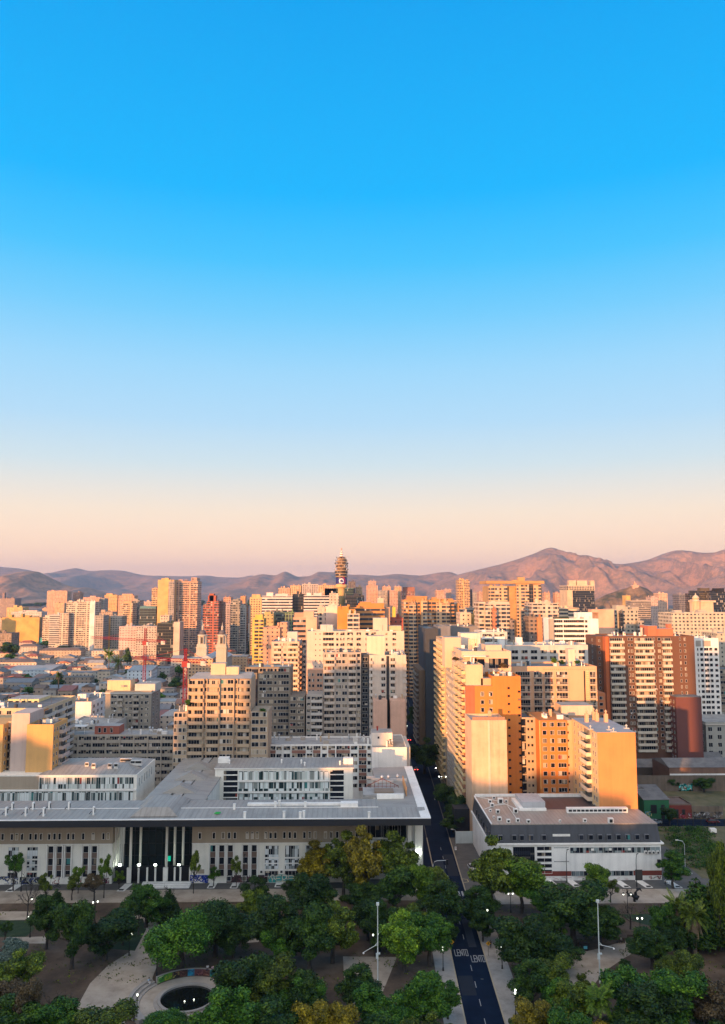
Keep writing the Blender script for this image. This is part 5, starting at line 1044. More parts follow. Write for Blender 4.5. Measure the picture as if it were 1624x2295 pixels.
def far_box(label, x0, x1, Y, depth, z1, col, style, extra=(), cat='building', name='city_block', roof=None, group=None, z0=0.0):
    m = MB(); m.box(x0, x1, Y, Y + depth, z0, z1 - .6, 0, 1)
    for a in ((x0, x1, Y, Y + .4), (x0, x1, Y + depth - .4, Y + depth), (x0, x0 + .4, Y + .4, Y + depth - .4), (x1 - .4, x1, Y + .4, Y + depth - .4)): m.box(*a, z1 - .59, z1, 2)
    for a, b_, zz, dy in extra:
        if dy: m.box(a, b_, Y + dy, Y + dy + depth * .8, z0, zz, 0, 1)
        else: m.box(a, b_, Y + 2, Y + min(depth, 11), z1 - .6, zz, 2, 1)
    rnd = random.Random(int(x0 * 7 + Y)); w = x1 - x0
    for k in range(rnd.randint(2, 5)):
        xx, yy, s = rnd.uniform(x0 + w * .08, x1 - w * .2), rnd.uniform(Y + 1, Y + depth * .7), rnd.uniform(.05, .16) * w
        m.box(xx, xx + min(s, 7), yy, yy + min(s, 5), z1 - .6, z1 + rnd.uniform(.8, 3.2), 2, 1)
    o = m.build(name, [CM[style], roof or (ROOFF if rnd.random() < .6 else ROOFD), CM['x']])
    o.color = (*col, 1); FOOT.append((x0, x1, Y, Y + depth)); return tag(o, label, cat, group)
for o in ROOTS:                                  # the near blocks' footprints
    xs = []; 
    for ch in o.children:
        if ch.name.startswith(('wall', 'lower', 'side', 'court', 'west', 'spine', 'street_wing')): xs += [(v.co.x + o['_o'][0], v.co.y + o['_o'][1]) for v in ch.data.vertices]
    if xs: FOOT.append((min(p[0] for p in xs), max(p[0] for p in xs), min(p[1] for p in xs), max(p[1] for p in xs)))
c_or, c_pk, c_pe, c_wh, c_gr, c_br, c_rd, c_bg, c_oc, c_dk = (.60, .30, .12), (.54, .32, .22), (.58, .37, .21), (.56, .46, .37), (.33, .30, .27), (.26, .17, .11), (.36, .10, .06), (.50, .41, .31), (.66, .45, .14), (.05, .05, .06)
T = 'apartment tower'; S = 'city block'
# left skyline
far('wide blank orange wall of a block rising behind dark trees', 'T1', 15, 350, 740, 1180, 30, (.62, .36, .11), 'x', [(75, 105, 715), (185, 200, 708), (240, 260, 728)], S)
far('dark flank block beside the wide blank orange wall', 'T1', 352, 382, 745, 1185, 26, (.20, .13, .10), 'p', cat=S)
far('tall white apartment tower with gridded balconies on the open plain', 'T1', 590, 843, 600, 1050, 26, c_wh, 'b', [(610, 640, 590), (700, 712, 575), (760, 800, 596)], T, steps=[(532, 612, 702, -8)])
far('white blank end wall attached to the tall gridded tower', 'T1', 800, 845, 598, 1046, 3, (.78, .74, .70), 'x', cat=T)
far('low white zigzag balconied block beside the tall gridded tower', 'T1', 380, 478, 738, 1150, 20, c_wh, 'b', [(400, 470, 720)], S)
far('white and grey balconied block in front of the zigzag block', 'T1', 440, 530, 715, 1120, 20, (.5, .48, .46), 'h', cat=S)
far('pinkish wide tower slab at the foot of the flat topped hill', 'T1', 418, 598, 508, 1650, 26, c_pk, 'p', [(425, 595, 502)], T)
far('pale lower block in front of the pinkish wide slab', 'T1', 490, 572, 612, 1550, 22, c_pe, 'p', cat=S)
far('slim brown tower right of the pinkish wide slab', 'T1', 650, 712, 518, 1700, 22, (.45, .24, .16), 'p', cat=T)
far('rose coloured apartment row behind the gridded white tower', 'T1', 738, 888, 560, 1500, 22, (.55, .33, .26), 'p', [(800, 850, 548)], S)
far('narrow pale pink tower beside the rose coloured row', 'T1', 845, 882, 575, 1300, 20, c_pk, 'p', cat=T)
far('grey narrow tower touching the pale pink tower', 'T1', 884, 930, 570, 1310, 20, c_gr, 'p', cat=T)
far('glowing orange towers with flat tops far along the avenue', 'T1', 930, 1043, 540, 1500, 26, (.66, .38, .16), 'p', [(945, 1000, 527)], T)
far('pinkish orange slab next to the glowing orange tower', 'T1', 1055, 1195, 545, 1480, 24, (.64, .36, .22), 'p', [(1085, 1180, 530)], T)
far('sunlit pale orange tower of rounded balconies', 'T1', 1085, 1180, 612, 1050, 22, c_pe, 'b', [(1100, 1170, 596)], T)
far('tower behind the rounded balconies, shade put into its grey', 'T1', 1182, 1240, 588, 1080, 24, c_gr, 'b', [(1190, 1225, 575)], T)  # the grey carries this tower's shade
far('teal glass office block with pale frame', 'T1', 1240, 1388, 655, 1000, 24, (.10, .22, .24), 'g', [(1245, 1385, 640)], 'office block')
far('low pink terrace behind the teal glass block', 'T1', 1200, 1345, 600, 1350, 22, (.5, .36, .3), 'p', cat=S)
far('tall warm tower with blank ochre side, left half of the pair', 'T1', 1405, 1555, 405, 1000, 26, (.62, .38, .16), 'x', [(1435, 1500, 392)], T)
far('narrow balconied tower leaning behind the tall warm pair', 'T1', 1350, 1402, 482, 1020, 22, c_pe, 'b', cat=T)
far('thin strip between the tall warm pair, shade put into its grey', 'T1', 1500, 1552, 420, 996, 4, (.30, .27, .25), 'p', cat=T)  # thin strip on the tower front, its grey is painted shade
far('tall warm tower of balconies, right half of the pair', 'T1', 1557, 1760, 418, 1010, 26, c_pk, 'b', steps=[(1700, 1752, 385, 4)], cat=T)
far('small cube house in front of the tall warm pair', 'T1', 1425, 1505, 722, 900, 16, c_wh, 'p', cat=S)
far('brown apartment row under the rose coloured row', 'T1', 850, 1000, 690, 1150, 22, (.44, .33, .25), 'p', [(900, 935, 672)], S)
far('dark grey block with tiny balconies beside the white gridded tower', 'T1', 845, 920, 722, 960, 22, (.30, .28, .26), 'p', cat=S)
far('small block with an orange painted gable', 'T1', 920, 962, 735, 980, 20, (.66, .36, .10), 'x', cat=S)
far('greyish block between the orange gable and the teal office', 'T1', 965, 1085, 728, 990, 22, (.40, .36, .31), 'p', cat=S)
far('plain pink grey house with long flat roof under the teal block', 'T1', 1060, 1220, 820, 930, 20, (.52, .40, .36), 'o', cat=S)
far('grey long block with square windows in the quarter of low roofs', 'T1', 1215, 1395, 818, 920, 22, (.45, .40, .36), 'p', cat=S)
far('dark green glass cube with sunken corner', 'T1', 1398, 1545, 790, 850, 24, (.06, .08, .06), 'g', cat='office block')
far('white slab standing beside the dark green cube', 'T1', 1545, 1600, 780, 850, 20, c_wh, 'x', cat=S)
far('yellow brown low rise rows on the far left', 'T1', 58, 200, 650, 1500, 30, (.6, .4, .16), 'p', [(120, 150, 630)], S)
far('pale low rows spread before the flat topped hill', 'T1', 100, 370, 690, 1400, 26, (.55, .49, .44), 'p', [(230, 330, 676)], S)
far('dark building with orange chimney under the flat topped hill', 'T1', -60, 130, 570, 2000, 40, (.25, .18, .17), 'p', [(20, 40, 520)], S)
far('dim brown block cut by the left edge of the photo', 'T1', -60, 102, 880, 1000, 24, (.26, .19, .14), 'p', cat=S)
# middle skyline
far('dark red apartment tower with stepped crown', 'T2', 236, 345, 595, 850, 24, c_rd, 'b', [(250, 320, 545), (262, 300, 528)], T, steps=[(205, 236, 620, 6)])
far('brown flank of the stepped red tower, shade put into its colour', 'T2', 325, 382, 600, 865, 20, (.22, .12, .09), 'p', cat=T)  # red tower's flank, browned to carry its shade
far('pair of salmon blocks behind the shaded towers', 'T2', 388, 452, 560, 1050, 22, (.60, .32, .22), 'p', cat=T)
far('mauve grey tower beside the salmon pair', 'T2', 385, 450, 615, 980, 20, (.35, .28, .28), 'p', cat=T)
far('olive grey tower with narrow white fins', 'T2', 452, 535, 590, 940, 22, (.28, .27, .24), 'b', [(470, 520, 578)], T)
far('slim grey tower with stepped top right of the finned tower', 'T2', 536, 592, 640, 900, 20, (.33, .32, .30), 'b', steps=[(545, 585, 618, 4)], cat=T)
far('orange capped tower carrying a white billboard', 'T2', 538, 582, 552, 1400, 20, (.62, .30, .12), 'p', cat=T)
far('ochre tower with central window bay in full sun', 'T2', 622, 728, 560, 900, 24, (.66, .42, .20), 'p', [(640, 715, 535)], T)
far('large pale office slab with long window bands, left half', 'T2', 730, 1000, 548, 820, 26, (.64, .58, .55), 'h', [(770, 830, 518), (850, 960, 530)], 'office block')
far('dark glass infill block between two pale office slabs', 'T2', 1002, 1100, 530, 830, 24, c_dk, 'g', cat='office block')
far('large pale office slab with long window bands, right half', 'T2', 1102, 1330, 545, 815, 26, (.62, .57, .55), 'h', [(1190, 1260, 525)], 'office block')
far('white block of punched windows at the tower foot', 'T2', 1330, 1412, 525, 770, 22, c_wh, 'o', [(1345, 1360, 505)], S)
far('dark glazed block behind the telecom tower foot', 'T2', 1470, 1640, 545, 840, 24, c_dk, 'g', cat='office block')
for a, b_, y, col, l in ((875, 985, 478, c_pk, 'low pinkish government block with cornice'), (980, 1078, 455, c_pe, 'peach stepped office with a small attic'), (1085, 1232, 442, (.42, .36, .33), 'grey brown office with many roof masts'), (1232, 1392, 452, c_pe, 'warm flat topped block left of the telecom tower'), (1288, 1545, 482, (.10, .22, .16), 'green glass office behind the telecom tower'), (1500, 1562, 420, (.12, .10, .10), 'dark square office tower right of the telecom tower'), (1565, 1624, 470, c_pe, 'pale orange block beyond the dark square office')):
    far(l, 'T2', a, b_, y, 1050 + (a % 7) * 12, 26, col, 'g' if 'glass' in l else 'p', cat='office block')
far('yellow apartment block with arched crown glowing in the sun', 'T2', 648, 744, 752, 610, 22, (.70, .46, .10), 'b', [(670, 735, 712)], S)
far('olive ochre block with stepped roof behind the yellow block', 'T2', 745, 832, 710, 660, 22, (.46, .34, .15), 'o', [(752, 808, 690)], S)
far('dark green windowed block with grey bands', 'T2', 832, 932, 695, 680, 22, (.12, .14, .11), 'h', cat=S)
far('block faced with vertical green panels', 'T2', 932, 1012, 697, 670, 22, (.16, .24, .12), 'v', cat=S)
far('peach block with rows of small square windows', 'T2', 738, 890, 828, 556, 22, c_pk, 'o', cat=S, steps=[(890, 956, 782, 2)])
far('pink block with strip windows left and blank wall right', 'T2', 1010, 1120, 738, 470, 24, c_pk, 'h', [(1020, 1100, 697)], S)
far('blank pink rear wall with roof house, joined to the strip windows', 'T2', 1121, 1218, 738, 470, 24, (.62, .42, .30), 'x', [(1100, 1190, 684)], S)
far('white tower with grid windows and blank right half', 'T2', 1224, 1296, 650, 500, 22, c_wh, 'b', [(1240, 1270, 632)], S)
far('blank whitish wall tower left of the rust orange block', 'T2', 1297, 1400, 640, 500, 22, (.70, .56, .47), 'x', [(1320, 1400, 632)], S)
far('rust orange block with blank sunlit side', 'T2', 1400, 1560, 668, 480, 22, (.58, .25, .06), 'x', [(1405, 1500, 640)], S)
far('white cube with three windows set in the rust orange block', 'T2', 1490, 1600, 706, 476, 3.5, c_wh, 'b', cat=S)
o = far('rust orange concrete frame building with open galleries', 'T3', -100, 222, 655, 500, 22, (.55, .23, .07), 'h', [(0, 100, 600), (100, 215, 612)], S)
far('pale narrow house beside the rust orange galleries', 'T3', 222, 268, 650, 505, 20, c_pk, 'x', cat=S)
# tall blocks right of the middle
o = far('broad rust and cream apartment block facing the low sun', 'T3', 390, 840, 585, 600, 24, (.50, .24, .09), 'b', [(420, 600, 550), (640, 830, 572)], T, steps=[(840, 890, 612, 6)])
far('cream balcony column on the broad rust block, left', 'T3', 440, 498, 610, 597, 2.9, c_pe, 'b', cat=T); far('cream balcony column on the broad rust block, middle', 'T3', 545, 600, 590, 597, 2.9, c_pe, 'b', cat=T); far('cream balcony column on the broad rust block, right', 'T3', 680, 800, 610, 597, 2.9, c_pe, 'b', cat=T)
far('bright cream corner house under the broad rust block', 'T3', 892, 990, 698, 560, 20, c_wh, 'o', cat=S)
far('ochre gable beside the bright cream corner house', 'T3', 990, 1052, 715, 575, 20, (.62, .36, .12), 'x', cat=S)
far('tall brown tower with cream balconies under a broad roof slab', 'T3', 1140, 1618, 462, 650, 26, (.46, .29, .14), 'x', cat=T)
far('cream balconies on the left of the roof slab tower', 'T3', 1148, 1312, 462, 646, 3.9, c_pe, 'b', cat=T); far('cream balconies on the right of the roof slab tower', 'T3', 1394, 1505, 440, 646, 3.9, c_pe, 'b', cat=T); far('shaded window column on the right of the roof slab tower', 'T3', 1507, 1545, 450, 647, 2.9, (.16, .12, .1), 'g', cat=T); far('last cream column of the roof slab tower', 'T3', 1546, 1612, 445, 646, 3.9, c_pe, 'b', cat=T)
o = far_box('wide flat roof slab carried by the brown tower', X('T3', 1125, 415, 645), X('T3', 1640, 415, 645), 644, 34, Zc('T3', 1400, 414, 645), (.46, .27, .12), 'x', cat='roof slab', z0=Zc('T3', 1400, 440, 645))
far('white tower with rounded corner balconies', 'T3', 1118, 1336, 618, 530, 24, c_wh, 'b', [(1150, 1330, 600)], T, steps=[(1056, 1118, 600, 4)])
far('red brown stripe on the rounded white tower', 'T3', 1183, 1218, 668, 526, 3.8, (.42, .16, .08), 'p', cat=T)
far('shaded tower foot right of the rounded white tower', 'T3', 1336, 1375, 760, 528, 20, (.24, .19, .16), 'p', cat=T)
far('cream tower with curved front above a dim block', 'T3', 1532, 1770, 612, 560, 24, c_wh, 'b', [(1640, 1700, 598)], T)
far('dim brown block under the cream curved tower', 'T3', 1502, 1600, 735, 540, 18, (.24, .18, .14), 'p', cat=S); far('rusty red narrow flank under the cream curved tower', 'T3', 1580, 1624, 742, 538, 1.9, (.5, .22, .1), 'x', cat=S)
far('pale gold slab with strip windows right of the curved tower', 'T4', 0, 230, 660, 620, 22, (.68, .52, .34), 'h', [(40, 110, 640)], S); far('pale gold lower slab with strip windows, second row', 'T4', 150, 330, 655, 680, 22, (.68, .52, .36), 'h', cat=S)
far('sunlit tower left of the black glass cube, slim', 'T4', 22, 68, 520, 1500, 20, (.62, .34, .2), 'p', cat=T); far('second slim sunlit tower left of the black glass cube', 'T4', 117, 160, 520, 1500, 20, (.62, .34, .2), 'p', cat=T)
far('black glass cube office tower with a pale stone crown', 'T4', 270, 465, 498, 1150, 40, c_dk, 'g', cat='office tower'); far('pale stone crown of vertical piers on the black cube', 'T4', 224, 467, 455, 1148, 44, (.60, .48, .34), 'v', [(240, 300, 410), (310, 400, 412), (430, 465, 412)], 'office tower', z0=Zc('T4', 300, 500, 1148)); far('pale side pier holding the black glass cube', 'T4', 222, 270, 498, 1146, 40, (.58, .45, .30), 'x', cat='office tower')
far('pink fronted block with blank sunlit wall', 'T4', 500, 640, 690, 560, 24, (.62, .40, .28), 'x', [(440, 640, 668)], S)
far('grey beige office with a black vertical window slot', 'T4', 640, 852, 668, 570, 24, (.40, .36, .29), 'p', [(660, 740, 632), (800, 860, 650)], 'office block'); far('black window slot of the grey beige office', 'T4', 692, 720, 700, 567, 2.9, c_dk, 'g', cat='office block')
far('low grey annex right of the black window slot', 'T4', 852, 905, 770, 565, 20, (.36, .33, .28), 'p', cat=S)
far('long beige institutional block of small square windows', 'T4', 1150, 1800, 700, 600, 26, (.50, .45, .36), 'p', [(1180, 1240, 690), (1400, 1480, 690)], 'institution'); far('lower beige wing in front of the institutional block', 'T4', 1550, 1800, 880, 520, 22, (.44, .41, .33), 'o', cat='institution')
far('gold tinted black glass office tower', 'T4', 1395, 1500, 500, 1100, 34, (.10, .08, .05), 'g', [(1405, 1490, 478)], 'office tower'); far('black glass office tower at the right edge', 'T4', 1502, 1640, 512, 1080, 34, (.012, .012, .014), 'g', [(1540, 1620, 480)], 'office tower'); far('dark bronze office behind the gold tinted tower', 'T4', 1350, 1400, 525, 1150, 30, (.2, .1, .06), 'g', cat='office tower')
far('pale orange lattice tower on the slope', 'T4', 1030, 1115, 525, 1500, 22, (.66, .42, .28), 'p', cat=T); far('dark apartment tower with thin stripes near the domes', 'T4', 1215, 1322, 535, 1250, 24, (.25, .23, .24), 'v', cat=T)
far('narrow gold building under the knoll', 'T4', 750, 785, 545, 1300, 20, (.66, .42, .14), 'x', cat=S); far('grey long roofs at the foot of the knoll', 'T4', 785, 965, 590, 1250, 22, (.40, .35, .3), 'h', cat=S)
far('pink office with columns near the dome', 'T4', 965, 1030, 560, 1400, 22, (.6, .42, .34), 'p', cat=S)
# skyline of the middle distance
for a, y, w, l in ((60, 455, 100, 'pale pink skyline tower with stepped top'), (75, 415, 70, 'rosy skyline tower behind the stepped one'), (165, 500, 80, 'grey mauve skyline block'), (200, 465, 75, 'taller dusky skyline block'), (268, 500, 70, 'warm pink striped skyline slab'), (310, 465, 60, 'brown grey skyline slab'), (680, 500, 70, 'brownish skyline cluster of three towers'), (755, 490, 60, 'pale lilac skyline tower'), (1005, 520, 55, 'dark blue skyline slab'), (1060, 515, 60, 'dim violet skyline slab')):
    far(l, 'T3', a, a + w, y, 1500 + a % 130, 26, [c_pk, c_gr, c_pe, (.45, .3, .25)][a % 4], 'p', cat=T)
far('dark glass topped office with red brown body', 'T3', 378, 490, 505, 1000, 26, (.26, .12, .09), 'p', [(384, 488, 470)], 'office block')
far('golden tower with white vertical edge on the skyline', 'T3', 872, 976, 405, 1350, 26, (.64, .38, .16), 'b', steps=[(915, 980, 470, -6)], cat=T); far('dark slab at the side of the golden skyline tower', 'T3', 978, 1000, 490, 1355, 20, (.14, .13, .15), 'g', cat=T)
far('red roofed low house between rust orange blocks', 'T3', 270, 385, 745, 520, 18, (.40, .09, .06), 'o', cat=S); far('small yellow gabled facade deep in the block', 'T3', 296, 318, 650, 700, 16, (.66, .5, .08), 'x', cat=S)
far('white grey rooftops row behind the cream corner house', 'T3', 895, 1050, 670, 720, 22, c_gr, 'h', [(950, 1040, 655)], S); far('white blank party wall in the middle distance', 'T3', 158, 210, 568, 720, 18, c_wh, 'x', cat=S)
# the telecom tower
tt = Bld('telecom_tower', 'tall telecom tower with round platforms, dishes and a blue lettered drum', 'tower', (at('T2', 1437, 600, 870).x, 870, 0)); tx = tt.root['_o'][0]
def tz(y): return Zc('T2', 1437, y, 870)
def tr(px): return px * .2517 / FPX * 872
OCC = wall((.55, .38, .17), name='tower_concrete'); DKR = plain('dark_ring', (.03, .028, .03), .5); PLT = wall((.33, .23, .14), name='tower_platform')
m = MB(); m.lathe(tx, 870, [(tr(32), 0), (tr(31), tz(490)), (tr(36), tz(480))], 20); tt.part(m, 'shaft', OCC, smooth=True)
m = MB(); m.lathe(tx, 870, [(tr(36), tz(480)), (tr(54), tz(474)), (tr(56), tz(458)), (tr(48), tz(447)), (tr(46), tz(442))], 24); tt.part(m, 'lower_gallery', OCC)
m = MB(); m.lathe(tx, 870, [(tr(51), tz(442)), (tr(51), tz(388))], 28, 0); tt.part(m, 'sign_drum', plain('drum_blue', (.015, .02, .16), .4))
m = MB(); st, _ = strokes('e', 1, 1, 0); zc = tz(415); rr = tr(51) + .12; s = tr(18)
for pl in st: ribbon(m, [((u - .5) * 1.9 * s, (v - .5) * 1.9 * s) for u, v in pl], s * .42, lambda u, v: (tx + rr * math.sin(u / rr), 870 - rr * math.cos(u / rr), zc + v))
tt.part(m, 'drum_letter', plain('letter_white', (.75, .75, .78), .5))
m = MB(); ribbon(m, [(s * 1.9 * math.cos(a), s * 1.9 * math.sin(a)) for a in [R(-70 + 14 * k) for k in range(11)]], s * .34, lambda u, v: (tx + (rr + .03) * math.sin(u / rr), 870 - (rr + .03) * math.cos(u / rr), zc + v))
tt.part(m, 'drum_emblem', plain('letter_red', (.45, .015, .03), .5))
m = MB(); m.lathe(tx, 870, [(tr(47), tz(388)), (tr(47), tz(330))], 24); tt.part(m, 'dark_core', DKR)
m = MB(); m.lathe(tx, 870, [(tr(40), tz(330)), (tr(36), tz(240)), (tr(30), tz(205)), (tr(16), tz(200))], 20); tt.part(m, 'upper_core', wall((.20, .14, .10), name='tower_core'))
for y, r in ((376, 56), (350, 55), (325, 56), (298, 54), (272, 55), (245, 52), (222, 40)):
    m = MB(); m.lathe(tx, 870, [(tr(r - 3), tz(y + 4)), (tr(r), tz(y + 3)), (tr(r), tz(y - 4)), (tr(r - 2), tz(y - 5)), (tr(r - 8), tz(y - 5))], 24); tt.part(m, 'platform', PLT)
    for k in range(9):
        a = R(k * 40 + y); m = MB(); px_, py_ = tx + tr(r + 1) * math.cos(a), 870 + tr(r + 1) * math.sin(a); q = tr(4 + (k * 5 + y) % 4)
        m.ball((px_, py_, tz(y - 14)), q, 6); tt.part(m, 'dish_aerial', LGREY if k % 3 == 0 else DKR, smooth=True)
m = MB(); m.lathe(tx, 870, [(tr(13), tz(205)), (tr(11), tz(170)), (tr(5), tz(168)), (tr(5), tz(124))], 8); tt.part(m, 'mast', wall((.55, .30, .22), name='mast_paint'))
for y in (190, 170, 150): m = MB(); m.lathe(tx, 870, [(tr(15) if y > 160 else tr(6.5), tz(y + 4)), (tr(15) if y > 160 else tr(6.5), tz(y - 4))], 10); tt.part(m, 'mast_ring', WHITE)
m = MB(); m.tube([(tx, 870, tz(200)), (tx + tr(75), 870, tz(197))], .25, 5); tt.part(m, 'boom', STEEL); tt.done()
# church with two white bell towers
ch = Bld('church', 'white church with a pair of domed bell towers and grey nave roof', 'church', (at('T2', 285, 1050, 700).x, 690, 0)); CHW = wall((.46, .42, .36), name='church_white'); DOME = plain('slate_dome', (.10, .09, .10), .6)
for xc, dy, Y in ((200, 0, 760), (375, 0, 690)):
    k = Y / 700; cxx = at('T2', xc, 950, Y).x
    def hz(y): return Zc('T2', xc, y, Y)
    def hr(px): return px * .2517 / FPX * Y
    m = MB(); w = hr(44); m.box(cxx - w, cxx + w, Y - w, Y + w, 0, hz(1010)); ch.part(m, 'tower_base', CHW)
    m = MB(); m.box(cxx - w * 1.1, cxx + w * 1.1, Y - w * 1.1, Y + w * 1.1, hz(1010), hz(1000)); m.box(cxx - w * .95, cxx + w * .95, Y - w * .95, Y + w * .95, hz(1000), hz(975)); ch.part(m, 'cornice', CHW)
    m = MB(); m.lathe(cxx, Y, [(hr(34), hz(975)), (hr(33), hz(905))], 12); ch.part(m, 'belfry', CHW)
    for q in range(8): a = R(q * 45 + 22); m = MB(); m.lathe(cxx + hr(36) * math.cos(a), Y + hr(36) * math.sin(a), [(hr(4.5), hz(975)), (hr(4.5), hz(905))], 8); ch.part(m, 'column', CHW)
    m = MB(); m.box(cxx - hr(10), cxx + hr(10), Y - hr(36), Y - hr(32), hz(970), hz(915)); ch.part(m, 'louvre', DARKM)
    m = MB(); m.lathe(cxx, Y, [(hr(42), hz(905)), (hr(42), hz(893)), (hr(30), hz(890))], 16); ch.part(m, 'cornice', CHW)
    m = MB(); m.lathe(cxx, Y, [(hr(30), hz(890)), (hr(29), hz(875)), (hr(22), hz(860)), (hr(10), hz(852))], 16); ch.part(m, 'dome', DOME, smooth=True)
    m = MB(); m.lathe(cxx, Y, [(hr(9), hz(852)), (hr(9), hz(830)), (hr(12), hz(828)), (hr(3), hz(810)), (hr(1.5), hz(785))], 8); ch.part(m, 'lantern', CHW)
m = MB(); x0, x1 = at('T2', 130, 1000, 720).x, at('T2', 410, 1000, 720).x; m.box(x0 + 3, x1 - 3, 700, 780, 0, 18); ch.part(m, 'nave', CHW)
m = MB(); m.hexa([(x0 + 2, 700, 18), (x1 - 2, 700, 18), (x1 - 2, 780, 18), (x0 + 2, 780, 18), ((x0 + x1) / 2 - .2, 700, 23), ((x0 + x1) / 2 + .2, 700, 23), ((x0 + x1) / 2 + .2, 780, 23), ((x0 + x1) / 2 - .2, 780, 23)]); ch.part(m, 'nave_roof', sheet((.42, .43, .45), 1, 1.2)); ch.done()
# dome and colonnade tower
dm = Bld('domed_office', 'pale office block with a colonnade front and round domed corner turret', 'office block', (at('T4', 1435, 640, 900).x, 900, 0)); DC = wall((.62, .47, .33), name='domed_office_stone')
x0, x1 = X('T4', 1395, 600, 900), X('T4', 1535, 600, 900); zz = Zc('T4', 1435, 605, 900)
m = MB(); m.box(x0, x1, 903, 925, 0, zz); dm.part(m, 'wall', DC); m = MB(); m.box(x0 - 1, x1 + 1, 899, 926, zz, zz + 2); dm.part(m, 'cornice', DC); m = MB(); m.box(x0 + 2, x1 - 20, 905, 920, zz + 2, Zc('T4', 1435, 580, 905)); dm.part(m, 'attic', DC)
for k in range(6): m = MB(); xx = x0 + 3 + (x1 - x0 - 6) * k / 5; m.box(xx - 1.3, xx + 1.3, 900, 902.8, 0, zz); dm.part(m, 'column', DC)
m = MB(); m.box(x0 + 2, x1 - 2, 902.7, 902.98, 30, zz - 3); dm.part(m, 'dark_glazing', DARKM)
xx = at('T4', 1368, 600, 898).x; m = MB(); q = 4.1
for k in range(10): a = R(k * 36); m.lathe(xx + q * math.cos(a), 898 + q * math.sin(a), [(.5, 30), (.5, Zc('T4', 1368, 600, 898))], 6)
m.lathe(xx, 898, [(3.3, 0), (3.3, Zc('T4', 1368, 600, 898))], 14); dm.part(m, 'turret', DC)
m = MB(); z_ = Zc('T4', 1368, 600, 898); m.lathe(xx, 898, [(5, z_), (5, z_ + 1), (3.6, z_ + 1.2), (3.6, z_ + 3.5), (4.1, z_ + 3.6), (3.6, z_ + 5.4), (2, z_ + 7), (.6, z_ + 8), (.3, z_ + 10)], 16); dm.part(m, 'dome', wall((.55, .45, .33), name='turret_dome'), smooth=True); dm.done()
# tower on the knoll
m = MB(); p = at('T4', 825, 456, 1900); m.box(p.x - 8, p.x + 8, 1893, 1906, p.z - 8, p.z + 1); m.box(p.x - 3, p.x + 3, 1896, 1904, p.z + 1, p.z + 5); m.box(p.x - 3.6, p.x + 3.6, 1895, 1905, p.z + 5, p.z + 6); m.lathe(p.x, 1900, [(1.5, p.z + 6), (1.5, p.z + 9), (.4, p.z + 11)], 8)
tag(m.build('hilltop_castle', wall((.50, .33, .24), name='castle_stone')), 'small stone tower on top of the rocky knoll', 'castle')
# tower cranes
REDC = plain('crane_red', (.28, .012, .016), .6)
def lattice(m, a, b_, w, n, r=.09):
    a, b_ = Vector(a), Vector(b_); d = (b_ - a); L = d.length; d /= L; u = d.cross(Vector((0, 0, 1)) if abs(d.z) < .9 else Vector((0, 1, 0))).normalized(); v = d.cross(u)
    cs = [(u + v) * w / 2, (u - v) * w / 2, (-u - v) * w / 2, (-u + v) * w / 2]
    for c in cs: m.tube([a + c, b_ + c], r, 4)
    for k in range(n):
        p, q = a + d * L * k / n, a + d * L * (k + 1) / n
        for i in range(4): m.tube([p + cs[i], q + cs[(i + 1) % 4]], r * .7, 4); m.tube([q + cs[i], q + cs[(i + 1) % 4]], r * .7, 4)
def crane(label, px, py, ztop, jib, cjib, apex=7):
    b = Bld('tower_crane', label, 'crane', (px, py, 0)); m = MB(); lattice(m, (px, py, 0), (px, py, ztop), 1.4, 22, .085); b.part(m, 'mast', REDC)
    m = MB(); m.box(px - 1.3, px + 1.3, py - 1.3, py + 1.3, ztop, ztop + 2.4); b.part(m, 'slewing_unit', REDC); m = MB(); m.box(px + 1.0, px + 2.2, py - 1.6, py - .2, ztop - .2, ztop + 1.7); b.part(m, 'cab', LGREY)
    m = MB(); lattice(m, (px, py, ztop + 2.4), (px, py, ztop + 2.4 + apex), 1.0, 5, .11); b.part(m, 'tower_head', REDC)
    j = Vector(jib); c = Vector(cjib); o = Vector((px, py, ztop + 2.6)); m = MB(); lattice(m, o, o + j, 1.1, 24, .055); b.part(m, 'jib', REDC); m = MB(); lattice(m, o, o + c, 1.1, 7, .08); b.part(m, 'counter_jib', REDC)
    m = MB(); e = o + c * .88; m.box(e.x - 1.1, e.x + 1.1, e.y - .7, e.y + .7, e.z - 1.7, e.z + .2); b.part(m, 'counterweight', LGREY)
    m = MB(); t = Vector((px, py, ztop + 2.4 + apex)); m.tube([t, o + j * .7 + Vector((0, 0, .7))], .06, 4); m.tube([t, o + c * .9 + Vector((0, 0, .7))], .06, 4); b.part(m, 'tie_bars', REDC); b.done()
p = at('T1', 1290, 985, 452); crane('red tower crane behind the grey concrete tower, long jib over the low roofs', p.x, 452, p.z, (-36, 17, .8), (13, -6, -.3))
p = at('T2', 48, 1180, 330); crane('red tower crane squeezed against the tan stepped tower', p.x, 330, p.z, (-23, 8, .5), (9, -3, -.2), 5)

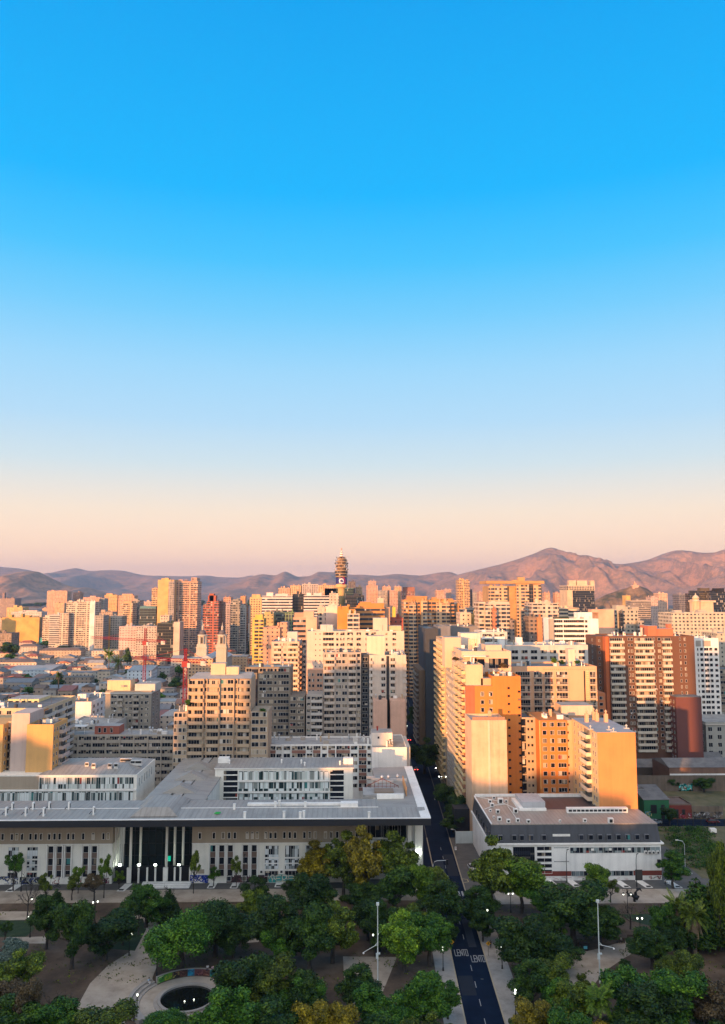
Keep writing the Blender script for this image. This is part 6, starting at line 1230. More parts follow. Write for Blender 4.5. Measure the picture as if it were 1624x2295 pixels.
# ------------------------------------------------------------------ low quarter of old houses on the left
def house(label, c, xl, xr, yt, yb, depth, col, rk='flat', rcol=None, style='o', grp=None, cat='house'):
    Y = gnd(c, (xl + xr) / 2, yb).y; x0, x1, z1 = X(c, xl, yt, Y), X(c, xr, yt, Y), max(3.0, Zc(c, (xl + xr) / 2, yt, Y))
    return house_box(label, x0, x1, Y, depth, z1, col, rk, rcol, style, grp, cat)
ROOFS = {'grey': sheet((.19, .19, .20), 0, 1.0, 'grey_sheet_roof'), 'light': sheet((.34, .335, .33), 0, 1.0, 'light_sheet_roof'), 'red': sheet((.30, .10, .06), 0, .8, 'red_tile_roof'), 'brown': sheet((.16, .115, .09), 0, .8, 'brown_tile_roof'), 'blue': sheet((.30, .42, .52), 0, 1.0, 'blue_sheet_roof'), 'dark': ROOFD, 'flat': ROOFF}
def house_box(label, x0, x1, Y, depth, z1, col, rk='flat', rcol=None, style='o', grp=None, cat='house', name='house'):
    t = thing(name, label, cat, ((x0 + x1) / 2, Y, 0), grp); m = MB(); m.box(x0, x1, Y, Y + depth, 0, z1); w = m.build('wall', CM[style], t); w.color = (*col, 1)
    rm = ROOFS.get(rcol or 'flat'); m = MB(); y0, y1 = Y - .3, Y + depth + .3; a, b_ = x0 - .3, x1 + .3; h = min(2.6, .22 * min(depth, x1 - x0) + .4)
    if rk == 'flat':
        m.box(x0 + .2, x1 - .2, Y + .2, Y + depth - .2, z1, z1 + .06)
        for q in ((x0, x1, Y - .02, Y + .2), (x0, x1, Y + depth - .2, Y + depth + .02), (x0 - .02, x0 + .2, Y + .2, Y + depth - .2), (x1 - .2, x1 + .02, Y + .2, Y + depth - .2)): m.box(*q, z1, z1 + .5)
    elif rk == 'gx': m.hexa([(a, y0, z1), (b_, y0, z1), (b_, y1, z1), (a, y1, z1), (a, (y0 + y1) / 2 - .05, z1 + h), (b_, (y0 + y1) / 2 - .05, z1 + h), (b_, (y0 + y1) / 2 + .05, z1 + h), (a, (y0 + y1) / 2 + .05, z1 + h)])
    elif rk == 'gy': m.hexa([(a, y0, z1), (b_, y0, z1), (b_, y1, z1), (a, y1, z1), ((a + b_) / 2 - .05, y0, z1 + h), ((a + b_) / 2 + .05, y0, z1 + h), ((a + b_) / 2 + .05, y1, z1 + h), ((a + b_) / 2 - .05, y1, z1 + h)])
    elif rk == 'hip': i = min(x1 - x0, depth) * .32; m.hexa([(a, y0, z1), (b_, y0, z1), (b_, y1, z1), (a, y1, z1), (a + i, y0 + i, z1 + h), (b_ - i, y0 + i, z1 + h), (b_ - i, y1 - i, z1 + h), (a + i, y1 - i, z1 + h)])
    elif rk == 'shed': m.hexa([(a, y0, z1), (b_, y0, z1), (b_, y1, z1), (a, y1, z1), (a, y0, z1 + .15), (b_, y0, z1 + .15), (b_, y1, z1 + h), (a, y1, z1 + h)])
    m.build('roof', rm, t); FOOT.append((x0, x1, Y, Y + depth)); return t
H = [('large pale mansion with a green tinged domed roof', 0, 322, 1140, 1225, 22, c_wh, 'hip', 'brown'), ('flat white building with light blue roof beside the mansion', 50, 440, 1215, 1290, 26, (.5, .58, .62), 'shed', 'light'),
     ('long brown apartment row with dark mansard roof', 350, 720, 1035, 1140, 16, (.42, .33, .25), 'hip', 'brown'), ('white school block with dark upper windows', 790, 1060, 1040, 1130, 18, c_wh, 'flat', 'light'), ('pale gallery block with columns of dark windows right of the school', 1060, 1525, 1045, 1120, 20, c_wh, 'flat', 'light'),
     ('low white house with grey roof before the brown row', 500, 672, 1130, 1200, 14, c_wh, 'gx', 'grey'), ('dark brown gabled house with ochre wall', 740, 912, 1130, 1200, 16, (.2, .13, .09), 'gx', 'brown'), ('long grey warehouse with a white street front', 560, 830, 1235, 1300, 18, c_wh, 'flat', 'grey'), ('grey house with bright blue side wall', 825, 966, 1230, 1310, 16, (.34, .33, .30), 'flat', 'grey'),
     ('long weathered blank boundary wall house', 400, 805, 1275, 1370, 10, (.28, .22, .17), 'flat', 'dark'), ('grey gable roofed workshop with dark slate roof', 35, 280, 1320, 1400, 16, (.33, .27, .22), 'gx', 'grey'), ('rough low brown shed with lean-to roof', 280, 400, 1285, 1360, 14, (.30, .23, .17), 'shed', 'brown'),
     ('white house with grey lean-to roof under the palm', 305, 555, 1390, 1455, 14, c_wh, 'shed', 'grey'), ('striped light metal roof shed in the low quarter', 600, 800, 1375, 1450, 14, (.5, .48, .46), 'shed', 'light'), ('small white pitched roof house beside the striped shed', 780, 880, 1385, 1450, 14, c_wh, 'gx', 'light'), ('tall narrow white house left of the grey concrete tower', 880, 950, 1330, 1470, 12, c_wh, 'flat', 'light'),
     ('pale green pavilion house with pyramid roof', 1065, 1180, 1275, 1330, 12, (.5, .52, .5), 'hip', 'light'), ('broad white hall with light blue roof behind the crane mast', 1130, 1345, 1215, 1330, 22, (.6, .66, .7), 'shed', 'light'), ('grey long block right of the crane mast', 1345, 1510, 1195, 1300, 20, (.38, .37, .36), 'flat', 'grey'), ('white walled house with pale roof right of the grey long block', 1520, 1624, 1110, 1260, 22, c_wh, 'gx', 'light'),
     ('turquoise shed with white front standing in trees', 300, 475, 920, 985, 16, (.05, .42, .48), 'shed', 'light'), ('stepped white houses under the gridded tower', 490, 600, 975, 1020, 16, c_wh, 'flat', 'light'), ('ornate grey house with hipped roofs near the left trees', 150, 330, 1000, 1085, 18, (.5, .44, .38), 'hip', 'brown'), ('pink lantern topped house with round attic', 170, 285, 965, 1015, 14, (.5, .36, .3), 'hip', 'red'),
     ('white building with blue roof edge under construction crane', 660, 870, 975, 1030, 18, (.6, .62, .66), 'shed', 'blue'), ('tall pale shell of a building under red scaffolding', 605, 690, 905, 1000, 16, (.55, .45, .4), 'flat', 'grey'), ('brown grey framed building under the crane jib', 790, 960, 925, 1010, 20, (.34, .24, .2), 'flat', 'grey'), ('bright white market roof in the low quarter', 915, 1060, 885, 920, 22, c_wh, 'hip', 'light'), ('white tent like roof hall', 1085, 1280, 960, 1000, 24, (.6, .6, .62), 'gx', 'light'), ('pink low hall behind the white tents', 1215, 1400, 900, 945, 20, (.55, .42, .38), 'flat', 'grey'),
     ('white framed terraces at the left edge above the cream block', -40, 160, 1440, 1500, 18, c_wh, 'flat', 'grey'), ('small grey house with tiled roof right of the concrete tower', 1390, 1560, 1440, 1500, 16, (.42, .36, .3), 'flat', 'grey'), ('white and blue railed house right of the concrete tower', 1385, 1620, 1540, 1590, 16, (.5, .55, .58), 'flat', 'light'), ('rust red roofed shed in the low quarter', 60, 200, 1275, 1310, 14, (.3, .15, .12), 'gx', 'red'), ('red tiled house with white gable', 590, 720, 1205, 1245, 14, (.5, .4, .35), 'gx', 'red')]
for l, xl, xr, yt, yb, dp, col, rk, rc in H: house(l, 'T1', xl, xr, yt, yb, dp, col, rk, rc)
H = [('broad white theatre hall with dark red vertical stripes', 0, 165, 795, 960, 26, c_wh, 'flat', 'light', 'x'), ('tall white stair block behind the theatre hall', 165, 243, 772, 940, 14, c_wh, 'flat', 'light', 'o'), ('dark classical school with green copper roof', 400, 540, 860, 990, 40, (.2, .19, .17), 'gy', 'grey', 'p'), ('white pavilion with red tiled eaves behind the church', 380, 560, 775, 850, 18, c_pe, 'hip', 'light', 'o'), ('pale stone convent with broken roofs', 525, 640, 800, 880, 22, c_wh, 'flat', 'light', 'o'), ('white arched house front in trees', 575, 725, 910, 960, 14, c_wh, 'flat', 'light', 'p'), ('small white house with curved parapet near the church', 440, 550, 970, 1015, 14, c_wh, 'flat', 'light', 'x'), ('long brown brick wing behind the dark tree', 415, 745, 1030, 1090, 18, (.34, .25, .19), 'shed', 'grey', 'o'), ('orange red house with three windows before the church', 598, 806, 1105, 1240, 16, (.50, .17, .07), 'flat', 'light', 'p'), ('cream house with long flat roof left of the orange red house', 370, 600, 1090, 1210, 22, c_pe, 'flat', 'light', 'o'), ('cream apartment house hidden behind the tan tower', 60, 290, 1110, 1330, 20, c_pe, 'flat', 'light', 'p'), ('white church house with curved gable and dark oculus', 125, 260, 1060, 1170, 16, c_pe, 'gy', 'light', 'o')]
for l, xl, xr, yt, yb, dp, col, rk, rc, st in H: house(l, 'T2', xl, xr, yt, yb, dp, col, rk, rc, st)
H = [('white box house with black roof tank', 1380, 1560, 120, 200, 16, c_wh, 'flat', 'light'), ('red sheet roofed hall right of the concrete tower', 1378, 1556, 265, 330, 16, (.28, .27, .26), 'shed', 'red'), ('small red roofed outbuilding behind the long slab', 760, 940, 250, 300, 18, (.3, .1, .08), 'gx', 'red'), ('low white house row behind the white box', 880, 940, 90, 190, 18, c_wh, 'gx', 'light')]
for l, xl, xr, yt, yb, dp, col, rk, rc in H: house(l, 'M1', xl, xr, yt, yb, dp, col, rk, rc)
# unnamed filling of the low quarter and of the far city
rnd = random.Random(11)
KIND = [('grey', c_gr), ('white', c_wh), ('beige', c_bg), ('brown', (.34, .25, .18)), ('pinkish', c_pk)]
n = 0
for k in range(2500):
    Y = rnd.uniform(395, 980); x = rnd.uniform(-.50 * Y, -.155 * Y); w, d = rnd.uniform(7, 17), rnd.uniform(7, 15)
    if taken(x, x + w, Y, Y + d, 1.5): continue
    kn, col = rnd.choice(KIND); h = rnd.choice([3.5, 4.5, 6, 7, 8, 10]); rc = rnd.choice(['grey', 'light', 'red', 'red', 'brown', 'brown', 'dark'])
    house_box('small %s house with %s roof among the crowded low roofs of the old quarter' % (kn, {'flat': 'flat', 'dark': 'dark flat', 'light': 'pale metal', 'grey': 'grey metal', 'red': 'red', 'brown': 'brown tiled'}[rc]), x, x + w, Y, d, h, col, rnd.choice(['gx', 'gy', 'hip', 'flat', 'shed', 'flat']) if rc not in ('flat', 'dark') else 'flat', rc, 'o', 'small houses of the old quarter'); n += 1
    if n >= 200: break
n = 0
for k in range(3000):
    Y = 560 + 2600 * rnd.random() ** 1.5; x = rnd.uniform(-.52, .54) * Y; left = x < -.10 * Y
    w, d = rnd.uniform(14, 34), rnd.uniform(14, 26)
    if Y < 1000 and left: continue
    if taken(x, x + w, Y, Y + d, 6): continue
    if left: h = rnd.uniform(7, 24) if rnd.random() < .85 else rnd.uniform(25, 45)
    else: h = rnd.uniform(20, 50) if Y < 1300 else rnd.uniform(24, 62)
    if .30 * Y < x < .47 * Y and Y < 2100: h = min(h, 26)
    kn, col = rnd.choice([('pink', c_pk), ('peach', c_pe), ('grey', c_gr), ('white', c_wh), ('beige', c_bg), ('orange', (.60, .36, .2)), ('brown', (.36, .22, .15))]); st = rnd.choice('ppbbohv')
    far_box('distant %s %s of the hazy %s' % (kn, 'tower block' if h > 25 else 'low block', 'western plain' if left else 'city centre'), x, x + w, Y, d, h, col, st, [(x + w * .3, x + w * .6, h + rnd.uniform(1.5, 4), 0)], 'city block', 'distant_block', None, 'distant blocks of the ' + ('western plain' if left else 'city centre')); n += 1
    if n >= 290: break
# unseen slabs added left and behind, heights shaped to shade park and facades
for i, (x, y, w, d, h) in enumerate(((-520, -84, 156, 22, 62), (-362, -82, 30, 20, 68), (-330, -82, 36, 20, 62), (-292, -80, 24, 20, 50), (-266, -82, 24, 20, 66), (-240, -82, 34, 20, 85), (-204, -80, 52, 20, 50.5), (-150, -80, 50, 20, 48), (-99, -80, 15, 20, 40.5), (-83, -82, 50, 22, 92), (-31, -84, 40, 20, 76), (-300, 80, 26, 76, 40), (-300, 234, 26, 80, 42), (-330, 322, 26, 80, 45), (-360, 410, 28, 90, 40))):
    far_box('%s apartment slab outside the park, about %d storeys tall' % (['grey', 'cream', 'beige', 'white'][i % 4], h / 2.75), x, x + w, y, d, h, [c_gr, c_pe, c_bg, c_wh][i % 4], 'b', cat='apartment slab', name='apartment_slab', group='unseen slabs added to shade the park')

# ------------------------------------------------------------------ trees
def leaf_mat(name, lo, mid, hi):
    if name in MATS: return MATS[name]
    m, nt, b = new_mat(name)
    t = N(nt, 'ShaderNodeTexCoord'); oi = N(nt, 'ShaderNodeObjectInfo')
    n1 = N(nt, 'ShaderNodeTexNoise'); n1.inputs['Scale'].default_value = .55; n1.inputs['Detail'].default_value = 4; nt.links.new(t.outputs['Object'], n1.inputs['Vector'])
    wn = N(nt, 'ShaderNodeTexWhiteNoise'); g = N(nt, 'ShaderNodeNewGeometry'); nt.links.new(g.outputs['True Normal'], wn.inputs['Vector'])
    v = math_n(nt, 'ADD', math_n(nt, 'MULTIPLY', n1.outputs[0], .62), math_n(nt, 'MULTIPLY', wn.outputs['Value'], .38))
    c = ramp_n(nt, v, [(.28, lo), (.5, mid), (.74, hi)])  # random leaf tones, contrast widened to stand for lit tips and shade
    hs = N(nt, 'ShaderNodeHueSaturation'); nt.links.new(c, hs.inputs['Color'])
    nt.links.new(math_n(nt, 'ADD', math_n(nt, 'MULTIPLY', oi.outputs['Random'], .5), .75), hs.inputs['Value'])
    nt.links.new(hs.outputs[0], b.inputs['Base Color']); b.inputs['Roughness'].default_value = .55; b.inputs['Specular IOR Level'].default_value = .25
    MATS[name] = m; return m
LEAF = {'dark': leaf_mat('dark_leaves', (.003, .016, .003), (.016, .050, .006), (.085, .145, .010)), 'green': leaf_mat('green_leaves', (.004, .028, .003), (.026, .094, .006), (.13, .25, .014)),
        'olive': leaf_mat('olive_leaves', (.010, .022, .003), (.055, .090, .006), (.22, .27, .016)), 'gold': leaf_mat('golden_leaves', (.035, .034, .003), (.15, .125, .008), (.44, .33, .018)),
        'lime': leaf_mat('light_green_leaves', (.012, .042, .003), (.07, .15, .007), (.26, .38, .02)), 'silver': leaf_mat('silver_leaves', (.05, .085, .065), (.12, .18, .14), (.24, .31, .25)), 'rust': leaf_mat('brown_leaves', (.03, .022, .012), (.085, .06, .03), (.16, .115, .05))}
BARK = noise_mat('bark', [(.3, (.018, .014, .011)), (.6, (.055, .043, .034)), (.8, (.085, .07, .055))], 1.5, 6, obj=True)
PBARK = noise_mat('palm_bark', [(.3, (.07, .05, .035)), (.6, (.14, .105, .075)), (.8, (.2, .16, .12))], 2.5, 5, obj=True)
def quads_mesh(name, P, Nn, S, mat, rng, asp=.62):
    """leaf-sized quads at P facing about Nn"""
    n = len(P); a = rng.normal(size=(n, 3)); u = np.cross(Nn, a); u /= np.linalg.norm(u, axis=1)[:, None] + 1e-9; v = np.cross(Nn, u); v /= np.linalg.norm(v, axis=1)[:, None] + 1e-9
    u *= S[:, None]; v *= S[:, None] * asp
    V = np.stack([P - u, P - v * .9 + u * .1, P + u, P + v], 1).reshape(-1, 3)
    me = bpy.data.meshes.new(name); me.vertices.add(4 * n); me.vertices.foreach_set('co', V.ravel()); me.loops.add(4 * n); me.loops.foreach_set('vertex_index', np.arange(4 * n, dtype=np.int32))
    me.polygons.add(n); me.polygons.foreach_set('loop_start', np.arange(0, 4 * n, 4, dtype=np.int32)); me.polygons.foreach_set('loop_total', np.full(n, 4, dtype=np.int32)); me.materials.append(mat); me.update(calc_edges=True); return me
def crown(kind, seed):
    """leaf places of a crown for a tree 10 m tall; returns points, normals, sizes and the lobe centres for the limbs"""
    rng = np.random.default_rng(seed); L = []
    if kind == 'broad': cz, rx, rz, nl, n, s, lr = 5.3, 3.5, 4.0, 38, 19000, .20, (.65, 1.45)
    elif kind == 'dome': cz, rx, rz, nl, n, s, lr = 4.2, 3.7, 4.6, 46, 22000, .165, (.9, 1.5)
    elif kind == 'tall': cz, rx, rz, nl, n, s, lr = 5.5, 2.4, 4.0, 34, 15000, .195, (.5, 1.15)
    elif kind == 'open': cz, rx, rz, nl, n, s, lr = 6.6, 3.2, 3.0, 16, 4200, .22, (.6, 1.1)
    elif kind == 'bush': cz, rx, rz, nl, n, s, lr = 4.8, 4.2, 4.6, 30, 13000, .27, (.8, 1.7)
    elif kind == 'small': cz, rx, rz, nl, n, s, lr = 6.0, 3.6, 3.4, 12, 1500, .62, (1.2, 2.0)
    else: cz, rx, rz, nl, n, s, lr = 5.4, 2.6, 4.6, 0, 12000, .25, (1, 1)
    if kind == 'conifer':
        for t in range(15):
            z = 1.6 + 8.2 * t / 14; R_ = 2.9 * (1 - t / 15) ** .8 + .15; m_ = max(3, int(9 - t * .4)); o = rng.uniform(0, 6)
            for q in range(m_):
                a = o + 6.283 * q / m_ + rng.normal() * .2; L.append((R_ * .62 * math.cos(a), R_ * .62 * math.sin(a), z - .25 * R_ * .5, R_ * .5))
    else:
        for i in range(nl):
            d = rng.normal(size=3); d /= np.linalg.norm(d); d[2] = d[2] * .9 + .12; q = rng.uniform(.5, 1.0) if i > nl * .2 else rng.uniform(.0, .5)
            if kind == 'dome': d[2] = abs(d[2]) * 1.0 - .25 ; q = rng.uniform(.75, .92)
            r = rng.uniform(*lr); L.append((d[0] * rx * q, d[1] * rx * q, cz + d[2] * rz * q, r))
    L = np.array(L); w = L[:, 3] ** 2; idx = rng.choice(len(L), n, p=w / w.sum()); d = rng.normal(size=(n, 3)); d /= np.linalg.norm(d, axis=1)[:, None]
    rad = L[idx, 3] * (1 - .45 * rng.random(n) ** 2.2) * (1 + .10 * rng.normal(size=n) + (rng.random(n) > .93) * .28); sq = .8 if kind != 'conifer' else .38
    P = L[idx, :3] + d * rad[:, None] * np.array([1, 1, sq]); Nn = d + .55 * rng.normal(size=(n, 3)) + np.array([0, 0, .25]); Nn /= np.linalg.norm(Nn, axis=1)[:, None]
    return P, Nn, s * rng.uniform(.55, 1.25, n), L, rng
def limb(m, a, b_, r0, r1, rng, k=5):
    a, b_ = Vector(a), Vector(b_); L = (b_ - a).length; pts = []
    for i in range(k): t = i / (k - 1); j = Vector(rng.normal(size=3) * .05 * L * math.sin(math.pi * t)); pts.append(a.lerp(b_, t) + j + Vector((0, 0, -.10 * L * math.sin(math.pi * t))))
    m.tube(pts, [r0 + (r1 - r0) * i / (k - 1) for i in range(k)], 6)
TP = {}
def tree_proto(kind, colr, seed):
    k = (kind, colr, seed)
    if k in TP: return TP[k]
    if (kind, seed) not in TP:
        tm = MB(); rng = np.random.default_rng(seed + 50)
        if kind == 'bare':
            tm.tube([(0, 0, -.2), (.1, .05, 2), (.05, .1, 4.2)], [.24, .19, .13], 8); q = [((.05, .1, 4.2), (rng.normal() * .5, rng.normal() * .5, 1), .12, 3.2)]
            for i in range(7): a = rng.uniform(0, 6.28); q.append(((.06, .08, rng.uniform(2.4, 4.1)), (math.cos(a), math.sin(a), .9), .09, rng.uniform(2.2, 3.4)))
            while q:
                p, d, r, L = q.pop(); d = Vector(d).normalized(); e = Vector(p) + d * L; limb(tm, p, e, r, r * .4, rng, 4)
                if r > .022:
                    for _ in range(3): t = rng.uniform(.35, 1); q.append((tuple(Vector(p).lerp(e, t)), tuple(d + Vector(rng.normal(size=3) * .55)), r * .5, L * rng.uniform(.45, .65)))
            P = None
        else:
            P, Nn, S, L, rng = crown(kind, seed)
            if kind == 'conifer': tm.tube([(0, 0, -.2), (0, 0, 5), (0, 0, 9.9)], [.26, .17, .03], 8)
            else:
                top = 4.2 if kind != 'bush' else 1.6; r = .30 if kind in ('broad', 'dome') else .2
                tm.tube([(0, 0, -.2), (.08, -.05, top * .4), (-.05, .1, top * .75), (.05, 0, top)], [r * 1.35, r, r * .85, r * .7], 8)
                for i in range(min(len(L), 14)): c = L[-1 - i]; limb(tm, (.0, .05, top * (.62 + .36 * rng.random())), tuple(c[:3]), r * .42, .04, rng)
        TP[(kind, seed)] = (tm, P, None if P is None else (Nn, S, rng))
    tm, P, rest = TP[(kind, seed)]
    if ('t', kind, seed) not in TP:
        me = bpy.data.meshes.new('trunk'); me.from_pydata(tm.v, [], tm.f); me.materials.append(BARK); me.polygons.foreach_set('use_smooth', [True] * len(tm.f)); me.update(); TP[('t', kind, seed)] = me
    cm = None if P is None else quads_mesh('crown', P, rest[0], rest[1], LEAF[colr], np.random.default_rng(seed))
    TP[k] = (TP[('t', kind, seed)], cm); return TP[k]
def put_tree(label, kind, colr, x, y, h, r, seed=None, group=None, rz=None, name=None, cat='tree'):
    s = seed if seed is not None else int(abs(x * 3 + y * 7)) % 4
    tme, cm = tree_proto(kind, colr, s); R0 = {'broad': 4.4, 'dome': 4.3, 'tall': 3.1, 'open': 3.8, 'bush': 5.3, 'conifer': 3.0, 'small': 4.6, 'bare': 3.6}[kind]
    n = name or {'bush': 'shrub', 'conifer': 'conifer_tree', 'bare': 'bare_tree', 'dome': 'domed_tree'}.get(kind, 'broadleaf_tree')
    o = bpy.data.objects.new(n, None); COL.objects.link(o); o.location = (x, y, 0); q = {'broad': 1.5, 'tall': 1.42, 'dome': 1.25, 'bush': 1.3}.get(kind, 1.15) * r / R0; o.scale = (q * (.9 + .25 * ((x * 13.7) % 1)), q * (.9 + .25 * ((y * 7.3) % 1)), h / 10); o.rotation_euler = (0, 0, rz if rz is not None else (x * 1.7 + y) % 6.28)
    tag(o, label, cat, group); a = link('trunk', tme, o)
    if cm: link('crown', cm, o)
    return o
def tree(label, kind, colr, c, xl, xr, yt, xb, yb, group=None, seed=None):
    p = gnd(c, xb, yb); h = max(1.2, at(c, xb, yt, p.y).z); r = (at(c, xr, yb, p.y).x - at(c, xl, yb, p.y).x) / 2
    xc = (at(c, xl, yb, p.y).x + at(c, xr, yb, p.y).x) / 2
    return put_tree(label, kind, colr, xc, p.y, h, r, seed, group)
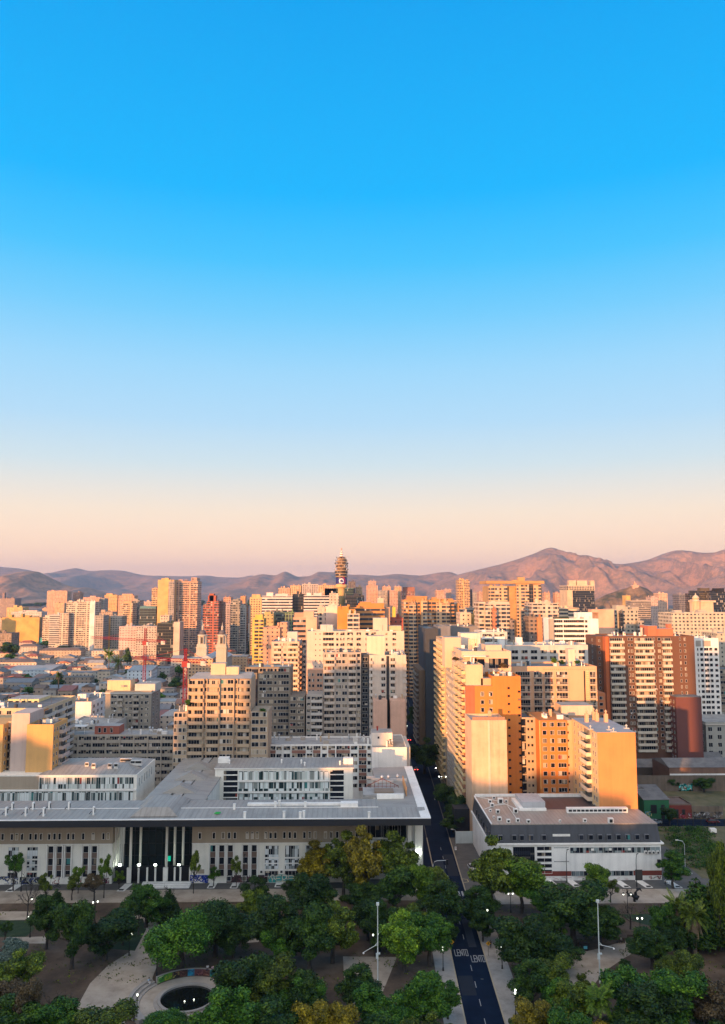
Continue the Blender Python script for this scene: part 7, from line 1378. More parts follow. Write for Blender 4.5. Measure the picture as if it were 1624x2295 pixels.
TREES = [
 ('round dark green tree left of the forked path', 'broad', 'dark', 'B1', 480, 790, 420, 560, 1115), ('leaning dark tree over the bare earth beside the path', 'broad', 'dark', 'B1', 740, 1120, 580, 935, 1035), ('smaller dark tree by the left lawn', 'tall', 'dark', 'B1', 300, 520, 435, 405, 935),
 ('dark cone shaped evergreen behind the left trees', 'conifer', 'dark', 'B1', 400, 590, 400, 495, 700), ('pruned tree with forked trunk at the path corner', 'open', 'dark', 'B1', 1130, 1330, 480, 1245, 810), ('dark trees clump beside the pruned tree', 'broad', 'dark', 'B1', 1000, 1180, 540, 1090, 900),
 ('huge domed tree of dense leaves by the fountain, front dome', 'dome', 'green', 'B1', 1330, 1890, 480, 1480, 1150), ('huge domed tree of dense leaves by the fountain, rear dome', 'dome', 'dark', 'B2', 60, 560, 385, 300, 1000), ('second lobe of the domed trees beside the narrow path', 'dome', 'dark', 'B2', 330, 620, 650, 470, 1010),
 ('dark spruce like shrub behind the domed trees', 'conifer', 'dark', 'B1', 1400, 1600, 400, 1500, 680), ('silver leaved bush at the left edge of the park', 'bush', 'silver', 'B1', -90, 215, 850, 60, 1130), ('dark slim tree at the left edge of the lawn', 'open', 'dark', 'B1', -30, 110, 680, 70, 880),
 ('brownish tall tree in the lower left corner', 'tall', 'rust', 'B1', 130, 320, 1150, 230, 1700), ('dark green shrub mass in the lower left corner', 'bush', 'dark', 'B1', -80, 330, 1380, 130, 1760), ('green shrub mass under the bare red twigs', 'bush', 'green', 'B1', 320, 690, 1400, 520, 1760), ('yellowing shrub beside the pale path', 'bush', 'olive', 'B1', 620, 820, 1490, 720, 1720), ('bare reddish twiggy tree over the lower left shrubs', 'bare', 'dark', 'B1', 290, 660, 1255, 470, 1660), ('brown leafed tree at the lower left border', 'broad', 'rust', 'B1', -60, 200, 1200, 60, 1600),
 ('young tree before the graffiti at the left facade', 'open', 'green', 'B1', 30, 200, 60, 85, 418), ('young tree with tufted top before the white facade', 'open', 'lime', 'B1', 855, 990, 90, 900, 480), ('thin young tree with one tuft at mid facade', 'open', 'lime', 'B1', 640, 745, 165, 640, 440), ('pale green young tree before the dark windows', 'open', 'olive', 'B1', 545, 730, 260, 625, 500), ('brown half dry young tree before the facade', 'open', 'rust', 'B1', 720, 950, 255, 820, 520), ('low pale tree before the portico gate', 'open', 'lime', 'B1', 1000, 1115, 225, 1075, 410), ('tall bare tree by the scroll lamp', 'bare', 'dark', 'B1', 150, 330, 200, 240, 680), ('bare sapling on the promenade behind the domed trees', 'bare', 'dark', 'B1', 1440, 1600, 330, 1550, 560), ('yellowish dry tree before the left facade', 'open', 'olive', 'B1', 330, 490, 255, 420, 560),
 ('half bare dark tree beside the narrow path', 'open', 'dark', 'B2', 550, 810, 300, 705, 690), ('small dark tree near the teal graffiti', 'open', 'dark', 'B2', 900, 1060, 330, 980, 500), ('thin leafy tree rising at the white wall edge', 'open', 'olive', 'B2', 60, 180, 20, 90, 440), ('small tree before the dark red graffiti', 'open', 'olive', 'B2', 440, 560, 110, 480, 390), ('small green tree before the blue graffiti', 'open', 'green', 'B2', 240, 360, 210, 290, 380),
 ('broad dark tree in the middle of the park, left one', 'broad', 'dark', 'B2', 680, 1060, 440, 860, 1060), ('broad dark tree in the middle of the park, centre one', 'broad', 'dark', 'B2', 980, 1330, 520, 1160, 1130), ('broad dark tree in the middle of the park, beside the mast', 'broad', 'olive', 'B2', 1200, 1520, 510, 1370, 1060), ('very dark tree behind the middle trees', 'broad', 'dark', 'B2', 1010, 1360, 245, 1190, 700),
 ('yellowing plane tree before the civic facade', 'tall', 'gold', 'B2', 1050, 1350, -30, 1200, 420), ('yellow green plane tree before the civic facade', 'tall', 'olive', 'B2', 1320, 1590, -150, 1460, 460), ('tall plane tree with golden crown under the roof corner', 'tall', 'gold', 'B3', -80, 210, -190, 80, 540), ('tall plane tree of golden green leaves beside the pillar', 'tall', 'olive', 'B3', 190, 520, -140, 350, 480), ('dark tree between the plane trees', 'tall', 'dark', 'B3', 180, 440, 160, 300, 640), ('low green trees under the plane trees', 'broad', 'dark', 'B3', -40, 180, 420, 60, 860),
 ('big dark tree in front, highest of the fountain side', 'broad', 'dark', 'B2', 330, 780, 900, 560, 1620), ('big dark tree in front, crown with olive tips', 'broad', 'olive', 'B2', 620, 980, 980, 800, 1640), ('big dark tree in front, beside the dim lawn', 'broad', 'dark', 'B2', 900, 1220, 1130, 1060, 1680), ('big dark shrub tree in front of the pool', 'broad', 'green', 'B2', 170, 640, 1310, 400, 1980), ('dark leafy tree at the bottom between the great trees', 'broad', 'dark', 'B2', 580, 1060, 1370, 800, 2000),
 ('golden tree at the bottom edge left of the street', 'broad', 'gold', 'B2', 1050, 1340, 1380, 1200, 1880), ('second golden tree at the bottom edge left of the street', 'broad', 'gold', 'B2', 1300, 1560, 1400, 1430, 1900), ('umbrella shaped tree at the bottom edge below the pool', 'dome', 'green', 'B1', 1250, 1660, 1450, 1440, 1800),
 ('light green tree leaning over the street', 'tall', 'lime', 'B3', 450, 640, 120, 540, 640), ('dark tree with drooping boughs at the kerb', 'broad', 'dark', 'B3', 560, 890, 330, 700, 780), ('olive tree left of the kerb by the crossing', 'tall', 'olive', 'B3', 600, 800, 190, 690, 520), ('light green tall tree right of the white mast', 'tall', 'lime', 'B3', 250, 540, 540, 410, 1140), ('green tree at the kerb behind the yellow sign', 'broad', 'green', 'B3', 470, 770, 590, 620, 1090), ('small dark tree at the kerb over the road', 'tall', 'dark', 'B3', 730, 870, 660, 800, 900), ('bright green tree by the left pavement near the bottom', 'tall', 'green', 'B3', 470, 760, 1120, 640, 1720), ('green tree on the left pavement with short trunk', 'tall', 'green', 'B3', 680, 890, 1200, 795, 1560), ('green tree at the bottom left of the pavement', 'broad', 'green', 'B3', 180, 540, 1320, 360, 1800), ('leafy green tree below the white mast', 'tall', 'green', 'B3', -40, 230, 1215, 110, 1720), ('pale flowering shrub at the bottom edge', 'bush', 'silver', 'B3', 190, 330, 1480, 260, 1720), ('dark tree behind the light green tall tree', 'broad', 'dark', 'B3', 50, 290, 520, 170, 960),
 ('green plane tree before the mansard building, left', 'tall', 'olive', 'B3', 1000, 1350, -80, 1190, 600), ('green plane tree before the mansard building, right', 'tall', 'lime', 'B3', 1270, 1610, 60, 1455, 615), ('dark shrub tree overhanging the right kerb', 'broad', 'dark', 'B3', 900, 1190, 390, 1060, 720), ('dark green tree by the right pavement twin lamp', 'tall', 'dark', 'B3', 1010, 1180, 570, 1125, 870), ('round dark tree behind the right pavement', 'broad', 'dark', 'B3', 1170, 1390, 600, 1280, 900), ('large dark tree right of the pavement', 'broad', 'dark', 'B3', 1290, 1660, 620, 1470, 1170), ('dark tree below the large one on the right', 'broad', 'dark', 'B3', 1390, 1680, 1040, 1520, 1480), ('golden tree at the bottom edge right of the street', 'broad', 'gold', 'B3', 1440, 1720, 1370, 1580, 1800), ('grey green shrub at the bottom of the right pavement', 'bush', 'olive', 'B3', 1320, 1470, 1560, 1400, 1740),
 ('very dark ivy covered tree right of the plane trees', 'broad', 'dark', 'B4', 40, 520, 310, 280, 900), ('dark tree beside the ivy covered tree', 'broad', 'dark', 'B4', 370, 680, 520, 520, 930), ('small light green tree below the ivy covered tree', 'open', 'lime', 'B4', 80, 260, 600, 150, 930), ('tall yellow green young tree before the ribbon windows', 'tall', 'lime', 'B4', 395, 570, 125, 480, 560), ('small tree with golden leaves on the promenade', 'open', 'olive', 'B4', 540, 680, 300, 610, 520), ('dark tree left of the ivy covered tree', 'broad', 'dark', 'B4', -60, 140, 600, 40, 980),
 ('light green bushy tree in front of the twin palms', 'broad', 'green', 'B4', 990, 1160, 490, 1075, 930), ('dark green bushy tree left of the twin palms', 'broad', 'dark', 'B4', 850, 1110, 740, 980, 1110), ('dark tree behind the twin palms', 'tall', 'dark', 'B4', 1240, 1340, 640, 1290, 850), ('olive domed tree below the twin palms', 'dome', 'olive', 'B4', 1030, 1240, 900, 1130, 1330), ('olive tree right of the domed one', 'broad', 'olive', 'B4', 1180, 1410, 940, 1300, 1330), ('large bright tipped tree in the lower right, left part', 'broad', 'green', 'B4', 600, 1010, 1080, 800, 1690), ('large bright tipped tree in the lower right, right part', 'broad', 'green', 'B4', 960, 1390, 1060, 1180, 1750), ('dark tree filling the lower right between the bright ones', 'broad', 'dark', 'B4', 770, 1230, 1280, 1000, 1900), ('dark cedar like conifer at the promenade end', 'conifer', 'dark', 'B4', 1220, 1560, 300, 1470, 900), ('tall olive casuarina at the right edge', 'tall', 'olive', 'B4', 1530, 1660, -100, 1580, 960), ('feathery olive conifer at the right edge', 'conifer', 'olive', 'B4', 1480, 1780, -30, 1640, 900), ('dark conifer cut by the right edge', 'conifer', 'dark', 'B4', 1480, 1720, 420, 1620, 860), ('brownish shrub tree in the lower right corner', 'broad', 'rust', 'B4', 1340, 1720, 1200, 1540, 1760),
 ('round tree at the corner of the mansard building', 'tall', 'green', 'B4', 1060, 1270, 60, 1195, 395), ('dry brown tree on the right promenade edge', 'bare', 'dark', 'B4', 680, 890, 490, 770, 760), ('dark green tree left of the clearing', 'broad', 'olive', 'B4', -40, 250, 970, 110, 1420), ('rounded green tree at the clearing edge', 'broad', 'green', 'B4', 20, 310, 1230, 160, 1640), ('dark rounded shrub below the clearing', 'bush', 'dark', 'B4', 270, 450, 1310, 360, 1690), ('thin yellow shrub in the clearing', 'open', 'olive', 'B4', 310, 450, 1160, 370, 1430), ('golden tree in the bottom right, left one', 'broad', 'gold', 'B4', -30, 190, 1400, 80, 1800), ('golden tree in the bottom right, second one', 'broad', 'gold', 'B4', 330, 570, 1530, 450, 1900), ('golden tree in the bottom right, pointed crown', 'tall', 'gold', 'B4', 720, 890, 1460, 810, 1850), ('low golden tree in the bottom right, third', 'broad', 'gold', 'B4', 950, 1110, 1540, 1030, 1850), ('small golden tree tip near the bottom right', 'tall', 'gold', 'B4', 1200, 1310, 1540, 1260, 1850), ('dark low shrub on the clearing bank', 'bush', 'dark', 'B4', 690, 790, 1025, 740, 1090), ('thin grey shrub on the clearing bank', 'open', 'olive', 'B4', 570, 700, 1110, 640, 1250),
 ('dark street tree in the canyon by the far lamp', 'broad', 'dark', 'M3', 450, 700, 430, 590, 760), ('dark street tree along the right pavement', 'broad', 'dark', 'M3', 680, 860, 830, 780, 1080), ('dark street tree nearest the mansard building', 'broad', 'dark', 'M3', 760, 940, 920, 850, 1240), ('street tree at the corner of the side lane', 'tall', 'dark', 'M3', 740, 930, 1080, 850, 1290), ('dark tree far down the street canyon', 'broad', 'dark', 'M3', 440, 560, 150, 500, 400),
 ('dark tree before the teal graffiti wall', 'broad', 'dark', 'M4', 1090, 1215, 770, 1150, 905), ('dark tree right of the teal graffiti wall', 'broad', 'dark', 'M4', 1375, 1510, 780, 1440, 925), ('dark tree between the green and the red house', 'tall', 'dark', 'M4', 1070, 1200, 1040, 1140, 1210),
]
for t in TREES: tree(*t)
LOWT = [('T1', 0, 165, 940, 80, 1115, 'dark'), ('T1', 130, 230, 830, 180, 915, 'dark'), ('T1', 280, 350, 865, 315, 915, 'dark'), ('T1', 350, 470, 950, 410, 1005, 'green'), ('T1', 510, 600, 905, 550, 970, 'green'), ('T1', 1090, 1175, 1025, 1130, 1200, 'dark'), ('T1', 1385, 1480, 1240, 1430, 1370, 'dark'), ('T1', 1470, 1590, 1290, 1530, 1420, 'dark'), ('T1', 450, 605, 1160, 520, 1220, 'green'), ('T1', 170, 320, 1360, 245, 1450, 'green'), ('T1', 570, 635, 1415, 600, 1490, 'green'), ('T1', 185, 315, 1245, 250, 1300, 'green'), ('T1', -20, 60, 1200, 20, 1300, 'dark'), ('T1', 960, 1040, 960, 1000, 1010, 'green'), ('T1', 1060, 1130, 850, 1090, 915, 'dark'), ('T1', 800, 880, 1290, 830, 1340, 'dark'), ('T1', 925, 985, 630, 955, 670, 'dark'), ('T1', 140, 300, 610, 220, 660, 'dark'), ('T1', 300, 420, 600, 360, 660, 'dark'), ('T1', 410, 490, 620, 450, 680, 'dark'), ('T1', 1560, 1624, 1170, 1590, 1260, 'dark'), ('T1', 1500, 1610, 960, 1560, 1030, 'dark'),
        ('T2', 565, 640, 940, 600, 1090, 'dark'), ('T2', 735, 810, 1000, 770, 1100, 'dark'), ('T2', 235, 300, 910, 265, 980, 'dark'), ('T2', 295, 345, 915, 320, 1000, 'dark'), ('T2', 525, 580, 930, 550, 985, 'green'), ('T2', 660, 730, 920, 700, 985, 'green'), ('T2', 0, 60, 900, 30, 980, 'dark'), ('T2', 10, 150, 975, 80, 1050, 'dark'), ('T2', 135, 230, 580, 180, 660, 'dark'), ('T2', 590, 625, 590, 605, 660, 'dark'), ('T2', 520, 580, 780, 550, 860, 'dark'), ('T2', 375, 420, 690, 400, 760, 'dark'), ('T2', 1060, 1120, 1335, 1090, 1480, 'green'), ('M1', 570, 640, 40, 605, 130, 'green'), ('T3', 330, 370, 690, 350, 760, 'dark')]
nm = {'dark': 'dark', 'green': 'bright green'}
for i, (c, xl, xr, yt, xb, yb, colr) in enumerate(LOWT): tree('small %s tree between the roofs of the %s' % (nm[colr], 'old quarter' if c in ('T1', 'M1') else 'middle city'), 'small', colr, c, xl, xr, yt, xb, yb, 'trees between the city roofs')
for i, (x, y) in enumerate(((-92, 186), (-80, 176), (-66, 164), (-14, 176), (-4, 190), (4, 200), (14, 186), (-8, 150), (8, 144), (2, 158), (42, 150), (50, 196), (60, 188), (74, 180), (84, 160), (90, 196), (98, 176), (44, 172), (-22, 194), (-48, 196), (-102, 170), (66, 150), (96, 190), (88, 172), (-66, 141), (-54, 138), (-42, 143), (-16, 140), (-4, 137), (8, 132), (14, 140), (38, 138), (50, 142), (62, 137), (74, 143), (84, 138), (-74, 150), (56, 128), (-28, 130), (0, 122), (42, 124), (-50, 124), (72, 124))):
    put_tree('smaller tree standing in the shade of the larger park trees', 'broad', ('dark', 'dark', 'olive', 'green')[i % 4], x, y, 7 + i % 4, 3.1 + (i % 3) * .5, None, 'smaller trees among the park trees')
rnd = random.Random(5); n = 0
for k in range(800):
    Y = rnd.uniform(500, 2600); x = rnd.uniform(-.5, -.10 if Y > 700 else -.16) * Y; r = rnd.uniform(3, 6) * (1 + Y / 3000)
    if taken(x - r, x + r, Y - r, Y + r, -2): continue
    put_tree('small dark tree between the roofs of the old quarter', 'small', rnd.choice(['dark', 'dark', 'green']), x, Y, rnd.uniform(6, 13), r, None, 'trees between the city roofs'); n += 1
    if n >= 210: break
# palms
def frond(m, base, az, L, droop, w, mi=0, n=7, lift=.9):
    """a feathered palm frond: arched rib with leaflets down both sides"""
    d = Vector((math.cos(az), math.sin(az), 0)); s = Vector((-math.sin(az), math.cos(az), 0)); pts = []
    for i in range(n + 1): t = i / n; pts.append(Vector(base) + d * L * t * (1 - .15 * t) + Vector((0, 0, L * (lift * t - droop * t * t))))
    for i in range(n):
        a, b_ = pts[i], pts[i + 1]; wa, wb = w * math.sin(math.pi * (.12 + .8 * i / n)), w * math.sin(math.pi * (.12 + .8 * (i + 1) / n))
        for q in range(3):
            p = a.lerp(b_, q / 3); e = a.lerp(b_, (q + .75) / 3); ww = wa + (wb - wa) * q / 3
            for sg in (-1, 1): m.quad(p, e, e + s * sg * ww + d * .25 * ww + Vector((0, 0, -.35 * ww)), p + s * sg * ww * .9 + d * .25 * ww + Vector((0, 0, -.4 * ww)), mi)
def palm(label, x, y, h, L, seed, dead=True, name='palm_tree'):
    t = thing(name, label, 'palm tree', (x, y, 0)); r = random.Random(seed); m = MB()
    m.tube([(x, y, -.1), (x + .05, y, h * .3), (x, y, h * .7), (x, y, h)], [.50, .42, .40, .52], 10); m.build('trunk', PBARK, t, True)
    m = MB()
    for i in range(60 if dead else 90): frond(m, (x, y, h), r.uniform(0, 6.28), L * r.uniform(.8, 1.1), r.uniform(.35, 1.15), .55, 0, 7, r.uniform(.5, 1.5) if i > 14 else r.uniform(.1, .5))
    m.build('crown', LEAF['lime'] if not dead else LEAF['olive'], t)
    if dead:
        m = MB()
        for i in range(26): frond(m, (x, y, h - .3), r.uniform(0, 6.28), L * r.uniform(.55, .8), r.uniform(1.2, 1.7), .35, 0, 6, .1)
        m.build('dead_fronds', noise_mat('dry_fronds', [(.3, (.10, .065, .035)), (.7, (.26, .18, .10))], 1.0, 4), t)
for l, xb, yb, yt, sd in (('tall palm with dry skirt, left of the pair', 1228, 910, 540, 1), ('tall palm with dry skirt, right of the pair', 1360, 975, 610, 2)):
    p = gnd('B4', xb, yb); palm(l, p.x, p.y, at('B4', xb, yt, p.y).z - .8, 3.9, sd)
p = gnd('B4', 510, 1790); palm('pale green fan palm in the lower right', p.x, p.y, at('B4', 510, 1390, p.y).z, 3.2, 3, False)
p = gnd('T1', 965, 1260); palm('dark palm standing over the low roofs', p.x, p.y, 19, 8, 4, False); p = gnd('T1', 1045, 1280); palm('brownish palm beside the leaning evergreen', p.x, p.y, 14, 8, 5)
p = gnd('T1', 515, 1460); palm('very slender palm rising over the brown boundary wall', p.x, p.y, at('T1', 535, 1250, p.y).z, 3, 6)
for i, (c, x, y) in enumerate((('T3', 860, 1100), ('T3', 800, 1035), ('T4', 110, 1130), ('T4', 310, 1130), ('T4', 165, 1138), ('T2', 70, 1500), ('T2', 740, 1560), ('T3', 1285, 1165), ('T3', 980, 1260), ('T3', 930, 1265))):
    Y = [285, 312, 312, 312, 312, 290, 291, 286.4, 285.6, 284][i]; p = at(c, x, y, Y); o = put_tree('planted bush on %s' % ['the sunlit corner terrace', 'an upper street terrace', 'the peach block roof, largest', 'the peach block roof, right', 'the peach block roof, low', 'the left terrace of the tan tower', 'the right terrace of the tan tower', 'the penthouse balcony, dark red', 'the pink block ledge', 'the street edge ledge'][i], 'bush', ['rust', 'rust', 'lime', 'green', 'dark', 'green', 'green', 'rust', 'green', 'green'][i], p.x, Y, 1.6 + (i % 3) * .5, 1.3, 0, None, None, 'roof_shrub', 'shrub'); o.location.z = p.z - 1.2

# ------------------------------------------------------------------ park furniture
IRON = plain('black_iron', (.012, .013, .015), .5, .3)
GLOBE = plain('globe_light', (.9, .92, .85), .3, emit=(.95, 1.0, .82), es=1.7)
def lamp_post(h=4.6, arms=2):
    t = thing('lamp_post', None, 'lamp post', (0, 0, 0)); m = MB(); m.lathe(0, 0, [(.22, 0), (.22, .12), (.15, .3), (.15, .7), (.09, .8), (.065, h - .5), (.10, h - .45), (.05, h - .4)], 10); m.build('post', IRON, t)
    m = MB()
    if arms == 2: m.tube([(-.55, 0, h - .25), (-.35, 0, h - .55), (0, 0, h - .5), (.35, 0, h - .55), (.55, 0, h - .25)], .035, 6); m.build('arms', IRON, t)
    for sx in ((-.55, .55) if arms == 2 else (0,)): m = MB(); m.lathe(sx, 0, [(.09, h - .26), (.19, h - .04), (.17, h + .09), (.05, h + .14)], 10); m.build('globe', GLOBE, t, True)
    return t
def scroll_lamp(h=5.8):
    t = thing('scroll_lamp', None, 'lamp post', (0, 0, 0)); m = MB(); m.lathe(0, 0, [(.24, 0), (.24, .2), (.14, .5), (.08, .9), (.07, h)], 10); m.build('post', IRON, t)
    for s in (-1, 1):
        m = MB(); pts = [(0, 0, h - .9)] + [(s * (.62 + .5 * math.cos(a)), 0, h - .15 + .5 * math.sin(a)) for a in [R(200 - 30 * k) for k in range(9)]] + [(s * (.62 + .22 * math.cos(a)), 0, h - .2 + .22 * math.sin(a)) for a in [R(-80 - 45 * k) for k in range(6)]]
        m.tube(pts, .035, 5); m.build('scroll', IRON, t); m = MB(); m.lathe(s * .95, 0, [(.05, h - .75), (.2, h - .9), (.28, h - 1.15)], 10, 0); m.build('lantern', IRON, t); m = MB(); m.lathe(s * .95, 0, [(.08, h - 1.45), (.2, h - 1.32), (.24, h - 1.16)], 10); m.build('globe', GLOBE, t, True)
    return t
def mast_lamp(h=8.5):
    t = thing('street_lamp', None, 'street lamp', (0, 0, 0)); m = MB(); m.lathe(0, 0, [(.16, 0), (.16, 1.0), (.10, 1.1), (.08, h * .74)], 8); m.tube([(0, 0, h * .74), (.12, 0, h * .9), (.35, 0, h)], .075, 6); m.build('post', IRON, t)
    m = MB(); m.hexa([(.25, -.14, h - .02), (.85, -.14, h + .08), (.85, .14, h + .08), (.25, .14, h - .02), (.25, -.14, h + .1), (.85, -.14, h + .18), (.85, .14, h + .18), (.25, .14, h + .1)]); m.build('lamp_head', IRON, t); return t
first = {}
def place(fn, c, x, y, label, group, rz=0.0, key=None, s=1.0, z=0.0):
    k = key or fn.__name__; p = gnd(c, x, y)
    if k not in first: first[k] = fn(); o = first[k]
    else: o = copy_tree(first[k])
    o.location = (p.x, p.y, z); o.rotation_euler = (0, 0, rz); o.scale = (s,) * 3; o['label'] = label; o['group'] = group; return o
for c, x, y, l, rz in (('B1', 1147, 992, 'twin globe lamp on the fork of the path', 0), ('B1', 1393, 1172, 'twin globe lamp half hidden by the domed tree at the graffiti wall', 1.3), ('B3', 742, 1130, 'twin globe lamp on the left pavement of the street', 1.4), ('B3', 1268, 1112, 'twin globe lamp on the right pavement beside the yellow sign', 1.2), ('B3', 1388, 1540, 'twin globe lamp near the bottom of the right pavement', 1.3), ('B4', 875, 845, 'twin globe lamp with green glow near the benches', 0), ('B3', 1345, 610, 'twin globe lamp under the plane trees', 0), ('B3', 1147, 760, 'twin globe lamp rising behind the right kerb trees', 1.0), ('B1', 265, 830, 'twin globe lamp at the left lawn', 0), ('B4', 238, 1530, 'twin globe lamp in the dark shrubs below the clearing', 0), ('B1', 842, 690, 'twin globe lamp among the left trees', .5), ('B4', 120, 1090, 'twin globe lamp under the ivy covered tree', .4), ('B3', 88, 640, 'twin globe lamp in the dark under the plane trees', .2), ('B3', 140, 1000, 'twin globe lamp beside the white mast', .2)):
    place(lamp_post, c, x, y, l, 'twin globe lamp posts of the park', rz)
for c, x, y, l in (('B1', 310, 660, 'scrolled lamp with two hanging lanterns by the bare tree'), ('B1', 1320, 655, 'scrolled lamp with two hanging lanterns by the pruned tree'), ('B4', 762, 615, 'scrolled lamp with two hanging lanterns near the black sculpture'), ('B2', 745, 640, 'scrolled lamp hidden by the half bare tree')): place(scroll_lamp, c, x, y, l, 'scrolled lamps along the promenade')
for c, x, y, l, rz in (('B1', 185, 422, 'dark bent street lamp before the black graffiti', 2.8), ('B2', 568, 395, 'dark bent street lamp before the dark red graffiti', 1.4), ('B4', 220, 338, 'dark bent street lamp before the strip windows', .4), ('B4', 843, 382, 'dark bent street lamp before the door of the mansard building', .4)): place(mast_lamp, c, x, y, l, 'dark bent street lamps before the facades', rz)
place(lambda: lamp_post(4.8, 1), 'B1', 1215, 1582, 'single globe lamp inside the curved steps', 'single lamps', key='single')
# white surveillance masts
def mast(c, x, y, yt, s, label):
    p = gnd(c, x, y); h = at(c, x, yt, p.y).z; t = thing('camera_mast', label, 'mast', (p.x, p.y, 0), 'white camera masts of the park'); WM = plain('mast_white', (.60, .64, .62), .4)
    m = MB(); m.lathe(p.x, p.y, [(.22, 0), (.22, .3), (.14, .4), (.12, h * .5), (.085, h)], 8); m.build('pole', WM, t); m = MB(); m.box(p.x - .3, p.x + .3, p.y - .2, p.y + .2, h, h + .55); m.build('camera_box', WM, t)
    m = MB(); z = h * .48; m.tube([(p.x, p.y, z), (p.x + s * .5, p.y - .2, z - .1), (p.x + s * 2.9, p.y - .4, z - (.55 if s > 0 else 1.3))], .06, 6); m.tube([(p.x, p.y, z + .5), (p.x + s * .5, p.y - .2, z)], .05, 6); m.build('arm', WM, t)
    m = MB(); m.ball((p.x + s * 2.95, p.y - .4, z - (.75 if s > 0 else 1.5)), .2, 7); m.build('dome_camera', WHITE, t, True); m = MB(); m.box(p.x - .38, p.x + .1, p.y - .3, p.y - .1, h * .3, h * .3 + 1.1); m.build('control_box', WM, t); m = MB(); m.box(p.x - .1, p.x + .5, p.y - .35, p.y - .1, h * .36, h * .36 + .3); m.build('camera', WM, t)
mast('B3', 160, 1220, 545, -1, 'white camera mast whose arm reaches down to the left'); mast('B4', 515, 1238, 520, 1, 'white camera mast whose arm reaches right over the clearing')
# signs, signals
def sign(c, x, y, label):
    p = gnd(c, x, y); t = thing('warning_sign', label, 'road sign', (p.x, p.y, 0), 'yellow diamond signs at the word on the road'); m = MB(); m.tube([(p.x, p.y, 0), (p.x, p.y, 2.9)], .04, 6); m.build('post', DARKM, t)
    m = MB(); a = .52; z = 2.7; m.hexa([(p.x, p.y - .07, z - a), (p.x, p.y - .04, z - a), (p.x - a, p.y - .04, z), (p.x - a, p.y - .07, z)] + [(p.x + a, p.y - .07, z), (p.x + a, p.y - .04, z), (p.x, p.y - .04, z + a), (p.x, p.y - .07, z + a)]); m.build('plate', plain('sign_yellow', (.72, .36, .01), .5), t)
    m = MB(); f = lambda u, v: (p.x + u, p.y - .085, z + v); ribbon(m, [(-.12, -.22), (.0, 0), (.02, .16)], .09, f); ribbon(m, [(.16, -.2), (.0, 0)], .09, f); ribbon(m, [(-.16, .02), (.02, .14), (.16, .04)], .07, f); ribbon(m, [(.03, .24), (.05, .28)], .1, f); m.build('symbol', DARKM, t)
sign('B3', 820, 985, 'yellow diamond warning sign at the left kerb'); sign('B3', 1145, 998, 'yellow diamond warning sign at the right kerb')
p = gnd('B3', 655, 330); t = thing('signal_arm', 'pale curved signal arm reaching over the street behind the trees', 'traffic signal', (p.x, p.y, 0)); z = at('B3', 700, 148, p.y).z; xr = at('B3', 775, 145, p.y).x
m = MB(); m.tube([(p.x, p.y, 0), (p.x, p.y, z - 1), (p.x + .3, p.y, z - .3), (p.x + 1.1, p.y, z), (xr, p.y, z + .1)], .09, 6); m.build('arm', STEEL, t); m = MB(); m.box(xr - .25, xr + .25, p.y - .2, p.y + .2, z - 1.0, z + .3); m.build('signal_head', DARKM, t); m = MB(); [m.lathe(xr, p.y - .2, [(.12, z - .1 - .35 * k), (.12, z - .08 - .35 * k)], 8) for k in range(3)]; m.build('hood', DARKM, t)
def plate_sign(c, x, y, label, h=3.0):
    p = gnd(c, x, y); t = thing('street_sign', label, 'road sign', (p.x, p.y, 0)); m = MB(); m.tube([(p.x, p.y, 0), (p.x, p.y, h)], .045, 6); m.build('post', DARKM, t); m = MB(); m.box(p.x - .3, p.x + .3, p.y - .09, p.y - .05, h - 1.0, h); m.build('plate', WHITE, t); m = MB(); m.lathe(p.x, p.y - .1, [(.01, h - .5)] * 2, 6); ribbon(m, [(.2 * math.cos(R(30 * k)), .2 * math.sin(R(30 * k))) for k in range(13)], .07, lambda u, v: (p.x + u, p.y - .10, h - .4 + v)); m.build('ring', plain('sign_red', (.4, .01, .02), .5), t)
plate_sign('M3', 671, 1040, 'white and red plate sign on the dark traffic island'); plate_sign('M3', 855, 1500, 'white and red plate sign by the pale hoarding')
p = gnd('M3', 855, 1400); t = thing('street_lamp', 'pale street lamp at the corner of the white hoarding', 'street lamp', (p.x, p.y, 0)); z = at('M3', 840, 1258, p.y).z; m = MB(); m.tube([(p.x, p.y, 0), (p.x, p.y, z - .2), (p.x - .3, p.y, z), (p.x - 1.2, p.y, z + .15)], .06, 6); m.build('post', STEEL, t); m = MB(); m.box(p.x - 1.5, p.x - .8, p.y - .12, p.y + .12, z + .1, z + .22); m.build('lamp_head', WHITE, t)
pa, pb = gnd('M3', 852, 1383), gnd('M3', 1010, 1383); z = at('M3', 900, 1278, pa.y).z; m = MB(); m.box(pa.x, pb.x, pa.y, pa.y + .25, 0, z); m.box(pa.x - .05, pb.x, pa.y - .04, pa.y + .3, z, z + .12); tag(m.build('hoarding', wall((.60, .64, .62), name='hoarding_paint')), 'pale plain hoarding wall closing the gap left of the mansard building', 'wall')
m = MB(); p = gnd('M3', 880, 1275); m.box(pa.x + .8, pb.x + .3, pa.y + 8, pa.y + 14, 0, 8.5); tag(m.build('black_shed', FASC), 'black windowless shed behind the pale hoarding', 'shed')
for i in range(5): m = MB(); p = gnd('B3', 935 + i, 335); 
o = MB(); f = lambda u, v: (u, v, .115); q = [gnd('B3', x, y) for x, y in ((905, 312), (958, 318), (968, 340), (920, 347), (905, 312))]; ribbon(o, [(a.x, a.y) for a in q], .28, f); o = o.build('road_marking', plain('faded_yellow_paint', (.45, .36, .2), .7)); o['kind'] = 'structure'
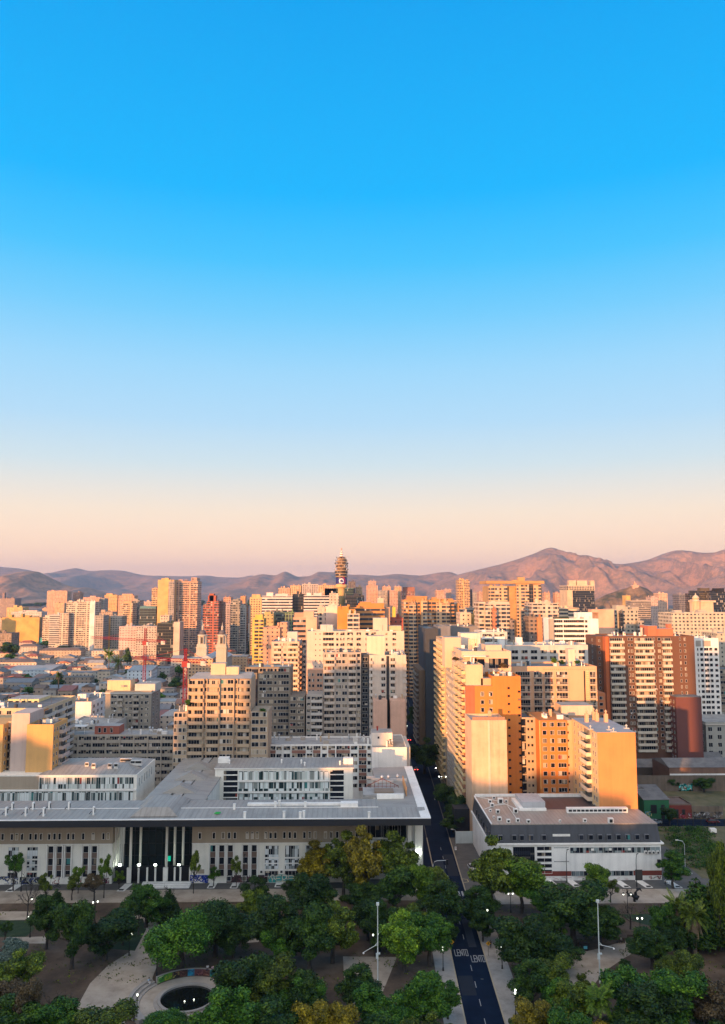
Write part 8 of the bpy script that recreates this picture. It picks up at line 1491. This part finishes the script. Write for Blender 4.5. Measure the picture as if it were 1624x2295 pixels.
# fountain pool, curved steps and graffiti wall
FC = Vector((-31.3, 162.6, 0)); CONC = wall((.34, .31, .28), name='pool_concrete')
t = thing('fountain', 'round fountain pool with dark still water and a pale rim', 'fountain', tuple(FC)); m = MB(); n = 48
def ring(m, r0, r1, z0, z1, a0=0, a1=360, k=48):
    full = abs(a1 - a0) >= 360
    for i in range(k):
        b0, b1 = R(a0 + (a1 - a0) * i / k), R(a0 + (a1 - a0) * (i + 1) / k); P = lambda r, a, z: (FC.x + r * math.cos(a), FC.y + r * math.sin(a), z)
        m.quad(P(r0, b0, z1), P(r1, b0, z1), P(r1, b1, z1), P(r0, b1, z1)); m.quad(P(r1, b0, z0), P(r1, b1, z0), P(r1, b1, z1), P(r1, b0, z1)); m.quad(P(r0, b1, z0), P(r0, b0, z0), P(r0, b0, z1), P(r0, b1, z1))
        if not full:
            if i == 0: m.quad(P(r0, b0, z0), P(r1, b0, z0), P(r1, b0, z1), P(r0, b0, z1))
            if i == k - 1: m.quad(P(r1, b1, z0), P(r0, b1, z0), P(r0, b1, z1), P(r1, b1, z1))
ring(m, 5.2, 5.75, 0, .55); m.build('rim', CONC, t); m = MB(); ring(m, 5.75, 6.5, 0, .18); m.build('step', CONC, t)
m = MB(); m.prism([(FC.x + 5.2 * math.cos(R(7.5 * k)), FC.y + 5.2 * math.sin(R(7.5 * k))) for k in range(48)], .08, .16); m.build('water', plain('dark_water', (.008, .010, .009), .08), t)
for x, y in ((-.3, -1.2), (1.4, -.6)): m = MB(); m.ball((FC.x + x, FC.y + y, .3), .13, 6); m.build('pool_light', GLOBE, t)
m = MB(); m.prism([(FC.x + 9.2 * math.cos(R(7.5 * k)), FC.y + 9.2 * math.sin(R(7.5 * k))) for k in range(48)], .02, .06); o = m.build('fountain_paving', SANDY); o['kind'] = 'structure'
m = MB()
for k in range(3): ring(m, 9.2 + k * .75, 9.95 + k * .75, 0, .25 + .32 * k, 142, 232, 30)
tag(m.build('curved_steps', CONC), 'curved tiers of pale steps left of the round pool', 'steps')
gw = thing('graffiti_wall', 'low curved wall of colourful graffiti panels behind the round pool', 'wall', (FC.x, FC.y + 10, 0)); m = MB(); ring(m, 9.6, 10.1, 0, 1.35, 62, 140, 30); m.build('wall', CONC, gw)
pan = [(140, 131, (.06, .25, .03), [(.5, .6, .3), (.2, .4, .05), (.03, .1, .03)]), (131, 120, (.12, .26, .02), [(.35, .4, .02), (.05, .2, .03)]), (120, 111, (.03, .022, .02), [(.2, .12, .05), (.45, .4, .1)]), (111, 101, (.07, .03, .025), [(.14, .06, .05), (.04, .02, .02)]), (101, 93, (.01, .2, .34), [(.02, .05, .12), (.03, .3, .45)]), (93, 82, (.11, .04, .045), [(.24, .09, .09), (.05, .02, .03)]), (82, 73, (.10, .035, .03), [(.2, .08, .06), (.3, .14, .1)]), (73, 66, (.01, .2, .3), [(.05, .3, .2), (.02, .1, .15)]), (66, 62, (.28, .05, .10), [(.65, .6, .6), (.5, .3, .35)])]
for i, (a0, a1, base, cs) in enumerate(pan):
    rr = 9.58; w = R(a0 - a1) * rr; graffiti(gw, lambda u, v, l, a0=a0: (FC.x + (rr - .004 * l) * math.cos(R(a0) - u / rr), FC.y + (rr - .004 * l) * math.sin(R(a0) - u / rr), .08 + v), w, 1.2, cs, 40 + i, 6, 'graffiti_panel', .16, None)
    m = MB(); k = 4
    for q in range(k):
        b0, b1 = R(a0) - w / rr * q / k, R(a0) - w / rr * (q + 1) / k; r_ = 9.59; m.quad((FC.x + r_ * math.cos(b1), FC.y + r_ * math.sin(b1), .03), (FC.x + r_ * math.cos(b0), FC.y + r_ * math.sin(b0), .03), (FC.x + r_ * math.cos(b0), FC.y + r_ * math.sin(b0), 1.33), (FC.x + r_ * math.cos(b1), FC.y + r_ * math.sin(b1), 1.33))
    m.build('painted_panel', plain('wall_paint', base, .7), gw)
# black animal-like sculpture, benches, bins, ramps
p = gnd('B4', 822, 512); t = thing('sculpture', 'black abstract sculpture of curved blades on the promenade', 'sculpture', (p.x, p.y, 0)); m = MB(); m.box(p.x - .25, p.x + .25, p.y - .25, p.y + .25, 0, .8); m.build('plinth', IRON, t)
m = MB(); m.tube([(p.x - 1.7, p.y, 1.3), (p.x - .9, p.y, 1.9), (p.x - .2, p.y, 1.3), (p.x + .6, p.y, 1.0), (p.x + 1.3, p.y, 1.3)], [.12, .55, .4, .7, .15], 8); m.build('body', IRON, t, True)
m = MB(); m.tube([(p.x + .4, p.y, 1.1), (p.x + .35, p.y, 2.2), (p.x + .9, p.y, 3.1), (p.x + 1.5, p.y, 3.2), (p.x + 2.0, p.y, 2.5)], [.5, .38, .45, .3, .05], 8); m.build('blade', IRON, t, True); m = MB(); m.tube([(p.x - 1.3, p.y, 1.7), (p.x - 1.9, p.y, 2.3), (p.x - 1.4, p.y, 2.9)], [.3, .3, .05], 8); m.build('blade', IRON, t, True)
def bench(c, x, y, label):
    p = gnd(c, x, y); t = thing('park_bench', label, 'bench', (p.x, p.y, 0)); WD = plain('bench_wood', (.05, .03, .02), .7); m = MB(); m.box(p.x - 1, p.x + 1, p.y - .25, p.y + .2, .42, .48); m.build('seat', WD, t); m = MB(); m.box(p.x - 1, p.x + 1, p.y + .22, p.y + .27, .55, .95); m.build('backrest', WD, t)
    for s in (-.8, .8): m = MB(); m.box(p.x + s - .05, p.x + s + .05, p.y - .2, p.y + .2, 0, .42); m.box(p.x + s - .04, p.x + s + .04, p.y + .27, p.y + .31, 0, .9); m.build('leg', IRON, t)
bench('B4', 800, 850, 'dark bench in the shade beside the clearing lamp'); bench('B4', 700, 880, 'bench under the person resting at the clearing')
p = gnd('B4', 378, 950); m = MB(); m.box(p.x - .9, p.x + .9, p.y, p.y + 1, 0, 1.35); m.box(p.x - .95, p.x + .95, p.y - .05, p.y + 1.05, 1.35, 1.5, 1); m.box(p.x - .2, p.x + .6, p.y - .03, p.y, .4, 1.0, 2); tag(m.build('rubbish_container', [IRON, DARKM, plain('blue_sticker', (.1, .4, .5), .6)]), 'dark rubbish container with a pale blue sticker at the clearing edge', 'container')
for i, (c, x, y) in enumerate((('B1', 110, 395), ('B1', 1095, 390), ('B2', 285, 365), ('B2', 487, 365), ('B2', 880, 355), ('B4', 730, 360), ('B4', 925, 360), ('B4', 1185, 362), ('B4', 100, 350), ('B4', 290, 350))):
    p = gnd(c, x, y); m = MB(); dx = -.5 if c[1] == '1' else (.7 if c[1] == '4' else -.2); m.hexa([(p.x - 1.0, p.y - 2.4, .03), (p.x + 1.0, p.y - 2.4, .03), (p.x + 1.0 - dx * 1.5, p.y + 2.6, .03), (p.x - 1.0 - dx * 1.5, p.y + 2.6, .03), (p.x - 1.0, p.y - 2.4, .12), (p.x + 1.0, p.y - 2.4, .12), (p.x + 1.0 - dx * 1.5, p.y + 2.6, .16), (p.x - 1.0 - dx * 1.5, p.y + 2.6, .16)]); m.box(p.x - .6, p.x + .6, p.y - 2.2, p.y - 1.2, .13, .17, 1)
    o = m.build('tree_pit_slab', [WHITE, plain('pit_soil', (.02, .018, .015), .9)]); o['kind'] = 'structure'
# people
SKIN = plain('skin', (.36, .21, .14), .6); HAIR = plain('dark_hair', (.012, .010, .009), .5)
def person(x, y, z, pose, top, legs, label, rz=0.0, extra=None):
    t = thing('person', label, 'person', (x, y, z)); t.rotation_euler = (0, 0, rz)
    if pose == 'walk': J = dict(pel=(0, 0, .92), ch=(0, -.03, 1.32), nk=(0, -.04, 1.47), hd=(0, -.07, 1.62), kL=(-.1, -.2, .50), aL=(-.1, -.24, .09), tL=(-.1, -.4, .04), kR=(.1, .02, .48), aR=(.1, .3, .12), tR=(.1, .2, .03), eL=(-.25, .1, 1.12), wL=(-.24, .04, .88), eR=(.25, -.08, 1.12), wR=(.23, -.24, .93))
    elif pose == 'sit': J = dict(pel=(0, 0, .10), ch=(0, -.06, .50), nk=(0, -.08, .64), hd=(0, -.13, .80), kL=(-.12, -.44, .12), aL=(-.12, -.52, -.30), tL=(-.12, -.68, -.34), kR=(.12, -.42, .16), aR=(.12, -.36, -.28), tR=(.12, -.52, -.34), eL=(-.25, -.14, .30), wL=(-.14, -.36, .22), eR=(.25, -.12, .30), wR=(.12, -.36, .24))
    else: J = dict(pel=(0, 0, .92), ch=(0, 0, 1.32), nk=(0, 0, 1.47), hd=(0, -.03, 1.62), kL=(-.11, -.03, .5), aL=(-.12, 0, .08), tL=(-.13, -.16, .03), kR=(.11, -.03, .5), aR=(.12, .02, .08), tR=(.13, -.14, .03), eL=(-.27, .02, 1.12), wL=(-.26, -.08, .88), eR=(.27, .02, 1.12), wR=(.26, -.08, .88))
    J['sL'] = (-.18, J['nk'][1], J['nk'][2] - .06); J['sR'] = (.18, J['nk'][1], J['nk'][2] - .06); J['hL'] = (-.1, J['pel'][1], J['pel'][2] - .05); J['hR'] = (.1, J['pel'][1], J['pel'][2] - .05)
    for s in 'LR': w = Vector(J['w' + s]); e = Vector(J['e' + s]); J['f' + s] = tuple(w + (w - e).normalized() * .16)
    J['tp'] = (J['hd'][0], J['hd'][1] - .01, J['hd'][2] + .10)
    def skin(name, chain, rad, mat):
        ks = []; [ks.append(k) for e in chain for k in e if k not in ks]; me = bpy.data.meshes.new(name); me.from_pydata([J[k] for k in ks], [(ks.index(a), ks.index(b_)) for a, b_ in chain], []); me.materials.append(mat); o = link(name, me, t); md = o.modifiers.new('skin', 'SKIN')
        for i, k in enumerate(ks): me.skin_vertices[0].data[i].radius = (rad[k] * (1.25 if k in ('ch', 'pel') else 1), rad[k])
        me.skin_vertices[0].data[0].use_root = True; o.modifiers.new('smooth', 'SUBSURF').render_levels = 1; md.use_smooth_shade = True; return o
    arm = [e for s in 'LR' for e in (('nk', 's' + s), ('s' + s, 'e' + s), ('e' + s, 'w' + s), ('w' + s, 'f' + s))]; leg = [e for s in 'LR' for e in (('pel', 'h' + s), ('h' + s, 'k' + s), ('k' + s, 'a' + s), ('a' + s, 't' + s))]
    rad = dict(pel=.115, ch=.125, nk=.055, hd=.095, tp=.07); rad.update({k + s: v for s in 'LR' for k, v in dict(s=.06, e=.042, w=.03, f=.026, h=.09, k=.058, a=.042, t=.035).items()})
    skin('body', [('pel', 'ch'), ('ch', 'nk'), ('nk', 'hd'), ('hd', 'tp')] + arm + leg, rad, SKIN); r2 = {k: v + .022 for k, v in rad.items()}
    skin('shirt', [('pel', 'ch'), ('ch', 'nk')] + [e for s in 'LR' for e in (('nk', 's' + s), ('s' + s, 'e' + s))], {**r2, 'nk': .06}, plain('cloth', top, .9)); skin('trousers', [e for s in 'LR' for e in (('pel', 'h' + s), ('h' + s, 'k' + s), ('k' + s, 'a' + s))], {**r2, 'pel': .13}, plain('cloth', legs, .9))
    m = MB(); h = J['hd']; m.ball((x + h[0], y + h[1] + .03, z + h[2] + .045), .118, 6, 0, .95); m.build('hair', HAIR, t, True); return t
BLK_, NAVY, WHT, BLU = (.015, .015, .02), (.03, .04, .08), (.62, .62, .62), (.35, .48, .6)
p = gnd('B3', 1165, 930); person(p.x, p.y, .1, 'walk', BLK_, BLK_, 'person in black walking along the right pavement', 3.0)
a = R(150); person(FC.x + 10.3 * math.cos(a), FC.y + 10.3 * math.sin(a), .92, 'sit', BLU, WHT, 'person in pale blue sitting on the end of the curved steps', .9)
for i, (x, y, tp, l) in enumerate((('B1', (1152, 1585), BLK_, 'person in black standing below the curved steps'), ('B1', (1190, 1590), (.30, .16, .14), 'person in faded red standing beside a friend in black'))): p = gnd(x, *y); person(p.x, p.y, .06, 'stand', tp, BLK_, l, .5 + i)
for i, (d, tp, l) in enumerate(((77, WHT, 'person in white seated on the graffiti wall'), (70, (.55, .35, .4), 'person in pink seated on the graffiti wall end'))): a = R(d); person(FC.x + 9.85 * math.cos(a), FC.y + 9.85 * math.sin(a), 1.36, 'sit', tp, NAVY, l, 0.1)
p = gnd('B4', 700, 880); person(p.x, p.y - .05, .50, 'sit', (.4, .38, .36), BLK_, 'person in grey resting on the shaded bench', .3)
p = gnd('B4', 1113, 368); person(p.x - .35, p.y + .3, .03, 'walk', WHT, BLK_, 'person in white beside a bicycle near the mansard building', 1.0)
def bicycle(x, y, rz, label, colr):
    t = thing('bicycle', label, 'bicycle', (x, y, .03)); t.rotation_euler = (0, 0, rz); fr = plain('bicycle_frame', colr, .4)
    for s in (-.52, .52): m = MB(); m.tube([(x + s + .32 * math.cos(R(30 * k)), y, .36 + .32 * math.sin(R(30 * k))) for k in range(13)], .03, 5); m.build('wheel', IRON, t)
    m = MB(); [m.tube([(x + a[0], y, a[1] + .03), (x + b_[0], y, b_[1] + .03)], .03, 5) for a, b_ in (((-.52, .33), (-.15, .33)), ((-.15, .33), (.35, .75)), ((-.25, .8), (-.15, .33)), ((-.25, .75), (.38, .78)), ((.38, .9), (.52, .33)), ((-.52, .33), (-.25, .75)))]; m.build('frame', fr, t); m = MB(); m.box(x - .4, x - .12, y - .07, y + .07, .83, .9); m.build('saddle', IRON, t); m = MB(); m.tube([(x + .36, y - .28, .98), (x + .36, y + .28, .98)], .025, 5); m.build('handlebar', IRON, t)
bicycle(p.x + .3, p.y, .1, 'pale bicycle pushed along the right promenade', (.6, .6, .6)); p = gnd('B1', 1055, 1600); bicycle(p.x, p.y, .4, 'dark bicycle parked below the curved steps', (.05, .05, .06))
p = gnd('B1', 505, 388); t = thing('motorcycle', 'dark motorcycle parked before the white facade', 'motorcycle', (p.x, p.y, 0))
for s in (-.65, .65): m = MB(); m.tube([(p.x + s + .28 * math.cos(R(30 * k)), p.y, .34 + .28 * math.sin(R(30 * k))) for k in range(13)], .07, 6); m.build('wheel', IRON, t)
m = MB(); m.tube([(p.x - .6, p.y, .75), (p.x - .1, p.y, .75), (p.x + .3, p.y, .95), (p.x + .55, p.y, .9)], [.12, .18, .2, .1], 8); m.tube([(p.x - .1, p.y, .4), (p.x + .2, p.y, .45)], .22, 8); m.build('body', DARKM, t); m = MB(); m.tube([(p.x + .5, p.y - .35, 1.1), (p.x + .5, p.y + .35, 1.1)], .03, 5); m.tube([(p.x + .65, p.y, .34), (p.x + .48, p.y, 1.1)], .04, 5); m.build('handlebar', DARKM, t)
# cars
def car(x, y, rz, colr, label, lights=None, z=.05, group=None):
    t = thing('car', label, 'car', (x, y, z), group); t.rotation_euler = (0, 0, rz); pt = plain('car_paint', colr, .25); GL = plain('car_glass', (.01, .012, .015), .06)
    def sect(prof, hw, name, mat):
        m = MB(); n = len(prof); m.v = [(x - hw(i), y + a, z + b_) for i, (a, b_) in enumerate(prof)] + [(x + hw(i), y + a, z + b_) for i, (a, b_) in enumerate(prof)]
        m.f = [tuple(range(n)), tuple(reversed(range(n, 2 * n)))] + [(i, i + n, (i + 1) % n + n, (i + 1) % n) for i in range(n)]; m.m = [0] * len(m.f); m.build(name, mat, t)
    body = [(-2.05, .28), (-2.12, .55), (-2.0, .78), (-1.1, .92), (1.55, .98), (2.02, .92), (2.1, .55), (2.02, .28)]; sect(body, lambda i: .86 if i in (0, 7) else (.80 if i in (2, 5) else .87), 'body', pt)
    sect([(-1.1, .925), (-.45, 1.40), (1.0, 1.42), (1.62, .985)], lambda i: .80 if i in (0, 3) else .62, 'cabin_glass', GL); sect([(-.5, 1.405), (-.35, 1.47), (.9, 1.48), (1.08, 1.425)], lambda i: .64 if i in (0, 3) else .58, 'roof', pt)
    for sx in (-.84, .84):
        for yy in (-1.3, 1.3): m = MB(); m.tube([(x + sx - .09, y + yy, z + .31), (x + sx + .09, y + yy, z + .31)], .31, 12); m.build('wheel', DARKM, t)
    hl = plain('headlight_lit', (.9, .9, .85), .3, emit=(1, .97, .85), es=16.0) if lights else plain('headlight', (.6, .6, .6), .2); tl = plain('tail_light_lit', (.4, .01, .01), .3, emit=(1, .05, .04), es=7.0) if lights else plain('tail_light', (.25, .01, .01), .3)
    for sx in (-.62, .62): m = MB(); m.box(x + sx - .17, x + sx + .17, y - 2.13, y - 2.02, z + .58, z + .76); m.build('headlight', hl, t); m = MB(); m.box(x + sx - .15, x + sx + .15, y + 2.0, y + 2.09, z + .66, z + .86); m.build('tail_light', tl, t)
p = gnd('B3', 997, 240); car(p.x + .2, p.y + 1, .08, (.62, .63, .64), 'white car parked on the corner paving under the plane tree'); p = gnd('B4', 1290, 285); car(p.x, p.y + 2, .5, (.62, .66, .66), 'white car in the lane beside the mansard building')
for c, x, y, l in (('M3', 690, 722, 'dark car with lit headlights far down the street'), ('M3', 720, 800, 'dark car with lit headlights halfway down the street'), ('M3', 792, 985, 'dark car with lit headlights nearest of the queue on the street')): p = gnd(c, x, y); car(p.x, p.y + 2, -.035, (.02, .02, .025), l, True)
for c, x, y, l in (('M3', 458, 465, 'farthest dark car with red tail lights on the street'), ('M3', 468, 560, 'dark car with red tail lights by the white cube'), ('M3', 476, 730, 'dark car with red tail lights at the corner of the civic roof')): p = gnd(c, x, y); car(rl(p.y) + 1.4, p.y, math.pi - .035, (.03, .03, .035), l, True)
for i, (c, x, y) in enumerate((('M3', 531, 222), ('M3', 641, 460), ('M3', 694, 600), ('M3', 767, 888), ('M3', 575, 630), ('M3', 590, 345), ('M3', 420, 395))):
    p = gnd(c, x, y + 40); o = copy_tree(first['single']); o.location = (p.x, p.y, 0); o.scale = (1.3,) * 3; o['label'] = 'lit street lamp %s' % ['at the far end of the street', 'beside the street canyon trees', 'at the right pavement in the canyon', 'under the street trees near the mansard', 'over the carriageway in the canyon', 'far in the canyon on the right', 'far in the canyon on the left']
    o['label'] = ['lit street lamp at the far end of the canyon', 'lit street lamp beside the canyon trees', 'lit street lamp on the right canyon pavement', 'lit street lamp under the trees near the mansard', 'lit street lamp over the canyon carriageway', 'lit street lamp far in the canyon, right kerb', 'lit street lamp far in the canyon, left kerb'][i]; o['group'] = 'lit lamps in the street canyon'

# ------------------------------------------------------------------ the waste lot on the right
def gq(c, pts, z): return [gnd(c, x, y) for x, y in pts], z
sheet_poly('dry_field', [gnd('M4', x, y) for x, y in ((860, 1240), (1010, 900), (1300, 880), (2000, 880), (2200, 1300), (2300, 2100), (1330, 1700), (1060, 1420))], .02, LOTG)
sheet_poly('lane', [gnd('M4', x, y) for x, y in ((830, 1165), (2000, 1165), (2050, 1228), (850, 1228))], .03, ASPH); sheet_poly('lane', [gnd('B4', x, y) for x, y in ((1066, 338), (1062, 20), (1100, 20), (1420, 300), (1350, 345))], .034, DPAVE)
def slab(name, label, cat, c, xl, xr, yt, yb, depth, col, parts=None, rk='shed', rcol='dark'):
    Y = gnd(c, (xl + xr) / 2, yb).y; x0, x1, z1 = X(c, xl, yt, Y), X(c, xr, yt, Y), Zc(c, (xl + xr) / 2, yt, Y); return x0, x1, Y, z1
def lot_house(label, xl, xr, yt, yb, dp, colr, rcol, rk, opens, gr=None):
    x0, x1, Y, z1 = slab('', '', '', 'M4', xl, xr, yt, yb, dp, None); t = house_box(label, x0, x1, Y, dp, z1, colr, rk, rcol, 'x')
    t['_o'] = tuple(t.location); ROOTS.append(t)
    for kind, a, b_, za, zb in opens: m = MB(); m.box(x0 + (x1 - x0) * a, x0 + (x1 - x0) * b_, Y - .12, Y - .03, z1 * za, z1 * zb); m.build(kind, DARKM, t)
    if gr:
        for a, b_, cs, base, sd in gr: graffiti(t, lambda u, v, l: (x0 + (x1 - x0) * a + u, Y - .05 - .003 * l, .1 + v), (x1 - x0) * (b_ - a), z1 * .4, cs, sd, 12, base=base, t=.22)
    return t
lot_house('small green painted house with barred dark window', 905, 1128, 992, 1165, 12, (.025, .135, .06), 'dark', 'shed', [('window', .26, .50, .30, .75), ('door', .68, .82, .02, .75)], [(0.02, .3, [(.5, .48, .2), (.1, .35, .5)], None, 61)])
lot_house('ruined red house with graffiti along its foot', 1132, 1330, 1040, 1160, 10, (.20, .04, .03), 'brown', 'flat', [('door', .28, .40, .02, .7), ('window', .56, .7, .3, .7)], [(.45, .98, [(.03, .25, .5), (.5, .5, .55), (.4, .05, .1)], None, 62)])
lot_house('pale house corner squeezed behind the orange end wall', 845, 905, 900, 1110, 10, (.45, .44, .44), 'dark', 'flat', [('window', .2, .8, .45, .7)])
def lot_wall(label, xl, xr, yt, yb, colr, gr=None, cap=None, th=.4, c='M4'):
    x0, x1, Y, z1 = slab('', '', '', c, xl, xr, yt, yb, th, None); t = thing('boundary_wall', label, 'wall', ((x0 + x1) / 2, Y, 0)); m = MB(); m.box(x0, x1, Y, Y + th, 0, z1); m.build('wall', wall(colr, name='lot_wall', var=.3), t)
    if cap: m = MB(); m.box(x0, x1, Y - .35, Y - .02, z1 * cap[0], z1 * cap[1]); m.build('band', WHITE, t)
    if gr: graffiti(t, lambda u, v, l: (x0 + (x1 - x0) * gr[0] + u, Y - .03 - .004 * l, .2 + v), (x1 - x0) * (gr[1] - gr[0]), z1 * gr[4], gr[2], gr[3], 34, t=.35)
    return x0, x1, Y, z1
lot_wall('brown graffiti covered street wall right of the red house', 1332, 1610, 1050, 1160, (.14, .11, .08), (.02, .98, [(.4, .4, .4), (.28, .27, .27), (.1, .09, .09)], 63, .5))
lot_wall('dark rear wall with a bright teal graffiti piece', 850, 1900, 775, 915, (.13, .10, .075), (.345, .46, [(.02, .42, .40), (.03, .55, .5), (.6, .62, .58)], 64, .45))
x0, x1, Y, z1 = slab('', '', '', 'M4', 1150, 1900, 712, 900, 10, None); t = thing('warehouse', 'long brown warehouse with a white eaves band at the back of the lot', 'warehouse', ((x0 + x1) / 2, Y + 2, 0)); m = MB(); m.box(x0, x1, Y + 2, Y + 20, 0, z1); m.build('wall', sheet((.15, .085, .06), 0, 6, 'brown_wall_sheet'), t); m = MB(); zb = Zc('M4', 1300, 785, Y); m.box(x0, x1, Y + 1.5, Y + 2, zb - .3, zb + .7); m.build('eaves_band', WHITE, t); m = MB(); m.hexa([(x0 - .3, Y + 1.7, z1), (x1, Y + 1.7, z1), (x1, Y + 20, z1), (x0 - .3, Y + 20, z1), (x0, Y + 10, z1 + 2), (x1, Y + 10, z1 + 2), (x1, Y + 11, z1 + 2), (x0, Y + 11, z1 + 2)]); m.build('roof', ROOFS['dark'], t)
for l, xl, xr, yt, yb, rc in (('dark tin roofed shed at the foot of the brick tower, left', 845, 1035, 705, 775, 'dark'), ('low dark shed with sloping sheets at the lot rear', 1040, 1150, 690, 790, 'grey'), ('dark gabled hall behind the brown warehouse', 1300, 1620, 640, 720, 'dark')):
    x0, x1, Y, z1 = slab('', '', '', 'M4', xl, xr, yt, yb, 12, None); house_box(l, x0, x1, Y, 11, max(z1, 3.5), (.10, .075, .055), 'gx', rc, 'x')
fn = thing('fence', 'row of dark fence posts along the lane of the lot', 'fence', tuple(gnd('M4', 1200, 1226))); m = MB()
fa, fb = gnd('M4', 1000, 1226), gnd('M4', 1900, 1226)
for k in range(14): q = fa.lerp(fb, k / 13); m = MB(); m.box(q.x - .09, q.x + .09, q.y - .09, q.y + .09, 0, 2.4); m.build('post', DARKM, fn)
m = MB(); [m.tube([(fa.x, fa.y, z), (fb.x, fb.y, z)], .025, 4) for z in (.5, 1.2, 1.9, 2.35)]; m.build('wire', DARKM, fn)
p = gnd('M4', 1010, 1205); car(p.x, p.y, math.pi / 2, (.20, .26, .33), 'blue grey car in the lane before the green house'); p = gnd('M4', 1520, 1200); car(p.x, p.y, math.pi / 2, (.10, .015, .02), 'dark red car in the lane before the graffiti wall')
p = gnd('M4', 1530, 1300); m = MB(); m.box(p.x - 1, p.x + 1, p.y, p.y + 1.6, .5, 1.7); m.box(p.x - .9, p.x + .9, p.y + .1, p.y + 1.5, 0, .5, 1); tag(m.build('trailer', [WHITE, DARKM]), 'small white trailer box on the dry field', 'trailer')
p = gnd('B4', 1275, 230); t = thing('street_lamp', 'tall pale street lamp beside the hedge garden', 'street lamp', (p.x, p.y, 0)); z = at('M4', 1250, 1350, p.y).z; m = MB(); m.tube([(p.x, p.y, 0), (p.x, p.y, z - 1.2), (p.x - .5, p.y, z - .3), (p.x - 2.0, p.y, z)], .09, 6); m.build('post', STEEL, t); m = MB(); m.box(p.x - 2.6, p.x - 1.7, p.y - .15, p.y + .15, z - .05, z + .1); m.build('lamp_head', WHITE, t)
rnd = random.Random(3); gx = []
m = MB()
for k in range(105):
    u, v = rnd.random(), rnd.random(); x_ = 1050 + u * 430 + v * 160; y_ = 1250 + v * 360
    q = gnd('M4', x_, y_); gx.append((q.x, q.y))
tme, cm = tree_proto('bush', 'lime', 1)
P = []; rng = np.random.default_rng(8)
hp = [];
for (x, y) in gx:
    k = 90; d = rng.normal(size=(k, 3)); d /= np.linalg.norm(d, axis=1)[:, None]; hp.append(np.array([x, y, .7]) + d * np.array([2.2, .9, .75]) * rng.uniform(.7, 1.1, (k, 1)))
hp = np.concatenate(hp); nn = rng.normal(size=hp.shape); nn[:, 2] += .8; nn /= np.linalg.norm(nn, axis=1)[:, None]
me = quads_mesh('hedge_plants', hp, nn, rng.uniform(.14, .32, len(hp)), LEAF['green'], rng); o = link('hedge_plants', me); o['kind'] = 'stuff'; o['label'] = 'rows of low green hedge plants in the waste lot'
# dry tufts and litter of leaves over the park earth
hp = []
for k in range(2600):
    x, y = rng.uniform(-95, 110), rng.uniform(128, 207)
    if rl(y) - 4.5 < x < rl(y) + RW + 5 or (x - FC.x) ** 2 + (y - FC.y) ** 2 < 150: continue
    n_ = mnoise.noise(Vector((x / 14, y / 10, 2)));
    if n_ < -.05: continue
    kk = 7; hp.append(np.array([x, y, .1]) + rng.normal(size=(kk, 3)) * np.array([.5, .4, .05]))
hp = np.concatenate(hp); hp[:, 2] = np.abs(hp[:, 2]) + .02; nn = rng.normal(size=hp.shape); nn[:, 2] = np.abs(nn[:, 2]) + .3; nn /= np.linalg.norm(nn, axis=1)[:, None]
o = link('grass_tufts', quads_mesh('grass_tufts', hp, nn, rng.uniform(.10, .26, len(hp)), LEAF['olive'], rng)); o['kind'] = 'stuff'; o['label'] = 'dry grass tufts over the park earth'

# ------------------------------------------------------------------ the evening air
m = MB(); m.box(-14000, 14000, -4300, 14000, -1.0, 505); hz = m.build('haze', plain('unused_surface', (1, 1, 1)))
hm = bpy.data.materials.new('evening_haze'); hm.use_nodes = True; hn = hm.node_tree; hn.nodes.clear()
pv = N(hn, 'ShaderNodeVolumePrincipled'); pv.inputs['Color'].default_value = (.38, .62, 1.0, 1); pv.inputs['Density'].default_value = 6.0e-5; pv.inputs['Anisotropy'].default_value = .3
ho = N(hn, 'ShaderNodeOutputMaterial'); hn.links.new(pv.outputs[0], ho.inputs['Volume'])
hz.data.materials.clear(); hz.data.materials.append(hm); hz['kind'] = 'stuff'; hz['label'] = 'thin evening haze over the city'
for o in ROOTS:
    if '_o' in o: del o['_o']
